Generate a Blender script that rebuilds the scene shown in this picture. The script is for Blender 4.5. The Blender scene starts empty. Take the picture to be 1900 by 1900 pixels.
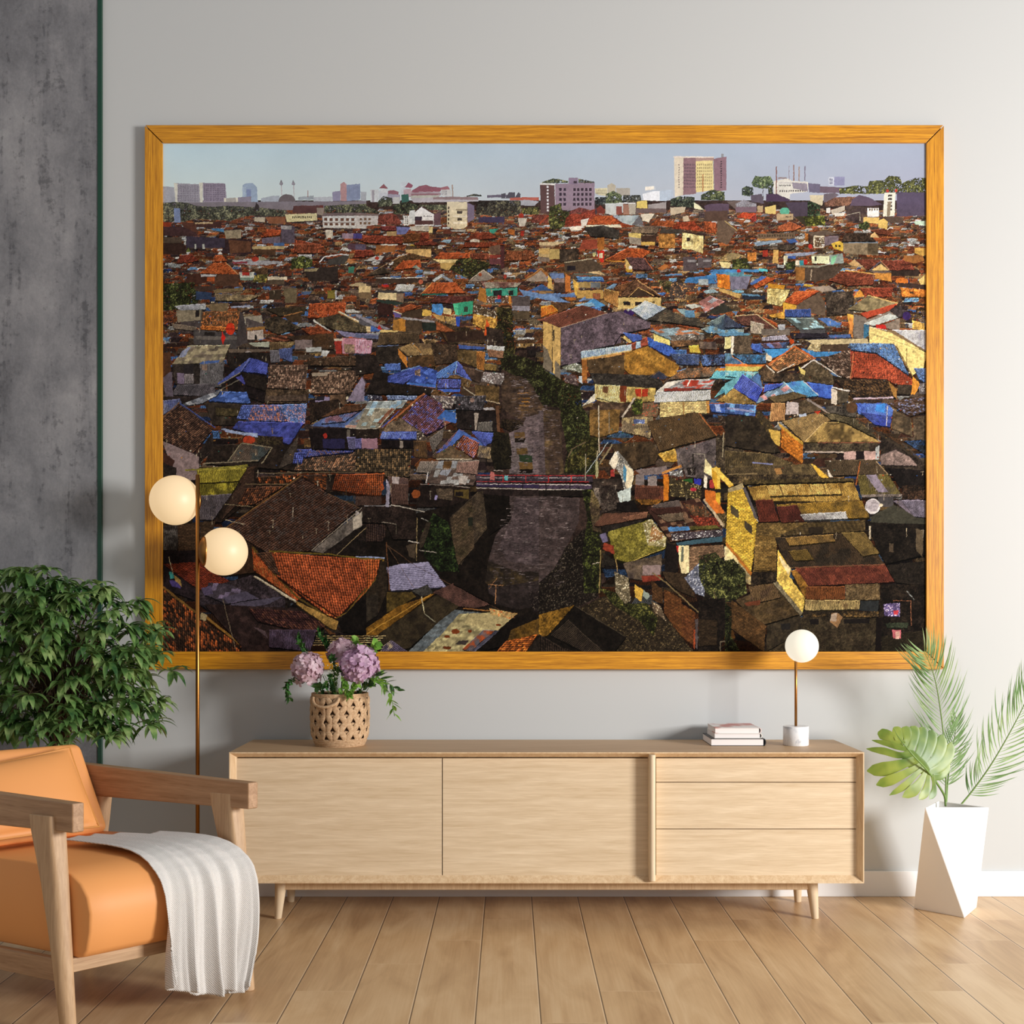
import bpy, bmesh, math, random
import numpy as np
from mathutils import Vector, Matrix
S = bpy.context.scene
COL = S.collection

# ------------------------------------------------ camera, world, light, exposure
F = 2285.0           # focal length in pixels of the 1900 px frame
DW = 5.1             # camera to back wall
HC = 1.2             # camera height
cd = bpy.data.cameras.new('camera')
cam = bpy.data.objects.new('camera', cd); COL.objects.link(cam)
cam.location = (0, -DW, HC); cam.rotation_euler = (math.pi/2, 0, 0)
cd.sensor_width = 36; cd.lens = F/1900*36
cd.shift_x = 5/1900; cd.shift_y = 175/1900
cd.clip_end = 100
S.camera = cam

w = bpy.data.worlds.new('world'); S.world = w; w.use_nodes = True
bg = w.node_tree.nodes['Background']
bg.inputs[0].default_value = (0.90, 0.94, 1.0, 1); bg.inputs[1].default_value = 0.33

def area(name, loc, target, size, size_y, energy, color):
    l = bpy.data.lights.new(name, 'AREA'); l.shape = 'RECTANGLE'; l.size = size; l.size_y = size_y
    l.energy = energy; l.color = color
    o = bpy.data.objects.new(name, l); COL.objects.link(o); o.location = loc
    d = Vector(target) - Vector(loc); o.rotation_euler = d.to_track_quat('-Z', 'Y').to_euler()
    return o
area('window_daylight', (5.6, -4.3, 2.0), (0.2, -0.2, 0.9), 1.5, 1.5, 510, (1.0, 0.985, 0.965))

S.view_settings.view_transform = 'Standard'; S.view_settings.look = 'None'
S.view_settings.gamma = 1; S.view_settings.use_curve_mapping = False
S.view_settings.exposure = 0.0

# ------------------------------------------------ helpers
def X(px, d): return (px-945)*d/F
def Z(py, d): return HC-(py-1125)*d/F
def W3(px, py, d): return Vector((X(px, d), d-DW, Z(py, d)))
def lin(c):
    c = c/255.0
    return c/12.92 if c <= .04045 else ((c+.055)/1.055)**2.4
def rgb(r, g, b): return (lin(r), lin(g), lin(b), 1)

def tag(o, label=None, cat=None, group=None, kind=None):
    if label: o['label'] = label
    if cat: o['category'] = cat
    if group: o['group'] = group
    if kind: o['kind'] = kind
    return o
def empty(name, loc, label, cat, group=None):
    o = bpy.data.objects.new(name, None); COL.objects.link(o); o.location = loc
    o.empty_display_size = .1
    return tag(o, label, cat, group)

class MB:
    def __init__(s): s.v = []; s.f = []
    def add(s, vs, fs):
        n = len(s.v); s.v += [tuple(p) for p in vs]; s.f += [tuple(i+n for i in q) for q in fs]
    def box(s, x0, x1, y0, y1, z0, z1, m=None):
        vs = [(x, y, z) for x in (x0, x1) for y in (y0, y1) for z in (z0, z1)]
        if m: vs = [m(*p) for p in vs]
        s.add(vs, [(0,1,3,2),(4,6,7,5),(0,4,5,1),(2,3,7,6),(0,2,6,4),(1,5,7,3)])
    def tube(s, pts, r, n=8, cap=True):
        pts = [Vector(p) for p in pts]; m = len(pts)
        rs = r if isinstance(r, (list, tuple)) else [r]*m
        base = len(s.v); side = None
        for i, p in enumerate(pts):
            t = (pts[min(i+1, m-1)]-pts[max(i-1, 0)]).normalized()
            if side is None:
                side = t.orthogonal().normalized()
            side = (side - t*side.dot(t)).normalized(); up = t.cross(side)
            for k in range(n):
                a = 2*math.pi*k/n
                s.v.append(tuple(p+(side*math.cos(a)+up*math.sin(a))*rs[i]))
        for i in range(m-1):
            for k in range(n):
                a = base+i*n+k; b = base+i*n+(k+1) % n
                s.f.append((a, b, b+n, a+n))
        if cap:
            s.f.append(tuple(base+k for k in reversed(range(n))))
            s.f.append(tuple(base+(m-1)*n+k for k in range(n)))
    def lathe(s, prof, c=(0,0,0), n=48):      # prof: (r,z) list
        base = len(s.v)
        for r, z in prof:
            for k in range(n):
                a = 2*math.pi*k/n; s.v.append((c[0]+r*math.cos(a), c[1]+r*math.sin(a), c[2]+z))
        for i in range(len(prof)-1):
            for k in range(n):
                a = base+i*n+k; b = base+i*n+(k+1) % n
                s.f.append((a, b, b+n, a+n))
        s.f.append(tuple(base+k for k in reversed(range(n))))
        s.f.append(tuple(base+(len(prof)-1)*n+k for k in range(n)))
    def loft(s, secs, n=20):                  # secs: (point fn result centre, vecA, vecB, exponent)
        base = len(s.v)
        for c, a, b, e in secs:
            for k in range(n):
                t = 2*math.pi*k/n; ct, st = math.cos(t), math.sin(t)
                p = Vector(c)+Vector(a)*(math.copysign(abs(ct)**(2/e), ct))+Vector(b)*(math.copysign(abs(st)**(2/e), st))
                s.v.append(tuple(p))
        for i in range(len(secs)-1):
            for k in range(n):
                q = base+i*n+k; r = base+i*n+(k+1) % n
                s.f.append((q, r, r+n, q+n))
        s.f.append(tuple(base+k for k in reversed(range(n))))
        s.f.append(tuple(base+(len(secs)-1)*n+k for k in range(n)))
    def build(s, name, mat, parent=None, smooth=False, bevel=0, seg=2, origin=None, subsurf=0, recalc=True):
        me = bpy.data.meshes.new(name)
        o0 = Vector(origin) if origin is not None else (parent.matrix_world.translation if parent else Vector((0,0,0)))
        me.from_pydata([tuple(Vector(p)-o0) for p in s.v], [], s.f); me.update()
        if recalc:
            bm = bmesh.new(); bm.from_mesh(me); bmesh.ops.recalc_face_normals(bm, faces=bm.faces); bm.to_mesh(me); bm.free()
        me.materials.append(mat)
        o = bpy.data.objects.new(name, me); COL.objects.link(o)
        if parent:
            o.parent = parent; pw = parent.matrix_world.translation
            o.location = o0-pw
        else: o.location = o0
        if smooth: me.polygons.foreach_set('use_smooth', [True]*len(me.polygons))
        if bevel:
            m = o.modifiers.new('bevel', 'BEVEL'); m.width = bevel; m.segments = seg; m.limit_method = 'ANGLE'; m.angle_limit = math.radians(40)
            if smooth or seg > 1:
                me.polygons.foreach_set('use_smooth', [True]*len(me.polygons)); m.harden_normals = True
        if subsurf:
            m = o.modifiers.new('sub', 'SUBSURF'); m.levels = subsurf; m.render_levels = subsurf
        return o
def upd(): bpy.context.view_layer.update()

# ------------------------------------------------ materials
def mat(name, color=(.8,.8,.8,1), rough=.5, metal=0, spec=.5):
    m = bpy.data.materials.new(name); m.use_nodes = True
    p = m.node_tree.nodes['Principled BSDF']
    p.inputs['Base Color'].default_value = color; p.inputs['Roughness'].default_value = rough
    p.inputs['Metallic'].default_value = metal; p.inputs['Specular IOR Level'].default_value = spec
    return m, m.node_tree, p
def N(nt, t, **kw):
    n = nt.nodes.new(t)
    for k, v in kw.items():
        if k.startswith('i_'): n.inputs[k[2:].replace('_', ' ')].default_value = v
        else: setattr(n, k, v)
    return n
def ramp(nt, fac, stops):
    r = N(nt, 'ShaderNodeValToRGB'); nt.links.new(fac, r.inputs[0]); e = r.color_ramp.elements
    while len(e) < len(stops): e.new(.5)
    for q, (p, c) in zip(e, stops): q.position = p; q.color = c
    return r.outputs[0]
def coords(nt, scale=(1,1,1), rot=(0,0,0), loc=(0,0,0)):
    tc = N(nt, 'ShaderNodeTexCoord'); mp = N(nt, 'ShaderNodeMapping')
    mp.inputs['Scale'].default_value = scale; mp.inputs['Location'].default_value = loc
    src = tc.outputs['Object']
    if any(rot):                                   # turn first, then stretch along the grain
        m0 = N(nt, 'ShaderNodeMapping'); m0.inputs['Rotation'].default_value = rot; nt.links.new(src, m0.inputs[0]); src = m0.outputs[0]
    nt.links.new(src, mp.inputs[0]); return mp.outputs[0]
def noise(nt, vec, scale=5, detail=4, rough=.5, dist=0):
    n = N(nt, 'ShaderNodeTexNoise'); n.inputs['Scale'].default_value = scale; n.inputs['Detail'].default_value = detail
    n.inputs['Roughness'].default_value = rough; n.inputs['Distortion'].default_value = dist
    nt.links.new(vec, n.inputs['Vector']); return n.outputs[0]
def bump(nt, p, h, strength=.2, dist=.01):
    b = N(nt, 'ShaderNodeBump'); b.inputs['Strength'].default_value = strength; b.inputs['Distance'].default_value = dist
    nt.links.new(h, b.inputs['Height']); nt.links.new(b.outputs[0], p.inputs['Normal'])
def mixc(nt, fac, a, b, mode='MIX'):
    m = N(nt, 'ShaderNodeMix', data_type='RGBA', blend_type=mode)
    for sock, v in ((m.inputs[0], fac), (m.inputs[6], a), (m.inputs[7], b)):
        if hasattr(v, 'is_linked'): nt.links.new(v, sock)
        else: sock.default_value = v
    return m.outputs[2]
def math_(nt, op, a, b=None):
    m = N(nt, 'ShaderNodeMath', operation=op)
    for sock, v in ((m.inputs[0], a), (m.inputs[1], b)):
        if v is None: continue
        if hasattr(v, 'is_linked'): nt.links.new(v, sock)
        else: sock.default_value = v
    return m.outputs[0]

def wood(name, light, dark, axis='x', scale=1.0, rough=.45, rot=(0,0,0), contrast=1.0, stretch=14):
    m, nt, p = mat(name, rough=rough)
    a, b = 1.2*scale, stretch*scale
    sc = {'x': (a, b, b), 'y': (b, a, b), 'z': (b, b, a)}[axis]
    v = coords(nt, sc, rot)
    n1 = noise(nt, v, 1.6, 6, .6, .8); n2 = noise(nt, v, 7, 3, .6, .3)
    h = math_(nt, 'ADD', math_(nt, 'MULTIPLY', n1, .65), math_(nt, 'MULTIPLY', n2, .35))
    k = .16/contrast
    c = ramp(nt, h, [(.5-k, dark), (.5+k, light)])
    nt.links.new(c, p.inputs['Base Color']); bump(nt, p, h, .08, .003)
    return m

M = {}
# painted wall
m, nt, p = mat('wall_paint', rgb(196,197,196), .85, spec=.2)
n = noise(nt, coords(nt), 60, 4); bump(nt, p, n, .05, .002); M['wall'] = m
m, nt, p = mat('baseboard_paint', rgb(236,235,234), .5); M['base'] = m
m, nt, p = mat('ceiling_paint', rgb(235,235,232), .9); M['ceiling'] = m
# concrete
m, nt, p = mat('concrete', rough=.8, spec=.25)
v = coords(nt, (1, 1, .7))
big = noise(nt, v, 2.2, 6, .62, .4); med = noise(nt, v, 9, 8, .7, .2); fine = noise(nt, v, 90, 5, .8)
h = math_(nt, 'ADD', math_(nt, 'ADD', math_(nt, 'MULTIPLY', big, .5), math_(nt, 'MULTIPLY', med, .33)), math_(nt, 'MULTIPLY', fine, .17))
c = ramp(nt, h, [(.34, rgb(84,83,86)), (.47, rgb(122,121,124)), (.56, rgb(142,140,142)), (.66, rgb(162,160,160))])
vo = N(nt, 'ShaderNodeTexVoronoi'); vo.inputs['Scale'].default_value = 22; nt.links.new(coords(nt), vo.inputs['Vector'])
pit = ramp(nt, vo.outputs[0], [(.03, (1,1,1,1)), (.07, (0,0,0,1))])
sel = ramp(nt, noise(nt, v, 6, 2), [(.5, (0,0,0,1)), (.58, (1,1,1,1))])
c = mixc(nt, math_(nt, 'MULTIPLY', math_(nt, 'MULTIPLY', pit, sel), .75), c, rgb(52,52,56))
stv = coords(nt, (5, 5, .55), loc=(3.1, 0, 1.7))
stn = noise(nt, stv, 2.4, 6, .65, .5)
st = ramp(nt, stn, [(.52, (0,0,0,1)), (.68, (1,1,1,1))])
c = mixc(nt, math_(nt, 'MULTIPLY', st, .28), c, rgb(74,74,80))
mus = noise(nt, coords(nt, (1,1,1), loc=(7,0,4)), 30, 5, .75)
st2 = ramp(nt, math_(nt, 'MULTIPLY', mus, stn), [(.29, (0,0,0,1)), (.37, (1,1,1,1))])
c = mixc(nt, math_(nt, 'MULTIPLY', st2, .5), c, rgb(58,58,62))
nt.links.new(c, p.inputs['Base Color']); bump(nt, p, h, .25, .006); M['concrete'] = m
m, nt, p = mat('dark_green_edge', rgb(18,62,45), .45); M['green_edge'] = m

# floor planks : running along y, five step stagger
m, nt, p = mat('floor_planks', rough=.36, spec=.5)
tc = N(nt, 'ShaderNodeTexCoord'); sp = N(nt, 'ShaderNodeSeparateXYZ'); nt.links.new(tc.outputs['Object'], sp.inputs[0])
PW, PL = .1900, 1.465
u = math_(nt, 'DIVIDE', math_(nt, 'ADD', sp.outputs[0], .0982+PW*40), PW)
ci = math_(nt, 'FLOOR', u); fu = math_(nt, 'FRACT', u)
yy = math_(nt, 'ADD', sp.outputs[1], 20.0)
# column 40 (left edge at px 901) has its joint at distance 4.719
vv = math_(nt, 'DIVIDE', math_(nt, 'ADD', yy, math_(nt, 'MULTIPLY', ci, -.293)), PL)
vv = math_(nt, 'ADD', vv, (-(20+4.719-DW)+.293*40)/PL+30)
vi = math_(nt, 'FLOOR', vv); fv = math_(nt, 'FRACT', vv)
cb = N(nt, 'ShaderNodeCombineXYZ'); nt.links.new(ci, cb.inputs[0]); nt.links.new(vi, cb.inputs[1])
wn = N(nt, 'ShaderNodeTexWhiteNoise'); nt.links.new(cb.outputs[0], wn.inputs['Vector'])
va = N(nt, 'ShaderNodeVectorMath', operation='MULTIPLY'); va.inputs[1].default_value = (4.5, 1.1, 1); nt.links.new(tc.outputs['Object'], va.inputs[0])
vb = N(nt, 'ShaderNodeVectorMath', operation='MULTIPLY_ADD'); nt.links.new(wn.outputs['Color'], vb.inputs[0]); vb.inputs[1].default_value = (9,9,9); nt.links.new(va.outputs[0], vb.inputs[2])
g1 = noise(nt, vb.outputs[0], 1.5, 5, .55, 1.2); 
vc = N(nt, 'ShaderNodeVectorMath', operation='MULTIPLY'); vc.inputs[1].default_value = (10, 1, 1); nt.links.new(vb.outputs[0], vc.inputs[0])
g2 = noise(nt, vc.outputs[0], 2.5, 4, .6, .3)
gg = math_(nt, 'ADD', math_(nt, 'MULTIPLY', g1, .75), math_(nt, 'MULTIPLY', g2, .25))
gg = math_(nt, 'ADD', gg, math_(nt, 'MULTIPLY', math_(nt, 'SUBTRACT', wn.outputs[0], .5), .10))
c = ramp(nt, gg, [(.30, rgb(176,138,98)), (.5, rgb(204,168,124)), (.68, rgb(220,188,146))])
# seams: dark slot and a pale edge highlight painted beside it
eu = math_(nt, 'MINIMUM', fu, math_(nt, 'SUBTRACT', 1.0, fu)); ev = math_(nt, 'MINIMUM', fv, math_(nt, 'SUBTRACT', 1.0, fv))
du = math_(nt, 'MULTIPLY', eu, PW); dv = math_(nt, 'MULTIPLY', ev, PL)
slot = math_(nt, 'LESS_THAN', du, .0019)
pale = math_(nt, 'MULTIPLY', math_(nt, 'GREATER_THAN', fu, 1-.0052/PW), math_(nt, 'LESS_THAN', fu, 1-.0019/PW))
palev = math_(nt, 'LESS_THAN', dv, .0018)
c = mixc(nt, math_(nt, 'MULTIPLY', pale, .7), c, rgb(238,208,170))
c = mixc(nt, math_(nt, 'MULTIPLY', palev, .6), c, rgb(226,198,160))
c = mixc(nt, math_(nt, 'MULTIPLY', slot, .88), c, rgb(62,40,24))
nt.links.new(c, p.inputs['Base Color'])
bump(nt, p, math_(nt, 'SUBTRACT', math_(nt, 'MULTIPLY', gg, .12), math_(nt, 'MULTIPLY', slot, 1.0)), .3, .003)
M['floor'] = m

M['oak_x'] = wood('pale_oak_lengthwise', rgb(234,212,180), rgb(206,180,144), 'x', 1.5, .5, stretch=26, contrast=1.0)
M['oak_z'] = wood('pale_oak_upright', rgb(232,211,180), rgb(212,187,152), 'z', 1.5, .5, stretch=13, contrast=.8)
M['oak_top'] = wood('oak_top_panel', rgb(206,172,132), rgb(184,148,108), 'x', 1.2, .5, stretch=11, contrast=.8)
M['oak_edge'] = wood('oak_end_grain', rgb(236,210,172), rgb(202,166,124), 'z', 3.0, .5, stretch=9, contrast=.9)
M['chair_wood'] = wood('chair_wood_arm', rgb(190,152,116), rgb(150,112,78), 'x', 1.8, .5, rot=(0,0,math.radians(29)), stretch=20)
M['chair_leg'] = wood('chair_wood_leg', rgb(208,174,136), rgb(172,136,100), 'z', 1.8, .5, stretch=20)
M['chair_rail'] = wood('chair_wood_rail', rgb(205,170,132), rgb(168,132,96), 'x', 1.8, .5, rot=(0,0,math.radians(-45)), stretch=20)
M['amber'] = wood('amber_frame_wood', rgb(232,162,38), rgb(158,98,14), 'x', 2.0, .4, contrast=1.3, stretch=55)
M['amber_z'] = wood('amber_frame_wood_upright', rgb(232,162,38), rgb(158,98,14), 'z', 2.0, .4, contrast=1.3, stretch=55)
M['black'] = mat('black_card', rgb(18,14,10), .7)[0]
m, nt, p = mat('orange_leather', rgb(234,160,94), .5, spec=.32)
bump(nt, p, noise(nt, coords(nt), 260, 3), .06, .001); M['leather'] = m
M['piping'] = mat('tan_piping', rgb(205,140,66), .5)[0]
m, nt, p = mat('brass', rgb(176,122,64), .36, 1.0); M['brass'] = m
m, nt, p = mat('opal_glass_warm', (.40,.34,.24,1), .45)
p.inputs['Emission Color'].default_value = (.84, .58, .31, 1); p.inputs['Emission Strength'].default_value = .80; M['globe_warm'] = m
m, nt, p = mat('opal_glass_white', (.40,.38,.32,1), .45)
p.inputs['Emission Color'].default_value = (.95, .88, .72, 1); p.inputs['Emission Strength'].default_value = .80; M['globe_white'] = m
m, nt, p = mat('white_marble', rough=.3)
c = ramp(nt, noise(nt, coords(nt), 14, 6, .6, 2.2), [(.36, rgb(205,206,210)), (.46, rgb(240,239,238)), (1, rgb(247,246,245))])
nt.links.new(c, p.inputs['Base Color']); M['marble'] = m
m, nt, p = mat('white_glazed_planter', rough=.25)
c = ramp(nt, noise(nt, coords(nt), 9, 6, .6, 2.0), [(.30, rgb(226,222,216)), (.36, rgb(246,244,241)), (1, rgb(248,246,244))])
nt.links.new(c, p.inputs['Base Color']); M['planter'] = m
# fabric
m, nt, p = mat('woven_throw', rough=.95, spec=.15)
v = coords(nt, (1,1,1))
wv = N(nt, 'ShaderNodeTexWave', wave_type='BANDS', bands_direction='DIAGONAL'); wv.inputs['Scale'].default_value = 95; wv.inputs['Distortion'].default_value = 1.2
nt.links.new(v, wv.inputs['Vector'])
nn = noise(nt, v, 300, 3)
hh = math_(nt, 'ADD', math_(nt, 'MULTIPLY', wv.outputs['Fac'], .6), math_(nt, 'MULTIPLY', nn, .5))
c = ramp(nt, hh, [(.2, rgb(196,190,184)), (.8, rgb(232,228,223))])
nt.links.new(c, p.inputs['Base Color']); bump(nt, p, hh, .5, .0025); M['throw'] = m

def leafmat(name, c1, c2, c3, rough=.45, trans=.25, scale=14):
    m, nt, p = mat(name, rough=rough)
    c = ramp(nt, noise(nt, coords(nt), scale, 3, .6), [(.32, c1), (.5, c2), (.68, c3)])
    nt.links.new(c, p.inputs['Base Color'])
    tr = N(nt, 'ShaderNodeBsdfTranslucent'); nt.links.new(c, tr.inputs[0])
    mx = N(nt, 'ShaderNodeMixShader'); mx.inputs[0].default_value = trans
    out = nt.nodes['Material Output']; nt.links.new(p.outputs[0], mx.inputs[1]); nt.links.new(tr.outputs[0], mx.inputs[2]); nt.links.new(mx.outputs[0], out.inputs[0])
    return m
M['ficus'] = leafmat('weeping_leaf', rgb(48,86,48), rgb(104,140,74), rgb(168,188,120), .4, .2, 13)
M['palm'] = leafmat('palm_leaflet', rgb(104,142,84), rgb(142,174,116), rgb(186,206,158), .5, .35, 9)
M['monstera'] = leafmat('monstera_blade', rgb(56,92,34), rgb(98,128,46), rgb(150,164,70), .4, .16, 6)
M['green_dark'] = leafmat('sprig_dark', rgb(28,66,30), rgb(52,96,44), rgb(84,128,60), .45, .15, 30)
M['green_light'] = leafmat('sprig_light', rgb(96,150,52), rgb(132,180,72), rgb(166,204,96), .45, .3, 30)
M['petal'] = leafmat('mauve_petal', rgb(176,132,168), rgb(206,168,196), rgb(230,202,220), .6, .25, 26)
M['petal_pale'] = leafmat('pale_mauve_petal', rgb(186,146,158), rgb(216,184,194), rgb(236,214,220), .6, .25, 26)
M['stem'] = mat('stem_green', rgb(110,140,70), .5)[0]
M['bark'] = mat('bark', rgb(92,72,52), .8)[0]
m, nt, p = mat('woven_rope', rough=.8, spec=.2)
c = ramp(nt, noise(nt, coords(nt), 120, 4, .7), [(.3, rgb(172,134,98)), (.6, rgb(214,180,142)), (.8, rgb(230,202,168))])
nt.links.new(c, p.inputs['Base Color']); M['rope'] = m
M['soil'] = mat('dark_soil', rgb(50,38,30), .9)[0]
M['clay'] = mat('grey_pot', rgb(120,118,116), .6)[0]
M['page'] = mat('book_pages', rgb(240,232,228), .8)[0]
M['cover_black'] = mat('black_book_cover', rgb(22,22,26), .4)[0]
M['cover_cream'] = mat('cream_book_cover', rgb(224,218,210), .5)[0]
m, nt, p = mat('white_red_book_cover', rough=.4)
c = ramp(nt, noise(nt, coords(nt, (1,1,1), loc=(1.3,0,0)), 9, 2), [(.50, rgb(232,226,222)), (.56, rgb(206,150,140)), (.62, rgb(190,96,84))])
nt.links.new(c, p.inputs['Base Color']); M['cover_red'] = m
# ------------------------------------------------ room shell
def structure(name, mb, m, **k):
    o = mb.build(name, m, **k); o['kind'] = 'structure'; return o
b = MB(); b.box(-3.4, 6.6, -6.2, 0.1, -.12, 0); structure('floor', b, M['floor'])
b = MB(); b.box(-3.4, 6.6, 0, .12, 0, 4.2); structure('wall_back', b, M['wall'])
b = MB(); b.box(-3.52, -3.4, -6.2, .12, 0, 4.2); structure('wall_left', b, M['wall'])
b = MB(); b.box(-3.4, X(183, DW), -.012, 0, 0, 4.2); structure('wall_concrete', b, M['concrete'])
b = MB(); b.box(X(183, DW), X(191, DW), -.016, 0, 0, 4.2); structure('trim_1', b, M['green_edge'], bevel=.002)
b = MB(); b.box(X(191, DW), 6.6, -.014, 0, 0, .106); structure('baseboard_back', b, M['base'], bevel=.003)

# ------------------------------------------------ framed print on the wall
FD = DW-.035
fr = empty('framed_picture', (X(1010, FD), 0, Z(1242, FD)), 'huge amber wood framed city photograph of crowded rooftops along a river, hung on the wall', 'picture')
upd()
ox0, ox1, oy0, oy1 = 268.5, 1751.5, 232, 1242
ix0, ix1, iy0, iy1 = 301.5, 1719, 265, 1209
def rail(pts, m, name='frame_rail'):
    mb = MB(); fy = FD-DW
    q = [(X(x, FD), Z(y, FD)) for x, y in pts]
    vs = [(x, fy, z) for x, z in q]+[(x, -.004, z) for x, z in q]
    mb.add(vs, [(0,1,2,3), (7,6,5,4), (0,4,5,1), (1,5,6,2), (2,6,7,3), (3,7,4,0)])
    return mb.build(name, m, fr, bevel=.0012, origin=((q[0][0]+q[2][0])/2, fy, (q[0][1]+q[2][1])/2))
g = 1.1
rail([(ox0+g, oy0), (ox1-g, oy0), (ix1-g, iy0), (ix0+g, iy0)], M['amber'])
rail([(ix0+g, iy1), (ix1-g, iy1), (ox1-g, oy1), (ox0+g, oy1)], M['amber'])
rail([(ox0, oy0+g), (ix0, iy0+g), (ix0, iy1-g), (ox0, oy1-g)], M['amber_z'])
rail([(ix1, iy0+g), (ox1, oy0+g), (ox1, oy1-g), (ix1, iy1-g)], M['amber_z'])
b = MB(); b.box(X(ox0+3, FD), X(ox1-3, FD), -.016, -.003, Z(oy1-3, FD), Z(oy0+3, FD)); b.build('backing_board', M['black'], fr)

# ------------------------------------------------ sideboard
yf = -.46; df = yf+DW; sf = F/df
x0, x1 = X(425, df), X(1603.5, df); z1 = .65; z0 = Z(1639, df)
sb = empty('sideboard', ((x0+x1)/2, yf+.22, 0), 'long low pale oak sideboard with two plain doors and three drawers on short tapered legs', 'sideboard'); upd()
mb = MB()
def loop(i, y, ib=None):
    ib = i if ib is None else ib
    return [(x0+i, y, z0+ib), (x1-i, y, z0+ib), (x1-i, y, z1-i), (x0+i, y, z1-i)]
L = [loop(0, -.02), loop(0, yf), loop(.004, yf), loop(.022, yf+.03, .024), loop(.022, yf+.07, .024)]
vs = sum(L, []); fs = [(3,2,1,0)]
for i in range(4):
    for k in range(4):
        a = i*4+k; c_ = i*4+(k+1) % 4; fs.append((a, c_, c_+4, a+4))
fs.append((16,17,18,19))
mb.add(vs, fs); car = mb.build('carcass', M['oak_edge'], sb)
car.data.materials.append(M['oak_top'])
for pl in car.data.polygons:
    if pl.normal.z > .9 and pl.area > .3: pl.material_index = 1
yd = yf+.03; dd = yd+DW
def panel(px0, px1, py0, py1, name, m):
    b = MB(); b.box(X(px0, dd), X(px1, dd), yd, yd+.02, Z(py1, dd), Z(py0, dd))
    return b.build(name, m, sb, bevel=.0012, origin=(X((px0+px1)/2, dd), yd, Z((py0+py1)/2, dd)))
panel(437.6, 819.7, 1407.2, 1625, 'door', M['oak_x']); panel(821.3, 1204, 1407.2, 1625, 'door', M['oak_x'])
for a, c_ in ((1407.2, 1450.8), (1452.2, 1537.6), (1539, 1625)): panel(1217.5, 1591.2, a, c_, 'drawer', M['oak_x'])
b = MB(); pts = []
xa, xb = X(1204.5, df-.01), X(1216.5, df-.01); r = (xb-xa)/2; xc = (xa+xb)/2
prof = [(xa, yd+.01)]+[(xc-r*math.cos(t*math.pi/8), yf-.006-r*math.sin(t*math.pi/8)) for t in range(9)]+[(xb, yd+.01)]
za, zb = Z(1635, df-.01), Z(1400.5, df-.01); n = len(prof)
b.add([(x, y, za) for x, y in prof]+[(x, y, zb) for x, y in prof], [tuple(range(n)), tuple(range(2*n-1, n-1, -1))]+[(i, (i+1) % n, (i+1) % n+n, i+n) for i in range(n)])
b.build('divider_pull', M['oak_z'], sb, bevel=.002)
dl = 4.74; b = MB(); b.box(X(512, dl), X(1513, dl), dl-DW-.012, dl-DW+.012, Z(1650, dl), z0); b.build('base_rail', M['oak_edge'], sb, bevel=.003)
def sleg(xt, yt, xb_, yb_):
    b = MB(); b.loft([((xb_, yb_, 0), (.0125,0,0), (0,.0125,0), 2), ((xb_, yb_, .002), (.0135,0,0), (0,.0135,0), 2), ((xt, yt, z0), (.0245,0,0), (0,.0245,0), 2)], 24)
    b.build('leg', M['oak_z'], sb, smooth=True, bevel=.001, seg=1)
sleg(-.877, dl-DW, -.889, dl-DW-.005); sleg(1.162, dl-DW, 1.176, dl-DW-.005)
sleg(-.884, 5.0-DW, -.887, 5.0-DW+.003); sleg(1.168, 5.0-DW, 1.172, 5.0-DW+.003)

# ------------------------------------------------ books
def book(pxl, pxr, d, zb, zt, depth, cover, label, pages_front=True, dx=0):
    xa, xb = X(pxl, d), X(pxr, d); ya = d-DW; yb = ya+depth; t = .0022
    e = empty('book', ((xa+xb)/2, (ya+yb)/2, zb), label, 'book', 'books stacked on the sideboard'); upd()
    b = MB(); b.box(xa+.001, xb-.007, ya+.003, yb-.003, zb+t, zt-t); b.build('pages', M['page'], e)
    b = MB(); n = 7; zc = (zb+zt)/2; hh = (zt-zb)/2
    b.box(xa, xb-.005, ya, yb, zt-t, zt); b.box(xa, xb-.005, ya, yb, zb, zb+t)
    outer = [(xb-.005+.008*math.sin(math.pi*k/n), zc+hh*math.cos(math.pi*k/n)) for k in range(n+1)]
    inner = [(xb-.007+.006*math.sin(math.pi*k/n), zc+(hh-t)*math.cos(math.pi*k/n)) for k in range(n+1)]
    vs = [(x, y, z) for y in (ya, yb) for x, z in outer+inner]; m_ = 2*(n+1); fs = []
    for k in range(n):
        a, c_, i, j = k, k+1, n+1+k, n+2+k
        fs += [(a, c_, j, i), (a+m_, i+m_, j+m_, c_+m_), (a, a+m_, c_+m_, c_), (i, j, j+m_, i+m_)]
    b.add(vs, fs); b.build('cover', cover, e)
    return e
book(1319.7, 1420, 4.85, .65, .679, .215, M['cover_black'], 'thick book with black cover at the bottom of the stack on the sideboard')
book(1326, 1413.5, 4.86, .679, .6985, .19, M['cover_cream'], 'thin cream covered book in the middle of the stack on the sideboard')
book(1327, 1412, 4.86, .6985, .7205, .19, M['cover_red'], 'white book with reddish patches lying on top of the stack')

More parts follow.
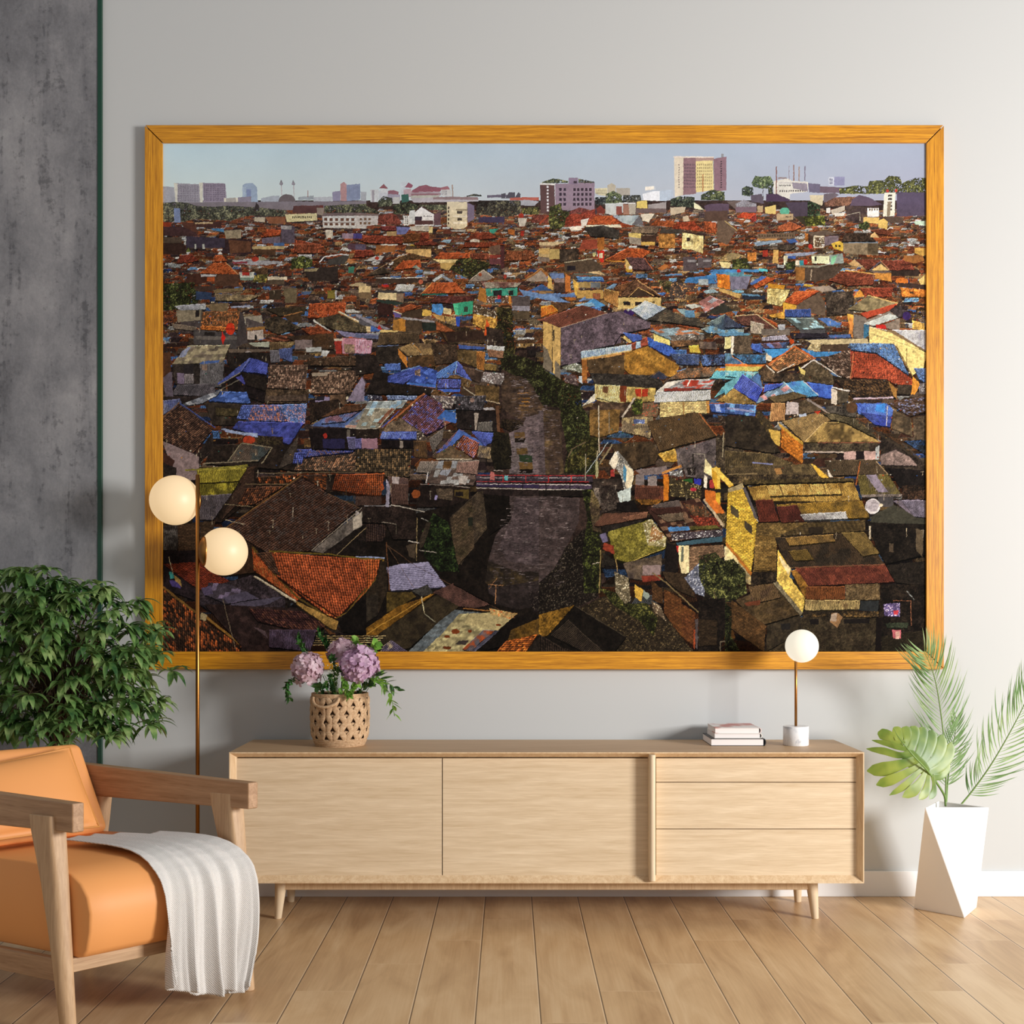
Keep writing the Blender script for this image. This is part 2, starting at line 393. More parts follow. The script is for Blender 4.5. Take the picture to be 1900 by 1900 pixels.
# ------------------------------------------------ table lamp
cx, cy = X(1476.7, 4.88), 4.88-DW
tl = empty('table_lamp', (cx, cy, .65), 'small table lamp with glowing white globe, brass stem and white marble base', 'lamp'); upd()
b = MB(); b.lathe([(.0485, .65), (.05, .6515), (.05, .7245), (.0485, .726)], (cx, cy, 0), 64); b.build('base', M['marble'], tl, bevel=0, smooth=False)
for pl in tl.children[0].data.polygons: pl.use_smooth = len(pl.vertices) == 4
b = MB(); b.tube([(cx, cy, .722), (cx, cy, 1.03)], .0054, 16); b.build('stem', M['brass'], tl, smooth=True)
def sphere(c, r, sx=1, n=48):
    b = MB(); m_ = n//2
    b.lathe([(max(1e-4, r*math.sin(math.pi*k/m_))*1.0, -r*math.cos(math.pi*k/m_)) for k in range(m_+1)], c, n); return b
gx, gz = X(1487.9, 4.88), Z(1198.7, 4.88)
b = sphere((gx, cy, gz), .0655); b.build('globe_shade', M['globe_white'], tl, smooth=True)

# ------------------------------------------------ floor lamp
d = 4.85; ly = d-DW; lx = X(366.7, d)
fl = empty('floor_lamp', (lx, ly, 0), 'tall slim brass floor lamp carrying two glowing cream glass globes', 'lamp'); upd()
b = MB(); b.lathe([(.115, 0), (.118, .003), (.118, .014), (.112, .018), (.012, .02)], (lx, ly, 0), 48); b.build('base', M['brass'], fl)
b = MB(); b.tube([(lx, ly, .015), (lx, ly, Z(880.5, d))], .0078, 20); o = b.build('pole', M['brass'], fl); 
for pl in o.data.polygons: pl.use_smooth = len(pl.vertices) == 4
g1 = (X(320.5, d), ly+.0, Z(927, d)); g2 = (X(415, d), ly, Z(1023.3, d))
sphere((g1[0]-.0, ly+.03, g1[2]), .0985).build('globe_shade', M['globe_warm'], fl, smooth=True)
sphere(g2, .0945).build('globe_shade', M['globe_warm'], fl, smooth=True)
def cap(c, r, side, toward):                       # shallow brass dish hugging a globe
    b = MB(); pr = []
    R = r+.004; a1 = .62
    for k in range(9): a = a1*k/8; pr.append((R*math.sin(a), R*math.cos(a)))
    pr += [(R*math.sin(a1)+.001, R*math.cos(a1)-.006), ((R-.004)*math.sin(a1), (R-.004)*math.cos(a1)-.004)]
    ax = Vector(toward).normalized(); q = ax.to_track_quat('Z', 'Y').to_matrix()
    bb = MB(); bb.lathe([(max(x, 1e-4), z) for x, z in pr], (0,0,0), 40)
    bb.v = [tuple(q @ Vector(p)+Vector(c)) for p in bb.v]
    return bb
cap(g2, .0945, -1, (-1, -.42, 0)).build('globe_holder', M['brass'], fl, smooth=True)
b = MB(); b.tube([(lx, ly, g2[2]), (lx+.012, ly, g2[2])], .006, 12); b.build('bracket', M['brass'], fl, smooth=True)
cap((g1[0], ly+.03, g1[2]), .0985, 1, (1, .75, 0)).build('globe_holder', M['brass'], fl, smooth=True)
b = MB(); b.tube([(lx, ly, g1[2]), (lx-.014, ly+.07, g1[2])], .006, 12); b.build('bracket', M['brass'], fl, smooth=True)

# ------------------------------------------------ armchair
A2 = Vector((.707, .707)); B2 = Vector((-.875, .485)); WD = .57
def C(u, w_, z): return Vector((-1.2+A2.x*u+B2.x*w_, -1.67+A2.y*u+B2.y*w_, z))
VA = Vector((A2.x, A2.y, 0)); VB = Vector((B2.x, B2.y, 0))
ch = empty('armchair', C(WD/2, .3, 0), 'orange leather armchair with flat pale wood arms and slanted tapered legs', 'chair'); upd()
def cbox(u0, u1, w0, w1, z0, z1): 
    b = MB(); b.box(u0, u1, w0, w1, z0, z1, C); return b
for u in (0, WD):
    b = MB()        # flat arm board, slightly deeper towards the back
    vs = [C(u+s*.0175, w_, z) for s in (-1, 1) for w_, z in ((.0, .570), (.0, .652), (.78, .668), (.78, .560))]
    b.add(vs, [(0,1,2,3), (7,6,5,4), (0,4,5,1), (1,5,6,2), (2,6,7,3), (3,7,4,0)])
    b.build('arm', M['chair_wood'], ch, bevel=.004, origin=C(u, .4, .6))
    s = -1 if u == 0 else 1
    b = MB(); off = s*.006
    b.loft([(C(u+off, .028, 0), VA*.017, VB*.017, 2), (C(u+off, .030, .004), VA*.0195, VB*.0195, 2), (C(u+off, .062, .26), VA*.024, VB*.026, 2.6),
            (C(u+off, .085, .42), VA*.0245, VB*.034, 4), (C(u+off, .112, .570), VA*.025, VB*.043, 9), (C(u+off, .116, .612), VA*.025, VB*.044, 12)], 28)
    b.build('leg', M['chair_leg'], ch, smooth=True, bevel=.002, seg=2, origin=C(u, .06, 0))
    b = MB()
    b.loft([(C(u+off, .745, 0), VA*.017, VB*.017, 2), (C(u+off, .745, .004), VA*.0195, VB*.0195, 2), (C(u+off, .705, .26), VA*.022, VB*.022, 2.6),
            (C(u+off, .672, .50), VA*.022, VB*.023, 5), (C(u+off, .662, .612), VA*.022, VB*.024, 12)], 28)
    b.build('leg', M['chair_leg'], ch, smooth=True, bevel=.002, seg=2, origin=C(u, .68, 0))
    cbox(u-.012, u+.012, .05, .72, .146, .21).build('side_rail', M['chair_wood'], ch, bevel=.003)
cbox(.0, WD, .035, .060, .172, .212).build('front_rail', M['chair_rail'], ch, bevel=.003)
cbox(.0, WD, .70, .72, .172, .212).build('rear_rail', M['chair_rail'], ch, bevel=.003)
# seat block: profile swept across, rounded nose that overhangs the rail
prof = [(.62, .214), (.30, .213), (.03, .212), (.012, .216), (-.004, .235), (-.016, .29), (-.018, .34), (-.006, .385), (.020, .420), (.06, .444), (.12, .457), (.25, .462), (.45, .458), (.62, .450)]
b = MB(); n = len(prof); us = [.022, .0235, .029, .10, .28, .46, WD-.029, WD-.0235, WD-.022]; cs = [.007, .0025, 0, 0, 0, 0, 0, .0025, .007]
cxw, czw = .3, .33
for u, q in zip(us, cs):
    for w_, z in prof:
        dw, dz = w_-cxw, z-czw; L_ = math.hypot(dw, dz)
        b.v.append(tuple(C(u, w_-dw/L_*q, z-dz/L_*q)))
for i in range(len(us)-1):
    for k in range(n): a = i*n+k; c_ = i*n+(k+1) % n; b.f.append((a, c_, c_+n, a+n))
b.f.append(tuple(range(n-1, -1, -1))); b.f.append(tuple((len(us)-1)*n+k for k in range(n)))
b.build('seat', M['leather'], ch, smooth=True, bevel=.0)
st_ = ch.children[-1]
for pl in st_.data.polygons:
    if len(pl.vertices) > 4: pl.use_smooth = False
# backrest slab
b = MB(); vs = []
for u in (.022, WD-.022):
    for w_, z in ((.585, .455), (.725, .745), (.80, .70), (.665, .42)): vs.append(C(u, w_, z))
b.add(vs, [(0,1,2,3), (7,6,5,4), (0,4,5,1), (1,5,6,2), (2,6,7,3), (3,7,4,0)])
b.build('backrest', M['leather'], ch, bevel=.028, seg=5)

def pillow(P00, P10, P01, P11, nrm, th, n=22):
    b = MB()
    def pos(i, j, s):
        a, c_ = i/n, j/n; 
        p = P00*(1-a)*(1-c_)+P10*a*(1-c_)+P01*(1-a)*c_+P11*a*c_
        ua, uc = 2*a-1, 2*c_-1
        hgt = max(0, (1-abs(ua)**2.6))**.55*max(0, (1-abs(uc)**2.6))**.55
        ctr = (P00+P10+P01+P11)/4
        pull = .05*(1-(abs(ua)*abs(uc))**1.5)*(ua*ua+uc*uc)*.5
        p = p+(ctr-p)*pull
        return p+nrm*(s*th*hgt)
    for s in (1, -1):
        base = len(b.v)
        for i in range(n+1):
            for j in range(n+1): b.v.append(tuple(pos(i, j, s)))
        for i in range(n):
            for j in range(n):
                a = base+i*(n+1)+j; q = (a, a+1, a+n+2, a+n+1); b.f.append(q if s > 0 else q[::-1])
    rim = [pos(i, 0, 0) for i in range(n)]+[pos(n, j, 0) for j in range(n)]+[pos(n-i, n, 0) for i in range(n)]+[pos(0, n-j, 0) for j in range(n+1)]
    return b, rim
P00, P10 = C(.045, .525, .470), C(.455, .540, .468); P01, P11 = C(.045, .660, .672), C(.458, .680, .716)
nrm = (P10-P00).cross(P01-P00).normalized(); 
if nrm.y > 0: nrm = -nrm
sh = nrm*.032
b, rim = pillow(P00+sh, P10+sh, P01+sh, P11+sh, nrm, .062)
cu = b.build('cushion', M['leather'], smooth=True, origin=C(.28, .55, .47)); tag(cu, 'loose orange leather cushion leaning on the armchair backrest', 'cushion')
bm = bmesh.new(); bm.from_mesh(cu.data); bmesh.ops.remove_doubles(bm, verts=bm.verts, dist=.0004); bm.to_mesh(cu.data); bm.free()
upd()
b = MB(); b.tube(rim, .0035, 8, cap=False); b.build('piping', M['piping'], cu, smooth=True)

# ------------------------------------------------ throw blanket over the seat front
NS, NT = 150, 130
b = MB()
for i in range(NS+1):
    s = i/NS
    u = .232+s*(WD-.018-.232)
    wback = np.interp(s, [0, .15, .5, .8, 1], [.435, .42, .41, .36, .20])
    zend = np.interp(s, [0, .04, .10, .2, .30, .36, .5, .6, .75, .80, .9, 1], [.13, .100, .085, .070, .072, .050, .040, .045, .035, .030, .030, .075])
    path = [(wback, .470), (.30, .471), (.20, .471), (.14, .468), (.10, .463), (.065, .453), (.035, .438), (.010, .416), (-.008, .390), (-.019, .355), (-.024, .30), (-.027, .23), (-.027, zend)]
    P = np.array(path); seg = np.hypot(*(P[1:]-P[:-1]).T); cum = np.concatenate([[0], np.cumsum(seg)]); tot = cum[-1]
    def at(t): return np.interp(t, cum, P[:, 0]), np.interp(t, cum, P[:, 1])
    hump = np.interp(s, [0, .6, .8, 1], [0, 0, .6, 1])
    for j in range(NT+1):
        t = j/NT*tot; w_, z = at(t); (wa, za), (wb, zb) = at(max(0, t-.03)), at(min(tot, t+.03))
        tw, tz = wb-wa, zb-za; q = math.hypot(tw, tz)+1e-9; nw, nz = tz/q, -tw/q
        hang = min(1, max(0, (.42-z)/.36)) if w_ < .03 else 0
        f = min(1, max(0, w_/.43)); taper = 1-.5*f
        ph = s*4.6*2*math.pi+.9*math.sin(3.2*s+2)+.5*hang
        fold = (math.sin(ph)*.5+.5)**1.4*.85+.25*(math.sin(2.3*ph+1)*.5+.5)+.04*math.sin(7*ph)*hang
        amp = (.011+.048*hang**.8)*taper
        deep = math.exp(-((s-.79+.06*hang)/.040)**2)*min(1, hang*1.6)
        dn = .005+amp*fold*(1-deep)
        uu = .232+(u-.232)*(1-.30*f)+.013*f
        uu += hang*(.014*math.sin(ph+1.2)-.022*(1-s)*math.sin(hang*3.0))+.030*hang*hang*max(0, (s-.86)/.14)*-.5
        uu += hang**1.6*-.030*math.exp(-abs(s-.80)/.12)-(.040*hang**2.5 if s > .80 else 0)-.015*hang*(1-s)
        if s < .12: uu += (.12-s)*.35*hang*hang          # curl of the near corner
        b.v.append(tuple(C(uu, w_+nw*dn, z+nz*dn)))
for i in range(NS):
    s = (i+.5)/NS
    for j in range(NT):
        a = i*(NT+1)+j
        b.f.append((a, a+1, a+NT+2, a+NT+1))
bl = b.build('throw_blanket', M['throw'], smooth=True, origin=C(.4, .1, .46), recalc=True)
tag(bl, 'pale grey woven throw blanket draped over the front of the orange armchair seat', 'blanket')
m = bl.modifiers.new('s', 'SOLIDIFY'); m.thickness = .003; m.offset = 1

# ------------------------------------------------ geometric planter with fronds
pd = {}
B1, B2_, B3 = Vector((X(1695, 4.892), 4.892-DW, 0)), Vector((X(1789.5, 4.74), 4.74-DW, 0)), Vector((X(1812, 4.905), 4.905-DW, 0))
hT = .4245
T1, T2, T3 = Vector((X(1716.6, 4.75), 4.75-DW, hT)), Vector((X(1835, 4.75), 4.75-DW, hT)), Vector((X(1740, 4.909), 4.909-DW, hT))
pc = (B1+B2_+B3)/3
pp = empty('potted_palm', pc, 'faceted white planter on the floor holding palm fronds and a split green leaf', 'plant'); upd()
ct = (T1+T2+T3)/3; t_ = [ct+(p_-ct)*.90 for p_ in (T1, T2, T3)]; bt = [p_+Vector((0,0,-.05)) for p_ in t_]
b = MB(); b.add([T1,T2,T3,B1,B2_,B3]+t_+bt, [(0,3,4),(0,4,1),(1,4,5),(1,5,2),(2,5,3),(2,3,0),(5,4,3),(0,1,7,6),(1,2,8,7),(2,0,6,8),(6,7,10,9),(7,8,11,10),(8,6,9,11),(9,10,11)])
b.build('planter', M['planter'], pp, bevel=.0015, seg=1)
b = MB(); b.add([p_+Vector((0,0,.012)) for p_ in bt]+[p_+Vector((0,0,.002)) for p_ in bt], [(0,1,2),(3,5,4),(0,3,4,1),(1,4,5,2),(2,5,3,0)]); b.build('soil', M['soil'], pp)

def Q(cx_, cy_, d): return W3(1500+cx_/3.3333, 1150+cy_/3.3333, d)     # from the close-up of the right corner
def spline(pts, n):
    pts = [Vector(p) for p in pts]; out = []
    P = [pts[0]*2-pts[1]]+pts+[pts[-1]*2-pts[-2]]
    m_ = len(pts)-1
    for k in range(n+1):
        t = k/n*m_; i = min(int(t), m_-1); f = t-i
        a, b_, c_, e = P[i], P[i+1], P[i+2], P[i+3]
        out.append(.5*((2*b_)+(c_-a)*f+(2*a-5*b_+4*c_-e)*f*f+(3*b_-a-3*c_+e)*f**3))
    return out
def blade(b, pts, w0, up, peak=.4, fold=.25, pw=.8):
    n = len(pts)-1; base = len(b.v)
    for i, p_ in enumerate(pts):
        t = i/n; tn = (pts[min(i+1, n)]-pts[max(i-1, 0)]).normalized()
        sd = tn.cross(up); sd = sd.normalized() if sd.length > 1e-5 else tn.orthogonal().normalized()
        nn_ = sd.cross(tn)
        wd = w0*(math.sin(math.pi*min(1, t**pw*.97+.03)))*.5 if peak is None else w0*.5*(min(1, t/peak+.15) if t < peak else max(.02, 1-((t-peak)/(1-peak))**1.7))
        b.v += [tuple(p_-sd*wd+nn_*wd*fold), tuple(p_), tuple(p_+sd*wd+nn_*wd*fold)]
    for i in range(n):
        a = base+i*3; b.f += [(a, a+1, a+4, a+3), (a+1, a+2, a+5, a+4)]
rng = random.Random(5)
def frond(stem_pts, start, leaflen, ang0, ang1, seed, count, sides=(-1, 1), droop=.3, curl=.5, lenf=None, roll=0):
    rr = random.Random(seed)
    st = spline(stem_pts, 60); b = MB(); mr = MB()
    mr.tube(st, [.0032*(1-.75*i/60)+.0004 for i in range(61)], 6)
    view = Vector((0, 1, 0))
    for k in range(count):
        f = start+(1-start)*(k+.3)/count; idx = f*60; i = min(int(idx), 59); p0 = st[i].lerp(st[i+1], idx-i)
        tn = (st[min(i+2, 60)]-st[max(i-2, 0)]).normalized()
        for sd in sides:
            side = tn.cross(view).normalized()*sd
            a = math.radians(ang0+(ang1-ang0)*f+rr.uniform(-5, 5))
            L_ = leaflen*((lenf or (lambda f_: .55+.45*math.sin(math.pi*min(1, .15+f_*.85))))(f))*rr.uniform(.88, 1.08)
            d0 = (tn*math.cos(a)+side*math.sin(a)+view*rr.uniform(-.35, .25)+view*(-.25*sd*0)).normalized()
            pts = []; p_ = p0.copy(); dd_ = d0.copy(); n = 8
            for q in range(n+1):
                pts.append(p_.copy()); p_ += dd_*(L_/n)
                dd_ = (dd_+(tn*curl*.12)-Vector((0,0,1))*droop*.05+view*rr.uniform(-.02, .02)).normalized()
            blade(b, pts, .0056*rr.uniform(.8, 1.15), view, .35, .35)
    fo = b.build('palm_frond', M['palm'], pp); upd(); mr.build('midrib', M['stem'], fo, smooth=True)
# tall frond, centre
frond([Q(848,1150,4.83), Q(850,900,4.86), Q(832,680,4.88), Q(798,440,4.86), Q(762,300,4.82), Q(715,195,4.76)], .09, .20, 60, 26, 1, 46, droop=.1, curl=1.0,
          lenf=lambda f: np.interp(f, [0, .12, .35, .6, .85, 1], [.4, .8, 1.0, 1.05, .9, .62]))
# right frond leaning out of frame
frond([Q(940,1148,4.86), Q(1020,1050,4.86), Q(1130,895,4.84), Q(1250,690,4.82), Q(1345,500,4.80), Q(1400,330,4.78)], .14, .215, 60, 26, 2, 42, droop=.15, curl=.8,
          lenf=lambda f: np.interp(f, [0, .16, .3, .6, 1], [.4, .5, .85, 1.0, .6]))
# short frond arching back right behind the tall one
frond([Q(852,1150,4.88), Q(862,1000,4.92), Q(880,850,4.95), Q(905,720,4.97), Q(915,600,4.97)], .2, .10, 60, 30, 3, 20, droop=.3, curl=.6)
# split monstera leaf: blade lobes hang on a curved midrib
mid = spline([Q(848,1150,4.84), Q(835,1075,4.82), Q(745,945,4.77), Q(640,830,4.75), Q(560,730,4.77), Q(525,668,4.80)], 50)
mb2 = MB(); b = MB(); mb2.tube(mid, [.0045 if i < 14 else .0045*(1-(i-14)/40) for i in range(51)], 8)
def dep(x, y): return 4.775+((x-620)/300)**2*.05-((y-880)/260)*.035
def lobe(b, ctr, wid):
    P_ = spline([Q(x, y, dep(x, y)) for x, y in ctr], 18); n = 18; base = len(b.v)
    for i, p_ in enumerate(P_):
        t = i/n; tn = (P_[min(i+1, n)]-P_[max(i-1, 0)]).normalized(); sd = tn.cross(Vector((0,1,0))).normalized()
        wd = np.interp(t, [0, .22, .45, .70, .88, 1], [wid[0]*.9, wid[1]*.8, wid[2]*.86, wid[3]*1.0, wid[4]*1.12, wid[5]])/3.3333/2*4.78/F
        b.v += [tuple(p_-sd*wd+Vector((0,.10*wd,0))), tuple(p_-sd*wd*.5+Vector((0,.02*wd,0))), tuple(p_+Vector((0,.10*wd,0))), tuple(p_+sd*wd*.5+Vector((0,.02*wd,0))), tuple(p_+sd*wd+Vector((0,.10*wd,0)))]
    for i in range(n):
        for k in range(4): a = base+i*5+k; b.f.append((a, a+1, a+6, a+5))
LB = [([(765,960),(778,1020),(775,1070),(748,1110)], [24,26,36,44,30,3]),
      ([(745,940),(738,1010),(722,1070),(682,1112)], [26,36,50,58,36,3]),
      ([(730,930),(700,990),(655,1052),(580,1098)], [30,42,60,76,46,3]),
      ([(715,915),(662,960),(592,1030),(500,1086)], [30,36,42,46,28,3]),
      ([(700,895),(620,940),(520,988),(420,1022)], [34,46,58,68,52,8]),
      ([(665,860),(590,890),(480,922),(362,935)], [44,60,80,92,64,8]),
      ([(640,830),(560,838),(465,812),(358,798)], [36,46,50,46,26,4]),
      ([(612,800),(550,788),(470,762),(392,745)], [34,38,38,32,16,3]),
      ([(590,775),(545,748),(488,716),(428,700)], [50,66,74,72,60,14]),
      ([(565,745),(560,712),(548,688),(528,664)], [60,84,86,66,40,8]),
      ([(600,780),(615,738),(608,700),(594,660)], [60,58,62,66,58,26]),
      ([(630,810),(650,760),(655,705),(648,656)], [56,58,66,70,62,30]),
      ([(670,850),(695,790),(706,720),(706,664)], [56,60,68,70,62,30]),
      ([(700,890),(742,820),(760,748),(758,682)], [60,66,72,76,64,20]),
      ([(730,920),(790,860),(818,790),(828,708)], [60,72,80,78,58,10]),
      ([(755,950),(822,910),(866,842),(886,756)], [56,66,74,72,52,8]),
      ([(775,975),(822,968),(850,932),(872,880)], [46,52,52,46,30,6]),
      ([(735,945),(700,910),(645,870),(600,810)], [60,90,108,100,80,30])]
for c_, w_ in LB: lobe(b, c_, w_)
fo = b.build('split_leaf', M['monstera'], pp, smooth=True); upd(); mb2.build('leaf_stem', M['stem'], fo, smooth=True)
# ------------------------------------------------ woven basket with flowers
bx, by = X(630.8, 4.885), 4.885-DW; bz = .65
bk = empty('woven_basket', (bx, by, bz), 'round tan woven basket with a looped handle holding mauve flowers', 'basket'); upd()
BH, BR = .207, .113
def brad(h):                                       # slightly bulging wall
    return BR*np.interp(h, [0, .02, .06, .5*BH, BH], [.84, .93, .975, 1.0, .985])
b = MB(); pr = [(1e-4, .004), (brad(0)-.010, .004)]+[(brad(h)-.009, h) for h in np.linspace(.006, BH-.004, 14)]+[(brad(BH)-.014, BH-.004), (brad(BH)-.014, .03), (1e-4, .03)]
b.lathe(pr, (bx, by, bz), 48); b.build('lining', mat('basket_lining', rgb(88,62,42), .9)[0], bk, smooth=False)
def cyl(a, h, off=0): 
    r = brad(h)+off; return Vector((bx+r*math.cos(a), by+r*math.sin(a), bz+h))
b = MB()
for k in range(5):                                 # base and top coils
    h = .003+k*.0062; b.tube([cyl(2*math.pi*i/60, h, -.0015) for i in range(61)], .0036, 6, cap=False)
b.build('base_coil', M['rope'], bk, smooth=True)
b = MB()
for k in range(3):
    h = BH-.002-k*.0058; b.tube([cyl(2*math.pi*i/60, h, -.0015) for i in range(61)], .0034, 6, cap=False)
b.build('rim_coil', M['rope'], bk, smooth=True)
rows, colsn = 5, 13; h0, h1 = .030, BH-.016; rh = (h1-h0)/rows
b = MB()
def strap(pts, wid, th):                           # flat ribbed strap lying on the basket wall
    n = len(pts)-1; base = len(b.v)
    for i, (a, h, off) in enumerate(pts):
        p = cyl(a, h, off); q = cyl(*pts[min(i+1, n)][:2], pts[min(i+1, n)][2])-cyl(*pts[max(i-1, 0)][:2], pts[max(i-1, 0)][2])
        tn = q.normalized(); nr = Vector((math.cos(a), math.sin(a), 0)); sd = tn.cross(nr).normalized()
        wv_ = wid*(.55+.45*math.sin(math.pi*i/n))
        for k in range(7):
            e = (k/6-.5)*2; rib = .0008*math.cos(e*9.4)
            b.v.append(tuple(p+sd*e*wv_/2+nr*(th*math.sqrt(max(0, 1-e*e*.85))+rib)))
    for i in range(n):
        for k in range(6): a_ = base+i*7+k; b.f.append((a_, a_+1, a_+8, a_+7))
for r_ in range(rows):
    for c_ in range(colsn):
        a0 = 2*math.pi*(c_+.5*(r_ % 2))/colsn; da = math.pi/colsn; hb = h0+r_*rh
        for s in (-1, 1):                          # two straps lean together into a pointed arch
            strap([(a0+s*da*q1, hb+rh*q2, -.002+.003*math.sin(math.pi*t)) for t, q1, q2 in ((0, .66, -.06), (.2, .70, .16), (.4, .64, .42), (.6, .46, .68), (.8, .22, .90), (1, -.02, 1.04))], .0245, .0046)
            strap([(a0+s*da*q1, hb+rh*q2, -.005) for t, q1, q2 in ((0, .15, .35), (.3, .5, .62), (.6, .85, .86), (1, 1.15, 1.05))], .0085, .003)
    b.tube([cyl(2*math.pi*i/60, h0+r_*rh, -.004) for i in range(61)], .002, 5, cap=False)
b.build('weave', M['rope'], bk, smooth=True)
ha = math.radians(-113)
b = MB(); b.tube([cyl(ha+.50*math.sin(t), BH-.012-.040*math.sin(abs(t)) if False else BH-.010-.038*math.cos(t*.98), .006+.012*math.cos(t)) for t in np.linspace(-1.57, 1.57, 25)], .0062, 8)
b.build('handle', M['rope'], bk, smooth=True)

def R3(cx_, cy_, d): return W3(400+cx_/3.8, 1150+cy_/3.8, d)     # from the close-up of the flowers
def hydrangea(c, rx, ry, m, label, seed, florets):
    rr = random.Random(seed); foot = Vector((bx+(c.x-bx)*.3, by+(c.y-by)*.3, bz+.045))
    e = empty('hydrangea', foot, label, 'flower', 'flower heads in the woven basket'); upd()
    b = MB(); b.tube(spline([foot, foot.lerp(c, .6)+Vector((0,0,.01)), c], 8), .003, 6); b.build('stem', M['stem'], e)
    b = MB(); ga = math.pi*(3-math.sqrt(5))
    for k in range(florets):
        z = 1-2*(k+.5)/florets; rad = math.sqrt(1-z*z); th = ga*k+rr.uniform(-.15, .15)
        nv = Vector((rad*math.cos(th), rad*math.sin(th), z)); 
        if nv.z < -.75: continue
        ctr = c+Vector((nv.x*rx, nv.y*rx, nv.z*ry))*rr.uniform(.74, 1.06)
        nv = (nv+Vector((rr.uniform(-.3,.3), rr.uniform(-.3,.3), rr.uniform(-.3,.3)))).normalized()
        t1 = nv.orthogonal().normalized(); t1 = Matrix.Rotation(rr.uniform(0, 6), 3, nv) @ t1; t2 = nv.cross(t1)
        pr_ = rr.uniform(.0175, .0225)
        for q in range(4):                          # four rounded petals
            d1 = t1*math.cos(q*math.pi/2)+t2*math.sin(q*math.pi/2); d2 = nv.cross(d1); base = len(b.v)
            cup = rr.uniform(-.003, .006)
            ring = [(.02, .08, 0), (.35, .36, .001), (.7, .52, .003+cup*.5), (.98, .42, .003+cup), (1.12, .0, .001+cup)]
            left = [ctr+d1*a*pr_+d2*w_*pr_+nv*h for a, w_, h in ring]; rightp = [ctr+d1*a*pr_-d2*w_*pr_+nv*h for a, w_, h in ring[:-1]]; mids = [ctr+d1*a*pr_+nv*(h-.0008) for a, w_, h in ring[:-1]]
            b.v += [tuple(p) for p in left[:4]]+[tuple(p) for p in mids]+[tuple(p) for p in rightp]+[tuple(left[4])]
            for j in range(3): b.f += [(base+j, base+j+1, base+4+j+1, base+4+j), (base+4+j, base+4+j+1, base+8+j+1, base+8+j)]
            b.f += [(base+3, base+12, base+7), (base+7, base+12, base+11)]
        b.add([tuple(ctr+nv*.003+t1*.0015), tuple(ctr+nv*.003-t1*.0015), tuple(ctr+nv*.003+t2*.0015), tuple(ctr+nv*.005)], [(0,2,3), (2,1,3), (1,0,3)])
    b.build('bloom', m, e, smooth=True)
hydrangea(R3(650, 345, 4.83), .056, .066, M['petal_pale'], 'pale pink-mauve hydrangea head on the left of the basket bouquet', 11, 78)
hydrangea(R3(1010, 320, 4.82), .072, .074, M['petal'], 'full mauve hydrangea head on the right of the basket bouquet', 12, 105)
hydrangea(R3(895, 225, 4.90), .058, .048, M['petal_pale'], 'dusty mauve hydrangea head at the back top of the basket bouquet', 13, 70)

def sprig(pts, m, label, n, ll, lw, seed, name='leafy_sprig', spread=1.0, start=.3):
    rr = random.Random(seed); st = spline(pts, 30)
    e = empty(name, st[0], label, 'greenery', 'greenery in the woven basket'); upd()
    b = MB(); b.tube(st, .0014, 5); b.build('stem', M['stem'], e)
    b = MB()
    for k in range(n):
        f = start+(1-start)*(k+.5)/n; i = min(29, int(f*30)); p0 = st[i]; tn = (st[i+1]-st[max(0, i-1)]).normalized()
        a = rr.uniform(0, 6.28) if k % 2 else rr.uniform(0, 6.28)
        o_ = tn.orthogonal().normalized(); o_ = Matrix.Rotation(a, 3, tn) @ o_
        d0 = (tn*.8+o_*spread+Vector((0,-.15,0))).normalized(); L_ = ll*rr.uniform(.75, 1.2); q = []; p_ = p0.copy()
        for j in range(7): q.append(p_.copy()); p_ += d0*L_/6; d0 = (d0+Vector((0,0,-.07))).normalized()
        up = (o_.cross(d0)).normalized(); up = (d0.cross(up)).normalized()
        if up.y > 0: up = -up
        blade(b, q, lw*rr.uniform(.8, 1.2), up, None, .2)
    b.build('leaves', m, e, smooth=True)
bf = Vector((bx, by, bz+.05))
sprig([bf, R3(760,400,4.88), R3(640,230,4.88), R3(575,110,4.87)], M['green_dark'], 'dark green bud sprig rising at the upper left of the bouquet', 32, 0.0250, 0.0162, 21, start=.55, spread=.7)
sprig([bf, R3(820,350,4.90), R3(790,180,4.90), R3(720,75,4.89)], M['green_dark'], 'dark green bud sprig rising highest above the bouquet', 32, 0.0275, 0.0162, 22, start=.55, spread=.7)
sprig([bf, R3(940,380,4.92), R3(1000,220,4.90), R3(995,125,4.88)], M['green_light'], 'light green rounded leaf sprig at the top of the bouquet', 17, 0.0275, 0.0189, 23, start=.5)
sprig([bf, R3(980,400,4.90), R3(1060,250,4.86), R3(1140,160,4.82)], M['green_light'], 'bright green round leaves above the right mauve bloom', 20, 0.0325, 0.0270, 24, start=.55)
sprig([bf, R3(700,470,4.84), R3(560,430,4.82), R3(500,480,4.80), R3(525,570,4.80)], M['green_dark'], 'dark green trailing sprig hanging out on the left of the basket', 37, 0.0275, 0.0175, 25, start=.35)
sprig([bf, R3(1060,440,4.82), R3(1160,440,4.78), R3(1235,540,4.78), R3(1262,680,4.79)], M['green_light'], 'long narrow leaved sprig drooping on the right of the basket', 21, 0.0450, 0.0149, 26, start=.3)
sprig([bf, R3(1060,430,4.83), R3(1170,420,4.80), R3(1290,500,4.79)], M['green_dark'], 'dark pointed leaf sprig reaching out to the right of the basket', 15, 0.0475, 0.0175, 27, start=.3)
sprig([bf+Vector((0,-.03,.09)), R3(900,440,4.79), R3(930,500,4.765), R3(945,545,4.76)], M['green_light'], 'bright green sprig spilling over the front rim of the basket', 32, 0.0250, 0.0175, 28, start=.15)
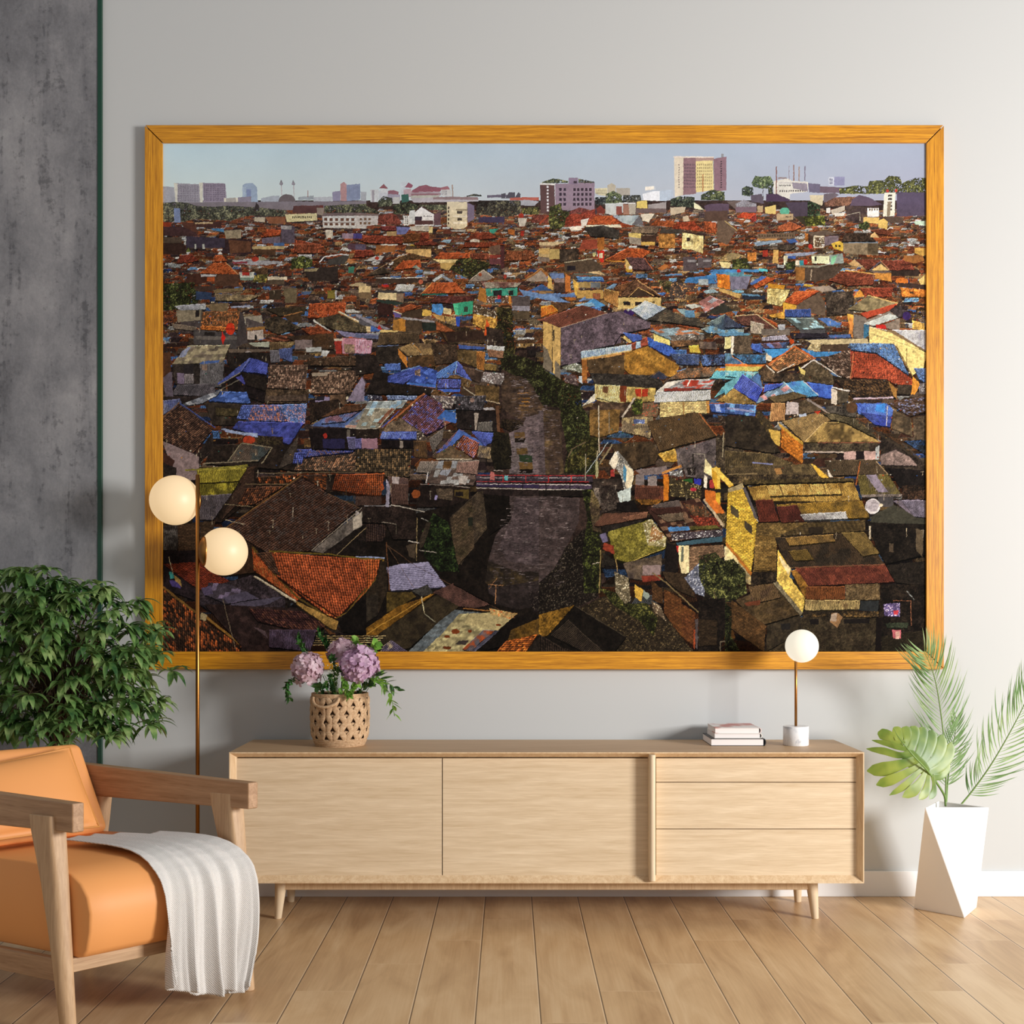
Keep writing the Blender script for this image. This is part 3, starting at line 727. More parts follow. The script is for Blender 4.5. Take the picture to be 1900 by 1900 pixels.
sprig([bf+Vector((0,-.03,.08)), R3(830,420,4.80), R3(790,440,4.78), R3(775,480,4.775)], M['green_dark'], 'small dark sprig between the two front blooms', 25, 0.0250, 0.0175, 29, start=.15)
sprig([bf, R3(830,330,4.84), R3(820,260,4.82)], M['green_dark'], 'cluster of small dark leaves between the mauve blooms', 37, 0.0200, 0.0108, 30, start=.3, spread=1.3)
sprig([bf, R3(1120,420,4.85), R3(1165,370,4.84)], M['green_light'], 'pale green berry sprig at the right side of the bouquet', 27, 0.0163, 0.0121, 31, start=.4)
sprig([bf+Vector((-.02,-.02,.06)), R3(740,500,4.82), R3(720,470,4.80)], M['green_dark'], 'dark leaves tucked under the left pale bloom', 26, .026, .016, 41, start=.2, spread=1.2)
sprig([bf+Vector((.02,-.02,.06)), R3(960,480,4.80), R3(1010,440,4.79)], M['green_light'], 'fresh green leaves tucked under the right mauve bloom', 26, .026, .017, 42, start=.2, spread=1.2)
sprig([bf+Vector((0,-.01,.08)), R3(830,440,4.83), R3(860,330,4.82)], M['green_dark'], 'dark leafy stem standing in the middle gap of the bouquet', 34, .026, .015, 43, start=.2, spread=1.1)
sprig([bf+Vector((.03,0,.07)), R3(1050,480,4.84), R3(1100,440,4.82)], M['green_dark'], 'dark leaves at the right rim of the basket', 24, .028, .016, 44, start=.2, spread=1.1)
# tiny white filler buds
rr = random.Random(44); e = empty('filler_flower', bf, 'airy sprig of tiny white buds between the mauve blooms', 'flower'); upd()
b = MB(); s_ = MB()
for k in range(60):
    p = R3(rr.gauss(830, 45), rr.gauss(370, 50), rr.uniform(4.77, 4.83)); rr_ = rr.uniform(.0018, .0032)
    b.add([p+Vector(v)*rr_ for v in ((1,0,0),(-1,0,0),(0,1,0),(0,-1,0),(0,0,1),(0,0,-1))], [(0,2,4),(2,1,4),(1,3,4),(3,0,4),(2,0,5),(1,2,5),(3,1,5),(0,3,5)])
    s_.tube([bf+Vector((rr.uniform(-.02,.02), -.02, .09)), p], .0004, 3, cap=False)
bo_ = b.build('buds', mat('white_bud', rgb(226,222,206), .7)[0], e, smooth=True); bo_['kind'] = 'stuff'; s_.build('stem', M['stem'], e)

# ------------------------------------------------ weeping potted tree behind the armchair
px0, pd0 = 110, 4.60
tx = X(px0, pd0); ty = pd0-DW
tr = empty('potted_tree', (tx, ty, 0), 'bushy green weeping leaved plant standing behind the orange armchair', 'plant'); upd()
b = MB(); b.lathe([(.10, 0), (.12, .005), (.145, .28), (.15, .285), (.15, .30), (.138, .30), (.135, .27), (1e-4, .27)], (tx, ty, 0), 40); b.build('pot', M['clay'], tr, smooth=False)
b = MB(); b.lathe([(.134, .262), (.134, .276), (1e-4, .278)], (tx, ty, 0), 30); b.build('soil', M['soil'], tr)
trunk = MB()
top = Vector((tx, ty, .80))
trunk.tube(spline([(tx, ty, .26), (tx+.02, ty, .5), (tx-.01, ty+.01, .7), top], 14), [.016-.0005*i for i in range(15)], 8)
rr = random.Random(7)
# outline of the crown in the photograph (pixels), used to seat the leaf clusters
OUT = [(-60,1090),(-30,1075),(20,1065),(45,1060),(90,1068),(118,1085),(150,1080),(165,1092),(200,1100),(245,1110),(268,1130),(262,1150),(250,1165),(290,1168),(300,1195),(290,1215),(325,1245),(318,1262),(282,1250),(275,1290),(300,1310),(300,1340),(290,1370),(262,1350),(250,1372),(225,1355),(215,1385),(200,1372),(160,1370),(120,1360),(100,1345),(60,1365),(20,1375),(-40,1380),(-60,1300)]
def inside(x, y):
    c_ = False; n = len(OUT)
    for i in range(n):
        x1_, y1_ = OUT[i]; x2_, y2_ = OUT[(i+1) % n]
        if (y1_ > y) != (y2_ > y) and x < (x2_-x1_)*(y-y1_)/(y2_-y1_)+x1_: c_ = not c_
    return c_
tips = []
tries = 0
while len(tips) < 270 and tries < 20000:
    tries += 1
    x, y = rr.uniform(-70, 325), rr.uniform(1062, 1385)
    if not inside(x, y+6): continue
    rx_ = (x-110)/210; rz_ = (y-1225)/165; q = max(0, 1-rx_*rx_*.8-rz_*rz_*.6)
    dp = pd0+rr.choice((-1, -1, 1))*rr.uniform(.5, 1)*.30*math.sqrt(q)
    if any((x-a)**2+(y-c_)**2 < 12**2 and abs(dp-e_) < .12 for a, c_, e_ in tips): continue
    tips.append((x, y, dp))
tips += [(x, y, pd0-.24+.05*math.sin(x)) for x, y in ((40,1345),(75,1352),(98,1362),(125,1350),(150,1366),(178,1358),(205,1375),(228,1352),(60,1372),(112,1384),(196,1352),(140,1335),(85,1330),(15,1350))]
lf = MB()
for x, y, dp in tips:
    p = W3(x, y-6, dp); p.y = min(p.y, -.09)
    mid_ = top.lerp(p, .5)+Vector((0, 0, .10)); 
    if rr.random() < .6: trunk.tube(spline([top-Vector((0,0,rr.uniform(0,.2))), mid_, p], 6), [.004,.0036,.003,.0026,.002,.0016,.0012], 4, cap=False)
    n = rr.randint(8, 12); out_ = Vector((p.x-tx, (p.y-ty), 0)); out_ = out_.normalized() if out_.length > .01 else Vector((0,-1,0))
    for k in range(n):
        a = 2*math.pi*k/n+rr.uniform(-.4, .4)
        hd = (Vector((math.cos(a), math.sin(a), 0))+out_*.5).normalized()
        d0 = (hd+Vector((0, 0, rr.uniform(-.5, .75)))).normalized(); L_ = rr.uniform(.062, .100); q = []; p_ = p.copy()
        for j in range(7):
            q.append(p_.copy()); p_ = p_+d0*L_/6; d0 = (d0+Vector((0, 0, -rr.uniform(.16, .34)))).normalized()
        if max(v_.y for v_ in q) > -.02: continue
        sidev = hd.cross(Vector((0,0,1))); upv = sidev.cross(d0).normalized()
        if upv.z < 0: upv = -upv
        # tangent-safe up vector
        blade(lf, q, rr.uniform(.020, .029), (hd+Vector((0,0,.9))).normalized(), None, .3)
trunk.build('trunk', M['bark'], tr, smooth=True)
lf.build('foliage', M['ficus'], tr, smooth=True)
# ------------------------------------------------ the photograph inside the frame
# Painted as flat pigment on one thin sheet: a fine grid whose vertices carry the ink colour.
PX0, PY0, PWD, PHT, SS = 301, 264, 1419, 946, 2
rng = np.random.default_rng(12); RR = random.Random(99)
H_, W_ = PHT*SS, PWD*SS
CV = np.zeros((H_, W_, 3), np.float32)
def vnoise(cell, seed):
    r = np.random.default_rng(seed); gh, gw = int(H_/cell)+3, int(W_/cell)+3
    g_ = r.random((gh, gw)).astype(np.float32)
    y = np.arange(H_)/cell; x = np.arange(W_)/cell; yi = y.astype(int); xi = x.astype(int)
    fy = (y-yi)[:, None].astype(np.float32); fx = (x-xi)[None, :].astype(np.float32)
    fy = fy*fy*(3-2*fy); fx = fx*fx*(3-2*fx)
    a = g_[yi][:, xi]; b_ = g_[yi][:, xi+1]; c_ = g_[yi+1][:, xi]; d_ = g_[yi+1][:, xi+1]
    return a*(1-fx)*(1-fy)+b_*fx*(1-fy)+c_*(1-fx)*fy+d_*fx*fy
NF = vnoise(2.3, 1)*.6+vnoise(4.7, 21)*.4; NM = vnoise(5, 2)*.3+vnoise(11, 22)*.35+vnoise(23, 23)*.35; NL = vnoise(31, 3)*.6+vnoise(13, 24)*.4; NX = vnoise(160, 4)
NW = rng.random((H_, W_)).astype(np.float32)
_a = vnoise(6, 5); NH = _a[np.minimum((np.arange(H_)*2.6).astype(int) % H_, H_-1)]*.6+vnoise(17, 25)[(np.arange(H_)*2).astype(int) % H_]*.4
def hx(s): return np.array([int(s[i:i+2], 16) for i in (0, 2, 4)], np.float32)
def mask(pts):
    P = np.array(pts, np.float64); P = (P-[PX0, PY0])*SS
    x0 = max(0, int(P[:, 0].min())); x1 = min(W_, int(P[:, 0].max())+2); y0 = max(0, int(P[:, 1].min())); y1 = min(H_, int(P[:, 1].max())+2)
    if x1 <= x0 or y1 <= y0: return None
    yy, xx = np.mgrid[y0:y1, x0:x1]; xx = xx+.5; yy = yy+.5; m_ = np.zeros(xx.shape, bool); n = len(P)
    for i in range(n):
        ax, ay = P[i]; bx_, by_ = P[(i+1) % n]
        if ay == by_: continue
        m_ ^= ((ay > yy) != (by_ > yy)) & (xx < (bx_-ax)*(yy-ay)/(by_-ay)+ax)
    return m_, y0, y1, x0, x1, xx, yy, P
def poly(pts, col, kind='f', per=0, c2=None, amp=1.0):
    r = mask(pts)
    if r is None: return
    m_, y0, y1, x0, x1, xx, yy, P = r
    if not m_.any(): return
    sl = (slice(y0, y1), slice(x0, x1)); col = hx(col) if isinstance(col, str) else np.array(col, np.float32)
    nf, nm, nw, nl = NF[sl], NM[sl], NW[sl], NL[sl]
    c2 = hx(c2) if isinstance(c2, str) else c2
    ea = P[1]-P[0]; eb = P[-1]-P[0]; la = np.hypot(*ea)+1e-6; lb = np.hypot(*eb)+1e-6
    det = ea[0]*eb[1]-ea[1]*eb[0]
    if abs(det) < 1e-3: det = 1e-3
    dx, dy = xx-P[0][0], yy-P[0][1]
    u = (dx*eb[1]-dy*eb[0])/det*la/SS; v = (dy*ea[0]-dx*ea[1])/det*lb/SS      # photo px along each edge
    sh = 1+amp*(.16*(nm-.5)+.10*(nf-.5)+.05*(nw-.5)); extra = 0; mixf = None
    if kind == 'g': sh = 1+amp*(.75*(nm-.5)+.55*(nf-.5)+.25*(nw-.5)); mixf = np.clip((nl*.6+nf*.4-.5)*3.2+.4, 0, 1)
    elif kind == 'r':
        p = per or 2.6; a = np.sin(2*np.pi*u/p); b_ = np.sin(2*np.pi*v/(p*1.15)+(np.floor(u/p) % 2)*1.2)
        cell = np.sin(np.floor(u/p)*12.9898+np.floor(v/(p*1.15))*78.233)*43758.5453; cell = cell-np.floor(cell)
        sh = (1+.34*a+.16*b_)*(.72+.5*cell)*(1+.4*(nm-.5)); mixf = np.clip((cell-.55)*2.5+(nl-.5)*1.5, 0, 1)
    elif kind == 'c':
        p = per or 2.2; sh = (1+.44*np.sin(2*np.pi*u/p))*(1+.34*(nm-.5)+.18*(nf-.5)); mixf = np.clip((nl-.45)*4+(nm-.5)*2, 0, 1)
    elif kind == 'd':                      # sheets : patchwork of panels
        p = per or 9; cell = np.sin(np.floor(u/p)*12.9898+np.floor(v/(p*.8))*78.233)*43758.5453; cell = cell-np.floor(cell)
        sh = (.75+.45*cell)*(1+.2*np.sin(2*np.pi*u/2.2))*(1+.4*(nm-.5)); mixf = (cell > .6)*1.0
    elif kind == 'k':
        p = per or 3.0; row = np.floor(v/p); uu = u/(p*2)+.5*(row % 2); mort = ((v/p-row) < .22) | ((uu-np.floor(uu)) < .12)
        cell = np.sin(np.floor(uu)*12.9898+row*78.233)*43758.5453; cell = cell-np.floor(cell)
        sh = (1-.38*mort)*(.84+.3*cell)*(1+.3*(nm-.5)); mixf = np.clip((nl-.5)*3, 0, 1)
    elif kind == 'v': m_ = m_ & (nf*.55+nm*.45 > .34); sh = 1+1.5*(nm-.5)+1.3*(nf-.5); mixf = np.clip((NF[sl]*.6+nm*.4-.52)*5, 0, 1)
    elif kind == 'w': sh = 1+.55*(NH[sl]-.5)+.3*(nm-.5); mixf = np.clip((nl-.5)*3, 0, 1)
    elif kind == 's':                      # heaps : confetti of bright bits over the base
        sh = 1+.6*(nm-.5)+.6*(nf-.5); mixf = (nf > .70)*1.0
    c = np.broadcast_to(col, m_.shape+(3,)).copy()
    if c2 is not None and mixf is not None: c = c*(1-mixf[..., None])+c2*mixf[..., None]
    c = c*np.clip(sh, .1, 2)[..., None]
    CV[sl][m_] = np.clip(c, 0, 255)[m_]
def line(pts, w_, col):
    for (ax, ay), (bx_, by_) in zip(pts[:-1], pts[1:]):
        L_ = math.hypot(bx_-ax, by_-ay)+1e-6; nx, ny = -(by_-ay)/L_*w_/2, (bx_-ax)/L_*w_/2
        poly([(ax+nx, ay+ny), (bx_+nx, by_+ny), (bx_-nx, by_-ny), (ax-nx, ay-ny)], col)
def ell(x0, y0, x1, y1, col, kind='f', n=22, c2=None):
    poly([((x0+x1)/2+(x1-x0)/2*math.cos(2*math.pi*k/n), (y0+y1)/2+(y1-y0)/2*math.sin(2*math.pi*k/n)) for k in range(n)], col, kind, c2=c2)
def blob(x0, y0, x1, y1, col, c2, seed=0):
    r = random.Random(seed+int(x0*7+y0)); n = 26
    poly([((x0+x1)/2+(x1-x0)/2*math.cos(2*math.pi*k/n)*r.uniform(.78, 1.08), (y0+y1)/2+(y1-y0)/2*math.sin(2*math.pi*k/n)*r.uniform(.75, 1.1)) for k in range(n)], col, 'v', c2=c2)

# sky gradient, left further lightened and right darkened to offset room light falloff
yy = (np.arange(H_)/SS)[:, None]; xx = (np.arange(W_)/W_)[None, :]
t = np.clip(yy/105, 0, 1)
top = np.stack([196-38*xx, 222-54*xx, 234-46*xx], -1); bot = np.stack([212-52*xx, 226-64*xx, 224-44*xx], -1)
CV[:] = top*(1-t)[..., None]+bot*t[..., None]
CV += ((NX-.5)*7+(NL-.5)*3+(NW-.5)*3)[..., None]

# the sea of roofs, back to front, each a small pitched or lean-to roof above its wall
def mixh(a, b_, t_): return hx(a)*(1-t_)+hx(b_)*t_
ROOF_L = ['5a3a30', '4a3330', '6e3e28', '3f3236', '57473f', '7a4226', '6a5a50', '443a3c', '352a2c']
ROOF_R = ['8a4a2a', '6a4630', '86502e', '57402e', '77593a', '5e4d3c', '8f5430', '4a3c32', '8c7454', '6b6050']
WALL_L = ['6a5c58', '57504e', '4a4246', '7c6c5e', '8b7a68', '3c3434']
WALL_R = ['b89660', '9a7c50', '7c6648', 'c8a468', '6a5640', '8a7a66', '564838', 'b07838']
def shanty(y0, y1, xa, xb, dens=1.0, keep=lambda x, y: True, seed=1, dark=1.0):
    r = random.Random(seed); y = y0
    while y < y1:
        k = (y-375)/830.0; hgt = 4.5+26*max(0, k)**1.15+r.uniform(-1, 1); x = xa-r.uniform(0, hgt*2)
        while x < xb:
            w_ = hgt*r.uniform(1.4, 3.2); yy_ = y+r.uniform(-.35, .35)*hgt
            if keep(x+w_/2, yy_):
                lit = min(1, max(0, (x-520)/420))*(1 if y < 900 else .6)
                if r.random() < .5*lit+.12: rc, wc = r.choice(ROOF_R), r.choice(WALL_R)
                else: rc, wc = r.choice(ROOF_L), r.choice(WALL_L)
                q = r.random()
                if 500 < y and q < .07: rc = r.choice(['3f66a8', '4a74b8', '37508c', '5c86bc'])
                elif q < .10: rc = r.choice(['b8bcc4', '9aa0a8', '8c94a0'])
                elif y < 560 and q < .24: rc = r.choice(['74402c', '86482c', '653626'])
                f = r.uniform(.72, 1.08)*dark; rc = hx(rc)*f; wc = hx(wc)*f*.95
                if y < 440: z_ = (440-y)/95; rc = rc*(1-.35*z_)+np.array([120, 112, 116])*.35*z_; wc = wc*(1-.3*z_)+np.array([150, 144, 146])*.3*z_
                wall = hgt*r.uniform(.5, .95); rf = hgt*r.uniform(.45, .8); sk = r.uniform(-.35, .35)*hgt
                poly([(x-1, yy_), (x+w_+1, yy_), (x+w_+1, yy_+wall+hgt*.4), (x-1, yy_+wall+hgt*.4)], hx('2a2222')*dark, 'g')
                poly([(x+1, yy_), (x+w_-1, yy_), (x+w_-1, yy_+wall), (x+1, yy_+wall)], wc, 'g', amp=.7)
                n = int(w_/max(3.5, hgt*.35))
                for i in range(n):
                    if r.random() < .5:
                        wx = x+(i+.3)*w_/n; poly([(wx, yy_+wall*.25), (wx+hgt*.14+.6, yy_+wall*.25), (wx+hgt*.14+.6, yy_+wall*.72), (wx, yy_+wall*.72)], hx(r.choice(['1e1a1c', '2c2628', 'd8d0c0', '3c4654', '241c1a'])))
                kind = 'r' if r.random() < .6 else 'c'; per = max(1.8, hgt*.11)
                if r.random() < .45:
                    px_ = x+w_*r.uniform(.3, .7); poly([(px_-w_*.2, yy_-rf), (px_+w_*.25, yy_-rf), (x+w_+2, yy_+1), (x-2, yy_+1)], rc, kind, per, amp=1)
                    line([(px_-w_*.2, yy_-rf), (x-2, yy_+1)], .9, rc*1.45)
                else:
                    poly([(x+sk, yy_-rf), (x+w_+sk, yy_-rf-r.uniform(-.1, .1)*hgt), (x+w_+1.5, yy_+1), (x-1.5, yy_+1)], rc, kind, per)
                    if r.random() < .6: line([(x+sk, yy_-rf), (x+w_+sk, yy_-rf)], .9, rc*1.5)
                if r.random() < .35: line([(x-1.5, yy_+1), (x+w_+1.5, yy_+1)], .8, rc*1.3+18)
            x += w_*r.uniform(.75, 1.15)/dens
        y += hgt*.42
def bits(y0, y1, xa, xb, n, seed, s0=1.0, s1=2.6, cols=None, keep=lambda x, y: True):
    r = random.Random(seed)
    cols = cols or ['d8d4cc', 'b04028', 'c8a060', '3c64a8', 'e6e0d0', '2a2426', '1c1819', 'a86834', '8fa8c0', 'd06030', '3c8c84', 'c89048']
    for _ in range(n):
        x, y = r.uniform(xa, xb), r.uniform(y0, y1)
        if not keep(x, y): continue
        s = s0+(s1-s0)*r.random()*((y-380)/800+.4)
        poly([(x, y), (x+s*r.uniform(.8, 2.4), y+r.uniform(-.4, .4)), (x+s*r.uniform(.8, 2), y+s), (x, y+s)], hx(r.choice(cols))*r.uniform(.6, 1.0))
def nowater(x, y):
    if y < 640 or y > 1212: return True
    a = np.interp(y, [640, 700, 790, 880, 1000, 1100, 1212], [925, 915, 915, 895, 860, 860, 900]); c_ = np.interp(y, [640, 700, 790, 880, 1000, 1100, 1212], [985, 1035, 1075, 1095, 1125, 1140, 1270])
    return not (a < x < c_)
poly([(301, 372), (1719, 372), (1719, 1210), (301, 1210)], '3c2f2c', 'g')
shanty(392, 640, 296, 1722, 1.0, seed=3)
bits(395, 640, 301, 1719, 2600, 5)
bits(395, 660, 301, 1719, 5200, 51, .7, 1.8, ['1c1718', '231d1c', '3a2c28', 'b8aa96', '8c7c6c', '6a4634', '4c4440', 'c8bca8', '2a2422', '9c6c3c'])
shanty(640, 900, 296, 1722, 1.0, nowater, seed=6, dark=.8)
bits(640, 900, 301, 1719, 800, 7, keep=nowater)
shanty(900, 1215, 296, 1722, 1.0, nowater, seed=8, dark=.45)

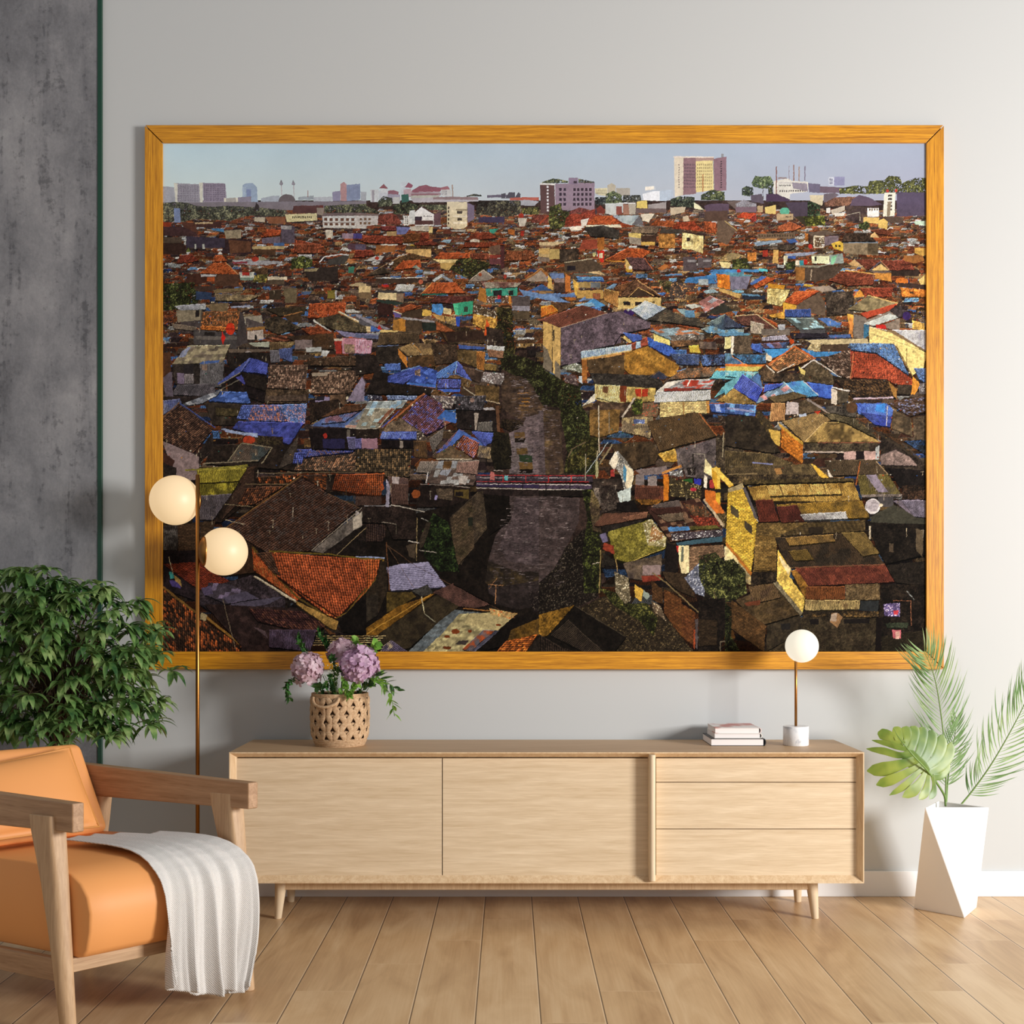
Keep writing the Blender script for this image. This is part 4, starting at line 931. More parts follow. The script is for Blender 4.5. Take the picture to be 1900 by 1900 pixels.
PIC = '''
t 300 262
f a6a8b2 0,425 40,420 120,430 132,565 0,570
f 9b98a2 132,390 350,400 365,575 135,575
f d2d0c4 118,388 150,395 150,570 130,570
f d2d0c4 350,385 385,385 385,570 362,575
f 938a9a 385,388 595,392 605,570 390,570
n12x9 77707f 150,410 345,560
n12x9 6c6274 395,400 590,555
f 9cadc4 752,410 790,390 850,390 888,430 895,575 752,575
f 8490b4 790,445 832,445 832,575 790,575
n4x9 c4d0dc 755,425 785,560
f a8a4a0 580,530 700,525 715,630 590,610
f d8d2c4 580,528 600,528 600,600 590,600
f d8d2c4 690,526 710,526 716,632 698,632
f 8d8796 710,520 835,515 835,600 715,600
f a9b0bc 925,530 1010,510 1095,505 1095,590 925,590
l7 b8b2b8 1112,400 1118,500
l7 b8b2b8 1225,400 1232,520
e 8f8b95 1096,380 1130,412
e 8f8b95 1210,380 1242,412
f 808088 1100,382 1110,358 1124,382
f 808088 1214,382 1222,358 1236,382
e 6d6468 1085,492 1245,620
f 98a0a8 1270,520 1410,505 1420,545 1270,545
l4 8a5c58 1358,455 1358,520
f b0b4bc 1410,520 1590,515 1590,560 1410,560
f 8b88a0 1585,470 1660,460 1660,555 1590,555
f ad8a8c 1660,400 1690,378 1718,400 1718,555 1662,555
f 8791ab 1718,405 1842,395 1846,545 1718,555
n8x9 77809c 1725,420 1840,530
f a4a8b0 1850,470 1900,470 1900,560 1850,560
f 7f7880 0,570 1900,555 1900,640 0,640
v 4a4c44 0,580 100,565 240,570 330,600 480,610 620,600 800,610 960,620 1150,640 1150,700 800,690 640,740 320,720 200,750 0,740 | 60604c
v 42443c 1510,600 1900,580 1900,670 1510,670 | 66664c
f 7c8cb4 115,622 170,622 180,755 120,755
f 3c3638 862,640 905,640 905,600 880,565 870,600
f 6a3c38 1225,600 1500,595 1510,670 1215,665 
f 5b3f3f 1225,600 1470,598 1450,668 1215,668
f d0c8a0 1145,680 1440,668 1445,735 1165,750
n10x1 4a4238 1210,690 1400,720
f 8c8078 1440,620 1510,620 1500,690 1445,680
f c2c4c8 1490,690 1900,690 1900,810 1500,805
f 6f6264 1500,668 1900,660 1900,690 1490,695
n8x2 6a4c40 1500,705 1900,790
f 9a9090 1500,750 1900,750 1900,760 1500,760
f 4c3432 310,755 560,745 560,800 330,800
f b09c7c 310,755 480,752 480,765 315,768
f 4c86bc 460,810 580,812 580,845 480,828
f 9c9280 580,830 740,820 740,900 600,905
f 8c3c28 0,750 95,755 90,795 0,790
f 4a3438 0,795 300,790 340,880 0,880
f 5c3c34 190,750 310,760 345,860 200,790
f b8b0a0 865,705 960,705 960,750 865,745
f 8a5c44 960,705 1140,705 1155,765 1000,765
r 9c4a2c 975,822 1115,825 1095,875 925,890
f 5b5468 1110,790 1235,790 1235,945 1110,950
f 9c9ca4 1110,785 1210,785 1210,820 1110,815
f 6a6278 930,900 1100,885 1105,945 935,950
f 3e2e34 590,905 840,910 840,1050 560,1040
f 6a4838 620,915 830,930 830,1030 640,1040
f 4a6fae 1040,945 1140,942 1140,970 1040,972
f b0a078 840,975 1140,972 1140,1000 840,1003
f 554030 850,1005 1060,1010 1060,1060 850,1050
r 8c4630 1240,915 1480,960 1520,1040 1220,1035
r 7c4430 1240,955 1480,955 1510,1040 1230,1035
f 433c50 230,880 590,900 590,990 230,990
f a8b0b4 310,955 325,955 325,1000 310,1000
f a8b0b4 380,955 400,955 405,1000 385,1000
f 584c44 0,890 190,890 190,945 0,945
f 3e2c28 0,945 210,945 240,1050 0,1050
f 4f4690 1780,855 1860,855 1860,905 1780,905
f 8c7c94 1675,855 1780,855 1775,905 1680,905
f c8c4bc 1520,825 1590,825 1590,895 1530,895
f 584050 1725,950 1900,955 1900,1005 1730,1005
r 7c3a2c 170,1060 290,1050 350,1110 140,1135
f 6e7c3c 230,1030 250,985 275,1030
r a45430 500,1060 570,1060 610,1110 470,1120
f c8ccd4 522,1050 545,1020 568,1050
r a8562e 480,1130 600,1128 720,1240 350,1225
l4 c8a074 600,1128 720,1240
f 9ca0b0 660,1105 830,1100 1120,1115 1120,1135 900,1150 690,1140
f 8c4050 660,1120 800,1115 800,1135 670,1140
e b84030 835,1072 900,1115
f 9c9c8c 900,1070 950,1075 990,1100 900,1110
f 4c3028 240,1230 400,1225 520,1240 350,1330 220,1340
f 5a4034 495,1240 620,1230 720,1240 720,1345 495,1345
f a8acb8 360,1235 510,1235 505,1255 370,1255
f b05830 425,1260 495,1260 495,1305 425,1300
f c0c8c8 725,1215 860,1215 850,1290 735,1290
f 7a9088 725,1265 850,1265 850,1290 735,1290
f b83830 750,1215 815,1215 815,1245 750,1245
r 544030 880,1180 980,1175 990,1240 880,1245
v 555634 860,1240 990,1235 970,1310 850,1310 | 8a7c3c
v 3c4428 1210,1090 1310,1060 1400,1100 1400,1170 1200,1190 | 5a6034
f d0c8b8 985,1255 1165,1258 1165,1285 985,1285
f 5c5044 985,1285 1140,1285 1140,1330 985,1330
f 4a4848 1545,1100 1700,1055 1750,1050 1690,1145 1540,1150
l9 c8ccd8 1465,1125 1510,1075 1650,1050 1740,1055
r 8c4a34 1800,1010 1900,1010 1900,1080 1780,1080
f b07c50 1730,1085 1830,1125 1750,1140 1720,1120
f 3a3230 1310,1180 1640,1160 1640,1290 1370,1300
f 968c70 1330,1190 1460,1175 1440,1205 1330,1210
f 3f8070 1735,1165 1790,1165 1780,1225 1730,1225
v 2f3520 0,1320 300,1310 360,1400 340,1500 200,1560 0,1570 | 4c5430
f 4c3a34 300,1350 500,1340 500,1390 320,1390
f 34466c 320,1395 470,1400 465,1465 320,1470
f 7c6c50 480,1380 760,1355 760,1385 500,1415
c 6c6050 500,1420 920,1430 800,1480 500,1480 | 8a7c60
f 453a30 1000,1390 1110,1380 1110,1470 1000,1470
f 6e6450 1130,1370 1260,1360 1250,1500 1150,1500
f 4a6088 1300,1395 1400,1390 1370,1425 1300,1425
f 7a7034 1540,1385 1615,1380 1610,1460 1540,1460
f b0b4c4 1610,1385 1625,1385 1625,1460 1612,1460
f c8a878 1835,1345 1900,1345 1900,1440 1840,1420
f b8a888 1735,1335 1835,1310 1900,1325 1900,1345 1780,1345
t 660 262
f c4c8cc 135,450 215,450 215,565 140,565
f 9c98a0 150,455 175,455 175,565 152,565
f bcc0c8 215,465 300,470 300,540 220,540
f 8c5c64 220,440 262,395 302,440
f c8ccd0 235,440 290,440 290,480 235,480
f 8c6470 300,460 360,455 400,470 400,495 300,495
f 9c98a8 300,490 415,495 415,560 300,560
f bcc4cc 418,380 480,375 485,480 420,490
f 8c5868 455,430 490,385 535,410 520,435
f b09ca4 445,450 515,440 520,520 450,520
f 8c5c68 520,460 590,415 650,405 700,420 790,430 790,470 520,475
f 9c8890 515,475 790,475 790,500 515,500
f 8c6870 515,490 770,488 770,505 515,505
f b0b0a8 515,505 790,500 760,530 515,530
f c4c4c4 790,445 885,450 885,510 800,510
n5x4 8a8890 795,455 850,500
l9 a09088 898,405 902,560
f 9c6c74 790,430 850,415 870,435 870,450 790,450
f b4aeb4 510,530 850,520 1140,530 1140,560 540,570
f 8e7a7c 720,520 860,515 1130,520 1140,545 720,540
v 484a44 1030,505 1100,490 1170,500 1170,515 1030,515 | 5c5c50
f 6e6878 1220,500 1400,495 1420,520 1220,525
f 57545e 1350,490 1390,480 1390,530 1420,475 1480,475 1480,520 1510,470 1530,490 1530,530 1350,530
f b06458 1430,525 1580,520 1700,520 1700,550 1430,550
f a4a4ac 1430,550 1600,545 1700,560 1660,600 1410,590
v 3c3e36 0,590 100,600 220,650 220,670 0,665 | 545440
v 3f4238 210,560 260,510 340,530 340,600 210,610 | 565848
v 3a3e34 345,600 440,560 580,590 580,670 350,680 | 565840
v 4a4c40 580,590 850,590 850,640 620,640 | 5c5c48
f 40645c 425,495 490,490 495,560 430,570
f b8b8b8 345,520 410,520 410,580 345,580
f c2bfc2 0,690 215,688 205,775 0,800
f 7d6d6c 0,672 220,675 220,692 0,692
n3x2 7a604c 30,705 150,780
r 6e3c34 210,690 330,665 380,690 440,770 205,775
f d0d4d8 500,645 550,640 550,770 500,770
f d8d8d8 445,690 500,690 500,780 450,785
n2x4 3c3434 455,695 490,770
f e6e6ea 550,660 615,605 700,655 725,670 725,785 550,785
l7 4c3434 610,605 560,640
l12 4c3434 620,610 740,680 770,670
f 6a5058 725,680 790,660 790,780 725,780
f 5c4040 550,735 720,735 720,775 550,775
n5x1 4a3c40 630,690 710,705
f 463a48 550,700 620,700 615,735 550,735
f d8ccb0 848,562 1035,565 1035,785 1000,810 925,815 850,790
f 7c7088 1035,570 1100,600 1100,720 1040,760
f 9c9078 930,630 1035,630 1035,645 930,645
f 4c4440 940,648 990,648 990,675 940,675
f 4c4440 945,712 985,712 985,738 945,738
n1x5 5c5048 850,600 875,780
f e4dccb 905,690 1035,690 1035,702 905,702
f e4dccb 905,750 1035,750 1035,765 905,765
v 3f3c38 1130,560 1530,550 1530,680 1330,700 1110,680 | 575440
v 464632 1540,620 1700,610 1700,680 1540,680 | 6a6438
f 443c58 1140,705 1380,700 1380,755 1140,755
e a83c30 1512,670 1560,715
f c4c0b8 1505,715 1590,715 1570,790 1520,790
r 6c3c34 1640,690 1700,680 1800,690 1780,760 1620,760
l14 9c4a34 1700,770 1790,690
f 6c74b0 380,795 510,800 460,865 385,865
f a89068 290,830 380,830 380,880 290,880
r 643030 230,790 380,790 375,830 240,830
f b8b4ac 510,790 690,790 690,835 510,830
f d8c890 680,795 715,795 715,850 680,850
f 6a3c30 810,830 870,815 910,855 810,860
f 9c9c9c 880,825 1020,820 1020,840 900,840
f 3c9c8c 1240,815 1330,812 1280,855 1245,845
f a86430 1410,815 1475,820 1475,875 1415,860
f a83428 1530,835 1560,835 1560,880 1530,880
r 7a3c2c 0,905 60,870 430,880 440,950 300,950 100,940
f 444084 0,855 60,855 60,905 0,905
r 6a4228 460,860 640,855 600,920 430,945
r 7a3a2a 610,850 680,850 680,910 590,935
r 7c3c2a 1110,850 1240,845 1320,900 1010,925
f d8d0c8 1060,920 1100,905 1150,915 1150,935 1060,935
f 88a8c4 820,912 890,912 870,945 790,935
r 7c3c28 1010,940 1300,935 1400,960 1200,985 990,980
f a0683c 190,965 370,960 370,1030 190,1030
f d8d8d8 240,955 390,958 390,968 240,965
f 5c5470 0,960 90,955 90,1010 0,1010
e c8a840 500,955 545,990
f c8a870 465,1000 700,990 700,1080 600,1060 465,1030
v 5a4834 465,970 760,960 770,1000 465,1005 | 3a2e28
r 70382c 540,945 700,920 770,950 770,965 540,960
r a4502c 780,1035 1060,1040 1060,1085 720,1095
f dcc890 715,1098 950,1095 950,1125 780,1130
f b89c60 780,1130 940,1125 860,1200 790,1180
r 6e3c2c 1065,1045 1235,1045 1235,1100 1065,1090
v 343624 940,1100 1060,1085 1250,1130 1200,1250 1050,1280 870,1190 | 50502c
f 6c4048 1240,1090 1345,1090 1345,1145 1240,1140
f 5a3438 1345,975 1380,975 1380,1180 1345,1180
f 8c3c34 1240,1055 1345,1055 1345,1085 1240,1085
f 6c5448 1240,980 1340,960 1340,1050 1250,1050
r 7a4830 1400,1025 1620,1015 1680,1060 1590,1100 1380,1110
f c8b080 1700,995 1800,990 1800,1080 1700,1070
f a88c5c 1790,1000 1890,1000 1890,1090 1800,1100
f a89070 1705,935 1845,935 1845,965 1705,970
f 8a7c74 1690,1080 1800,1080 1800,1120 1690,1120
r 7c3a2c 0,1015 150,1010 180,1060 0,1080
f b4b8c0 80,1110 180,1065 265,1065 235,1105
e b03c2c 180,1068 218,1100
r 54402c 360,1085 540,1040 680,1090 440,1130 330,1200
l5 c09c74 340,1105 500,1035
r a4502c 440,1110 600,1105 610,1170 350,1195
f 8a9890 520,1170 560,1150 600,1180 590,1190
g 4c4238 150,1215 240,1150 340,1220 100,1250
l5 a88c70 150,1215 330,1120
f 9c6838 1555,1290 1720,1185 1790,1230 1760,1290
f a0948c 1580,1290 1720,1200 1770,1250 1780,1300 1600,1300
l7 b08450 1560,1290 1720,1180 1750,1200
f 8c8480 1060,1300 1185,1195 1280,1265 1230,1290
l6 c8bcb0 1055,1290 1185,1192 1285,1265
e a05030 1140,1220 1170,1255
e a03c30 1370,1235 1400,1275
f b8c4d0 710,1290 800,1230 830,1240 730,1305
f 8c98ac 800,1232 910,1300 880,1310 800,1260
l5 d8d8d8 190,1270 620,1265
f 4a3c34 190,1275 620,1270 620,1310 200,1320
e b8644c 585,1285 625,1325
e c03028 245,1330 310,1352
f b8bcc0 385,1330 550,1330 520,1395 355,1390 
c b4b8bc 385,1330 550,1330 520,1395 355,1390 | 8a9098
f 484448 200,1385 350,1380 470,1410 380,1415 200,1400
f d8c8a0 210,1405 380,1410 380,1475 210,1465
f 8c7868 380,1412 445,1410 445,1500 385,1480
f 344440 190,1465 370,1485 460,1505 370,1520 195,1490
f 3f2826 200,1495 355,1520 355,1600 205,1620
f d0bc90 30,1345 140,1345 140,1400 30,1400
f 7c6850 30,1400 145,1400 145,1460 35,1460
r 5a3c2a 0,1500 40,1460 40,1560 0,1560
r a4522c 700,1315 930,1310 1020,1405 610,1415
r b05a30 640,1375 710,1310 745,1345 690,1415 620,1412
l5 d8a060 710,1310 620,1405
f 2f6c60 620,1415 840,1412 840,1425 620,1432
c 70504c 1160,1305 1540,1310 1500,1355 1205,1365 | 8c8880
f 3fa090 1205,1368 1500,1362 1500,1435 1215,1440
f 2c2c30 1275,1385 1355,1380 1355,1435 1275,1435
f 2c2c30 1420,1385 1460,1385 1460,1430 1420,1430
f b07838 1150,1350 1205,1370 1215,1500 1130,1470
s 6c5040 1215,1440 1440,1430 1440,1500 1215,1500 | d8d0c8
f c02c40 1315,1430 1345,1430 1345,1465 1315,1465
f 3868a8 1290,1465 1350,1465 1350,1495 1290,1495
f d08c3c 1420,1440 1440,1440 1440,1510 1420,1510
f 6b90cc 1515,1375 1640,1395 1900,1465 1900,1500 1560,1430
f 6888c4 1740,1415 1900,1408 1900,1455 1800,1445
f 3c64a4 1595,1390 1720,1328 1830,1390 1700,1378
f 8c6840 1630,1400 1720,1375 1830,1400 1830,1410
f 8c8ca0 1450,1530 1615,1525 1610,1575 1455,1570
f 5c5458 1450,1440 1615,1435 1615,1530 1450,1530
f 5c5040 1460,1575 1615,1575 1610,1650 1470,1650
r 5a3430 740,1435 1110,1440 1090,1480 930,1510 690,1490
f 3aa888 905,1505 1090,1480 1085,1600 950,1615
f 50c8a0 905,1505 950,1510 950,1615 925,1612
f 3c4c44 1005,1535 1045,1535 1045,1585 1005,1585
f 4b90e0 710,1510 800,1510 818,1560 800,1620 745,1600 705,1580
f d8b458 620,1560 700,1570 700,1620 620,1620
f e0d0a0 815,1545 890,1560 885,1610 815,1600
f c8a060 700,1600 820,1620 830,1680 760,1650
g 7c7060 830,1620 930,1640 930,1740 840,1690 | c0a468
f 2d54c8 930,1630 968,1630 965,1745 935,1740
r 8c4a2c 355,1575 520,1510 610,1530 430,1590
f 6458a0 350,1585 425,1600 420,1635 365,1630
l7 d8d0c0 348,1570 430,1605
f 4a3c30 430,1590 615,1545 615,1640 440,1635
f a87838 345,1660 400,1650 460,1645 460,1770 345,1750
f c88c38 400,1645 460,1640 462,1770 410,1770
f 9c9ca8 400,1632 470,1632 745,1670 745,1685 470,1660
f 544638 462,1655 615,1665 615,1790 465,1770
f 2c3430 615,1680 750,1685 750,1760 620,1760
f 9c4a34 770,1680 900,1750 930,1760 750,1740
g a8803c 1090,1600 1310,1620 1310,1720 1250,1760 1180,1740 1090,1690 | d8a850
s 5c4c3c 1090,1500 1310,1580 1300,1640 1100,1600 | d8c8b8
f dc5c28 1215,1650 1240,1700 1235,1800 1190,1805
v 343420 1310,1540 1450,1550 1470,1900 1250,1900 1320,1720 | 504828
f 443228 740,1780 1160,1760 1210,1850 840,1860
c 4c4034 230,1760 600,1770 560,1870 200,1880 | 645440
f 8c8ca0 0,1600 320,1740 280,1750 0,1650
f 5c5c68 0,1620 250,1760 140,1770 0,1700
f 3f66b8 140,1710 230,1745 230,1765 140,1762
f c03028 220,1700 245,1750 200,1745
f d8c080 230,1750 400,1755 390,1768 220,1775
f d8c8a0 0,1700 140,1720 140,1765 0,1760
f 7c7cac 0,1765 210,1800 210,1835 0,1820
f b888a0 0,1830 155,1850 155,1900 0,1900
t 1000 262
f 92808f 150,395 515,385 515,640 150,640
f 5f4848 10,400 145,400 148,670 15,665
f d4d0cc 10,392 150,392 150,408 10,408
n1x8 d8d4d8 68,408 95,660
l4 b8b0b4 150,400 150,650
f 8a7a8e 275,340 360,340 362,400 275,400
v 4a5040 30,380 130,345 180,350 270,370 270,388 30,390 | 6c6c50
v 4a4a44 365,350 510,375 515,390 365,388 | 6a6450
n2x4 3c3440 180,425 260,610
n5x4 40363f 310,425 495,610
n1x1 40363f 310,365 360,395
f d0c8a8 520,440 635,435 635,510 550,500 520,480
f b0a898 635,410 670,390 710,410 710,470 640,490
f a8a298 715,435 845,435 845,500 760,510 715,470
n12x4 948c78 525,450 630,495
v 4c5440 620,490 690,460 770,500 775,580 620,580 | 5e6448
f c8ccd0 985,420 1070,415 1080,450 985,460
f e8eaf0 958,490 1060,465 1120,465 1120,555 970,550
f b4c0d0 1120,460 1240,450 1245,520 1180,555 1120,555
f ece4d8 985,425 1065,420 1065,450 985,455
f d8ccb8 1252,150 1338,145 1338,500 1260,515
f 8b6e74 1338,145 1455,150 1455,490 1338,500
f dccb92 1455,185 1610,178 1618,455 1455,475
f 8b6e78 1610,165 1738,145 1738,455 1618,470
f a88c84 1455,150 1620,150 1620,180 1455,185
f e0d4c8 1248,140 1620,145 1620,155 1248,155
n8x8 66545c 1345,205 1450,440
n8x8 a89870 1462,205 1605,440
n1x12 4c4048 1680,180 1700,440
n1x10 8a7c78 1290,210 1305,440
l4 b4c0b4 1615,180 1620,450
f 8c8c90 1690,118 1712,118 1712,150 1690,150
l7 b07850 1520,310 1520,470
v 343a34 1220,540 1300,510 1440,520 1450,590 1430,620 1220,600 | 4c5040
v 3c4434 1500,500 1600,450 1720,470 1720,550 1500,545 | 5a5c40
v 34383a 520,520 620,520 620,590 520,590 | 4a4c48
v 3a3c3a 780,500 940,500 950,560 780,570 | 505048
f c0c4c4 615,580 780,570 780,660 700,690 615,670
f 8a5048 715,605 770,605 770,680 715,680
f a07868 780,580 840,590 840,680 780,680
f b0a89c 830,580 900,580 895,680 840,680
f d8c070 905,560 1000,550 1005,625 905,620
f 6c5c5c 895,625 1180,620 1180,665 900,665
f 9c9494 1010,590 1180,565 1180,625 1010,625
f e0e0e0 740,570 895,570 895,580 740,580
f 7a3c34 530,625 570,595 610,640 610,670 530,670
f 4a4048 520,600 540,660 525,680 520,690
r 70403c 290,650 370,615 470,635 420,660 280,680
r 843f34 400,660 520,630 520,690 380,680
f e0dcb8 1435,570 1490,600 1530,640 1440,625
f 5c4c5c 1530,600 1600,580 1760,580 1760,670 1550,660
f c83028 1440,720 1440,720 1440,720
v 3e422a 100,610 200,575 215,640 280,660 270,750 200,820 100,810 90,700 | 5c5c34
r 8a4030 290,675 600,680 500,720 430,790 240,795 250,720
r a4502e 520,695 680,690 740,770 440,775
r 8c4228 680,690 760,700 880,790 740,800 740,770
c a8b8c4 680,690 930,690 860,780 780,760 | 8c98a8
f 6c6c74 930,695 970,770 860,780
f dcd8c4 430,780 750,775 770,800 440,800
f d8d4d0 385,730 465,715 440,780 395,800
f e0dcd4 270,795 390,785 400,825 300,830
g 4c4844 420,800 600,780 750,830 740,900 480,880 | 34302e
f d8d0c0 945,675 1070,672 1020,750 960,740
f c4b49c 1215,615 1360,610 1350,660 1220,690
r 8c4a2a 1080,735 1250,740 1250,800 1030,780
r 8a3e28 1280,750 1440,745 1530,840 1230,810
f c8b8a0 1330,700 1380,690 1400,740 1340,745
r 9a5030 1530,750 1640,755 1640,860 1540,840
f 5c4840 1530,650 1750,645 1750,740 1540,740
f 6e5c50 1650,740 1740,735 1830,820 1750,960 1650,930
l6 c8b078 1720,740 1840,830
f 6a5c58 1740,560 1900,550 1900,640 1830,640
f c04030 1840,700 1900,665 1900,705
c 5e5048 870,795 1130,790 1090,860 850,850 | 7c6c5c
f d8c478 830,850 945,855 945,905 830,900
f a09890 830,885 945,900 945,965 840,950
f 4c3830 950,880 1090,870 1090,950 950,955
f d8b460 950,935 1075,935 1075,965 950,965
f 4a4440 1130,815 1330,820 1320,860 1120,855
g 9c6c38 1110,860 1260,860 1260,990 1110,990 | b88444
g e8dca8 1330,845 1525,880 1520,1040 1410,1005 1325,1000 | c4b478
f 403030 1370,895 1400,895 1400,930 1370,930
f 443430 1350,835 1530,865 1525,880 1330,848
f 9a4a38 405,915 540,910 545,1000 370,1005
f a86a30 540,895 605,895 605,1010 545,1010
f c83024 540,1015 605,1015 600,1125 570,1120 545,1060
f d0c8b0 555,1040 590,1040 590,1085 560,1085
e c8c890 495,1030 530,1070
f c0b090 5,940 240,930 230,945 145,970 5,965
f 88705c 5,965 145,970 145,985 10,985
f d0b070 0,1000 90,1000 90,1050 0,1040
f b4a068 95,1005 190,1005 190,1095 95,1095
g 3f3630 190,1000 370,1000 370,1110 190,1120 | 5c4c3c
r a4502c 600,1110 830,985 880,1080 760,1110 
r b4562c 800,985 870,1080 960,1080 1040,1020 960,1000
r a0502c 620,1100 830,990 870,1075 740,1105
f c88c3c 610,1105 800,1110 800,1120 630,1118
f d0b470 800,1085 870,1150 860,1215 805,1180
r 5c4448 810,1080 980,1085 1060,1195 870,1190
l5 c06838 980,1085 1060,1195
e d8d8d8 830,1155 865,1190
f c8a030 800,1190 860,1195 865,1215 820,1215
f 5a4c40 235,1130 490,1100 590,1150 580,1215 240,1215
l8 a8a08c 235,1125 500,1090
f 2c2830 260,1155 340,1155 340,1200 260,1200
f 5c6460 310,1225 600,1215 600,1240 340,1245
f c8b088 450,1215 560,1205 615,1240 540,1235
f b8743c 1095,1185 1170,1140 1215,1165 1140,1200
f 5a5058 1335,1070 1450,1075 1470,1200 1335,1210
f 605860 1470,1080 1600,1085 1600,1170 1470,1180
f 8c8c98 1375,1100 1465,1100 1455,1120 1375,1120
f 8c8c98 1520,1100 1600,1100 1590,1120 1520,1120
g 8c7850 1665,1110 1740,1040 1880,1060 1800,1120 | b8a070
f d8cc98 1670,1115 1780,1130 1760,1180 1700,1175
v 3c4028 1790,1130 1840,1095 1900,1090 1900,1190 1790,1180 | 5a5830
l6 4c6a9c 100,1225 230,1230
f 6a84bc 100,1228 230,1228 235,1272 120,1275
f d8b868 85,1240 115,1270 130,1380 85,1360
f 8c7c80 130,1275 235,1275 235,1310 150,1310
g 4c3c38 140,1310 240,1320 240,1400 140,1400
c 4878b8 345,1255 590,1262 605,1300 370,1300 | 6090cc
f 2c4c9c 365,1290 605,1290 605,1303 370,1303
f a8905c 365,1305 575,1305 575,1360 365,1360
f 6c7480 480,1310 570,1310 570,1360 480,1360
f e0b858 315,1275 365,1310 365,1440 330,1420
f c87838 245,1230 290,1250 295,1400 245,1395
f c09c58 355,1385 600,1380 600,1460 355,1455
f 9c6040 500,1410 570,1410 570,1460 500,1460
f 3c5c98 0,1340 30,1325 125,1390 60,1380 0,1385
f a08058 0,1390 60,1385 120,1400 0,1420
f 78a0cc 620,1365 690,1320 720,1325 690,1365
r 6a4830 690,1360 880,1290 830,1400 760,1440
r 4c3428 750,1450 770,1400 880,1290 1000,1330 1110,1430 1060,1440 920,1350 830,1440 
r 5e4434 880,1290 920,1290 1120,1420 1120,1440 920,1350 840,1440 750,1445
l6 c09868 915,1290 1120,1425
l6 c8a068 830,1445 920,1355 1070,1435
f 4a3a30 850,1440 920,1365 1050,1440
f d0b878 730,1450 1130,1450 1130,1530 730,1560
n3x1 2e2628 760,1475 1100,1535
f b8864c 605,1370 740,1410 735,1540 610,1470
c b8864c 605,1370 740,1400 735,1545 610,1480 | 7c5c34
c a8c0dc 985,1480 1180,1545 985,1660 850,1570 | d0dce8
l5 d8b868 995,1478 1180,1545
f 3f3630 1030,1650 1170,1560 1330,1640 1330,1700 1040,1700
f 6a5c50 1330,1640 1250,1590 1150,1590
e 342060 785,1565 825,1610
e 402870 825,1565 882,1620
f 6c90d0 370,1480 430,1440 440,1470 380,1490
f 4c94d8 440,1500 500,1455 620,1525 540,1545
f 88b4dc 330,1520 490,1490 520,1530 360,1530
f 5c80c0 130,1430 330,1408 345,1450 100,1440
f 6b90cc 0,1415 120,1425 310,1505 240,1500 0,1450
f b06c30 240,1450 345,1450 350,1475 260,1480
g 4c382c 110,1490 350,1500 300,1540 180,1590 120,1550 | 6a4c34
f c86c28 20,1570 120,1530 170,1590 20,1640
v 484830 1100,1290 1230,1300 1300,1340 1290,1400 1180,1400 | 686038
s 544a48 1230,1300 1380,1330 1350,1460 1200,1440 | c89060
f 5888c0 1170,1235 1320,1228 1340,1245 1180,1250
f 4080c8 1370,1265 1500,1255 1600,1240 1645,1320 1345,1315
f a8b8c8 1475,1280 1570,1280 1570,1335 1480,1330
f 4488d0 1620,1190 1900,1190 1900,1220 1780,1240 1650,1230
f 4a8cd0 1595,1215 1640,1200 1650,1300 1600,1250
g d87c28 1655,1230 1765,1240 1765,1370 1655,1355 | e89038
f 5a96b8 1690,1220 1900,1215 1900,1250 1780,1255
f 8080a0 1770,1255 1900,1250 1900,1370 1785,1375
f c8a868 1670,1360 1880,1420 1860,1460 1670,1390
f 8cb4d4 1800,1375 1900,1385 1900,1405 1850,1405
s 5c4c48 1340,1340 1480,1330 1460,1400 1350,1390 | e09050
f 98b8cc 1520,1390 1610,1370 1670,1400 1550,1415
d b88080 1580,1435 1720,1490 1540,1595 1480,1495 | 9098a8
f b8c0c0 1350,1520 1440,1510 1520,1530 1420,1555
f 3c3c38 1560,1600 1700,1500 1810,1570 1700,1600
f 88a8b8 1270,1555 1350,1560 1440,1580 1440,1650 1350,1620
f 5b8cb8 1350,1570 1440,1570 1445,1650 1360,1650
t 1345 262
f d0ccc4 450,370 590,345 620,370 770,378 770,470 600,490 600,555 500,550 450,510
f c0bcb8 500,380 750,385 750,400 500,395
n9x1 4c4448 500,400 610,425
n8x1 5c5460 640,400 740,425
n12x1 4c4448 500,450 750,475
f 8c8490 620,385 760,395 770,470 630,440
l9 7a5048 475,235 475,510
l5 8c7c84 592,230 592,360
l8 8c7068 637,220 637,370
l7 9c8478 685,235 685,370
l8 7c7484 740,230 740,370
f 8c7c7c 490,335 570,335 570,350 490,350
f b89870 795,405 830,410 830,470 795,475
f 6a6478 770,390 880,400 880,480 780,475
f 6c5c68 880,420 1100,430 1080,480 880,480
f 8c8caa 1010,330 1110,330 1108,410 1010,415
f c0c4d0 958,335 1010,332 1010,415 960,410
n1x5 7c7c90 960,345 1008,400
v 44503c 245,390 280,320 340,330 420,325 455,400 440,440 330,440 260,420 | 60684c
l7 4c4440 350,400 352,560
v 3c443c 155,440 200,415 260,430 260,520 155,500 | 505840
v 30342f 400,430 440,430 450,570 400,570 | 44483c
v 46482f 1060,440 1200,410 1320,420 1340,370 1480,360 1520,320 1620,330 1640,390 1760,340 1868,340 1868,490 1590,490 1060,490 | 686840
f 564c60 1590,475 1868,475 1868,690 1590,700
f e0dccc 1475,478 1580,478 1570,690 1465,700
n1x5 4c4440 1500,490 1560,650
f 8a7c68 1505,560 1540,560 1530,690 1500,695
e b04038 1492,448 1518,475
e b84838 1572,445 1596,475
f 4c4250 560,570 765,565 765,700 700,720 630,700
v 2f3c2e 765,560 850,570 880,600 880,700 765,710 | 44503a
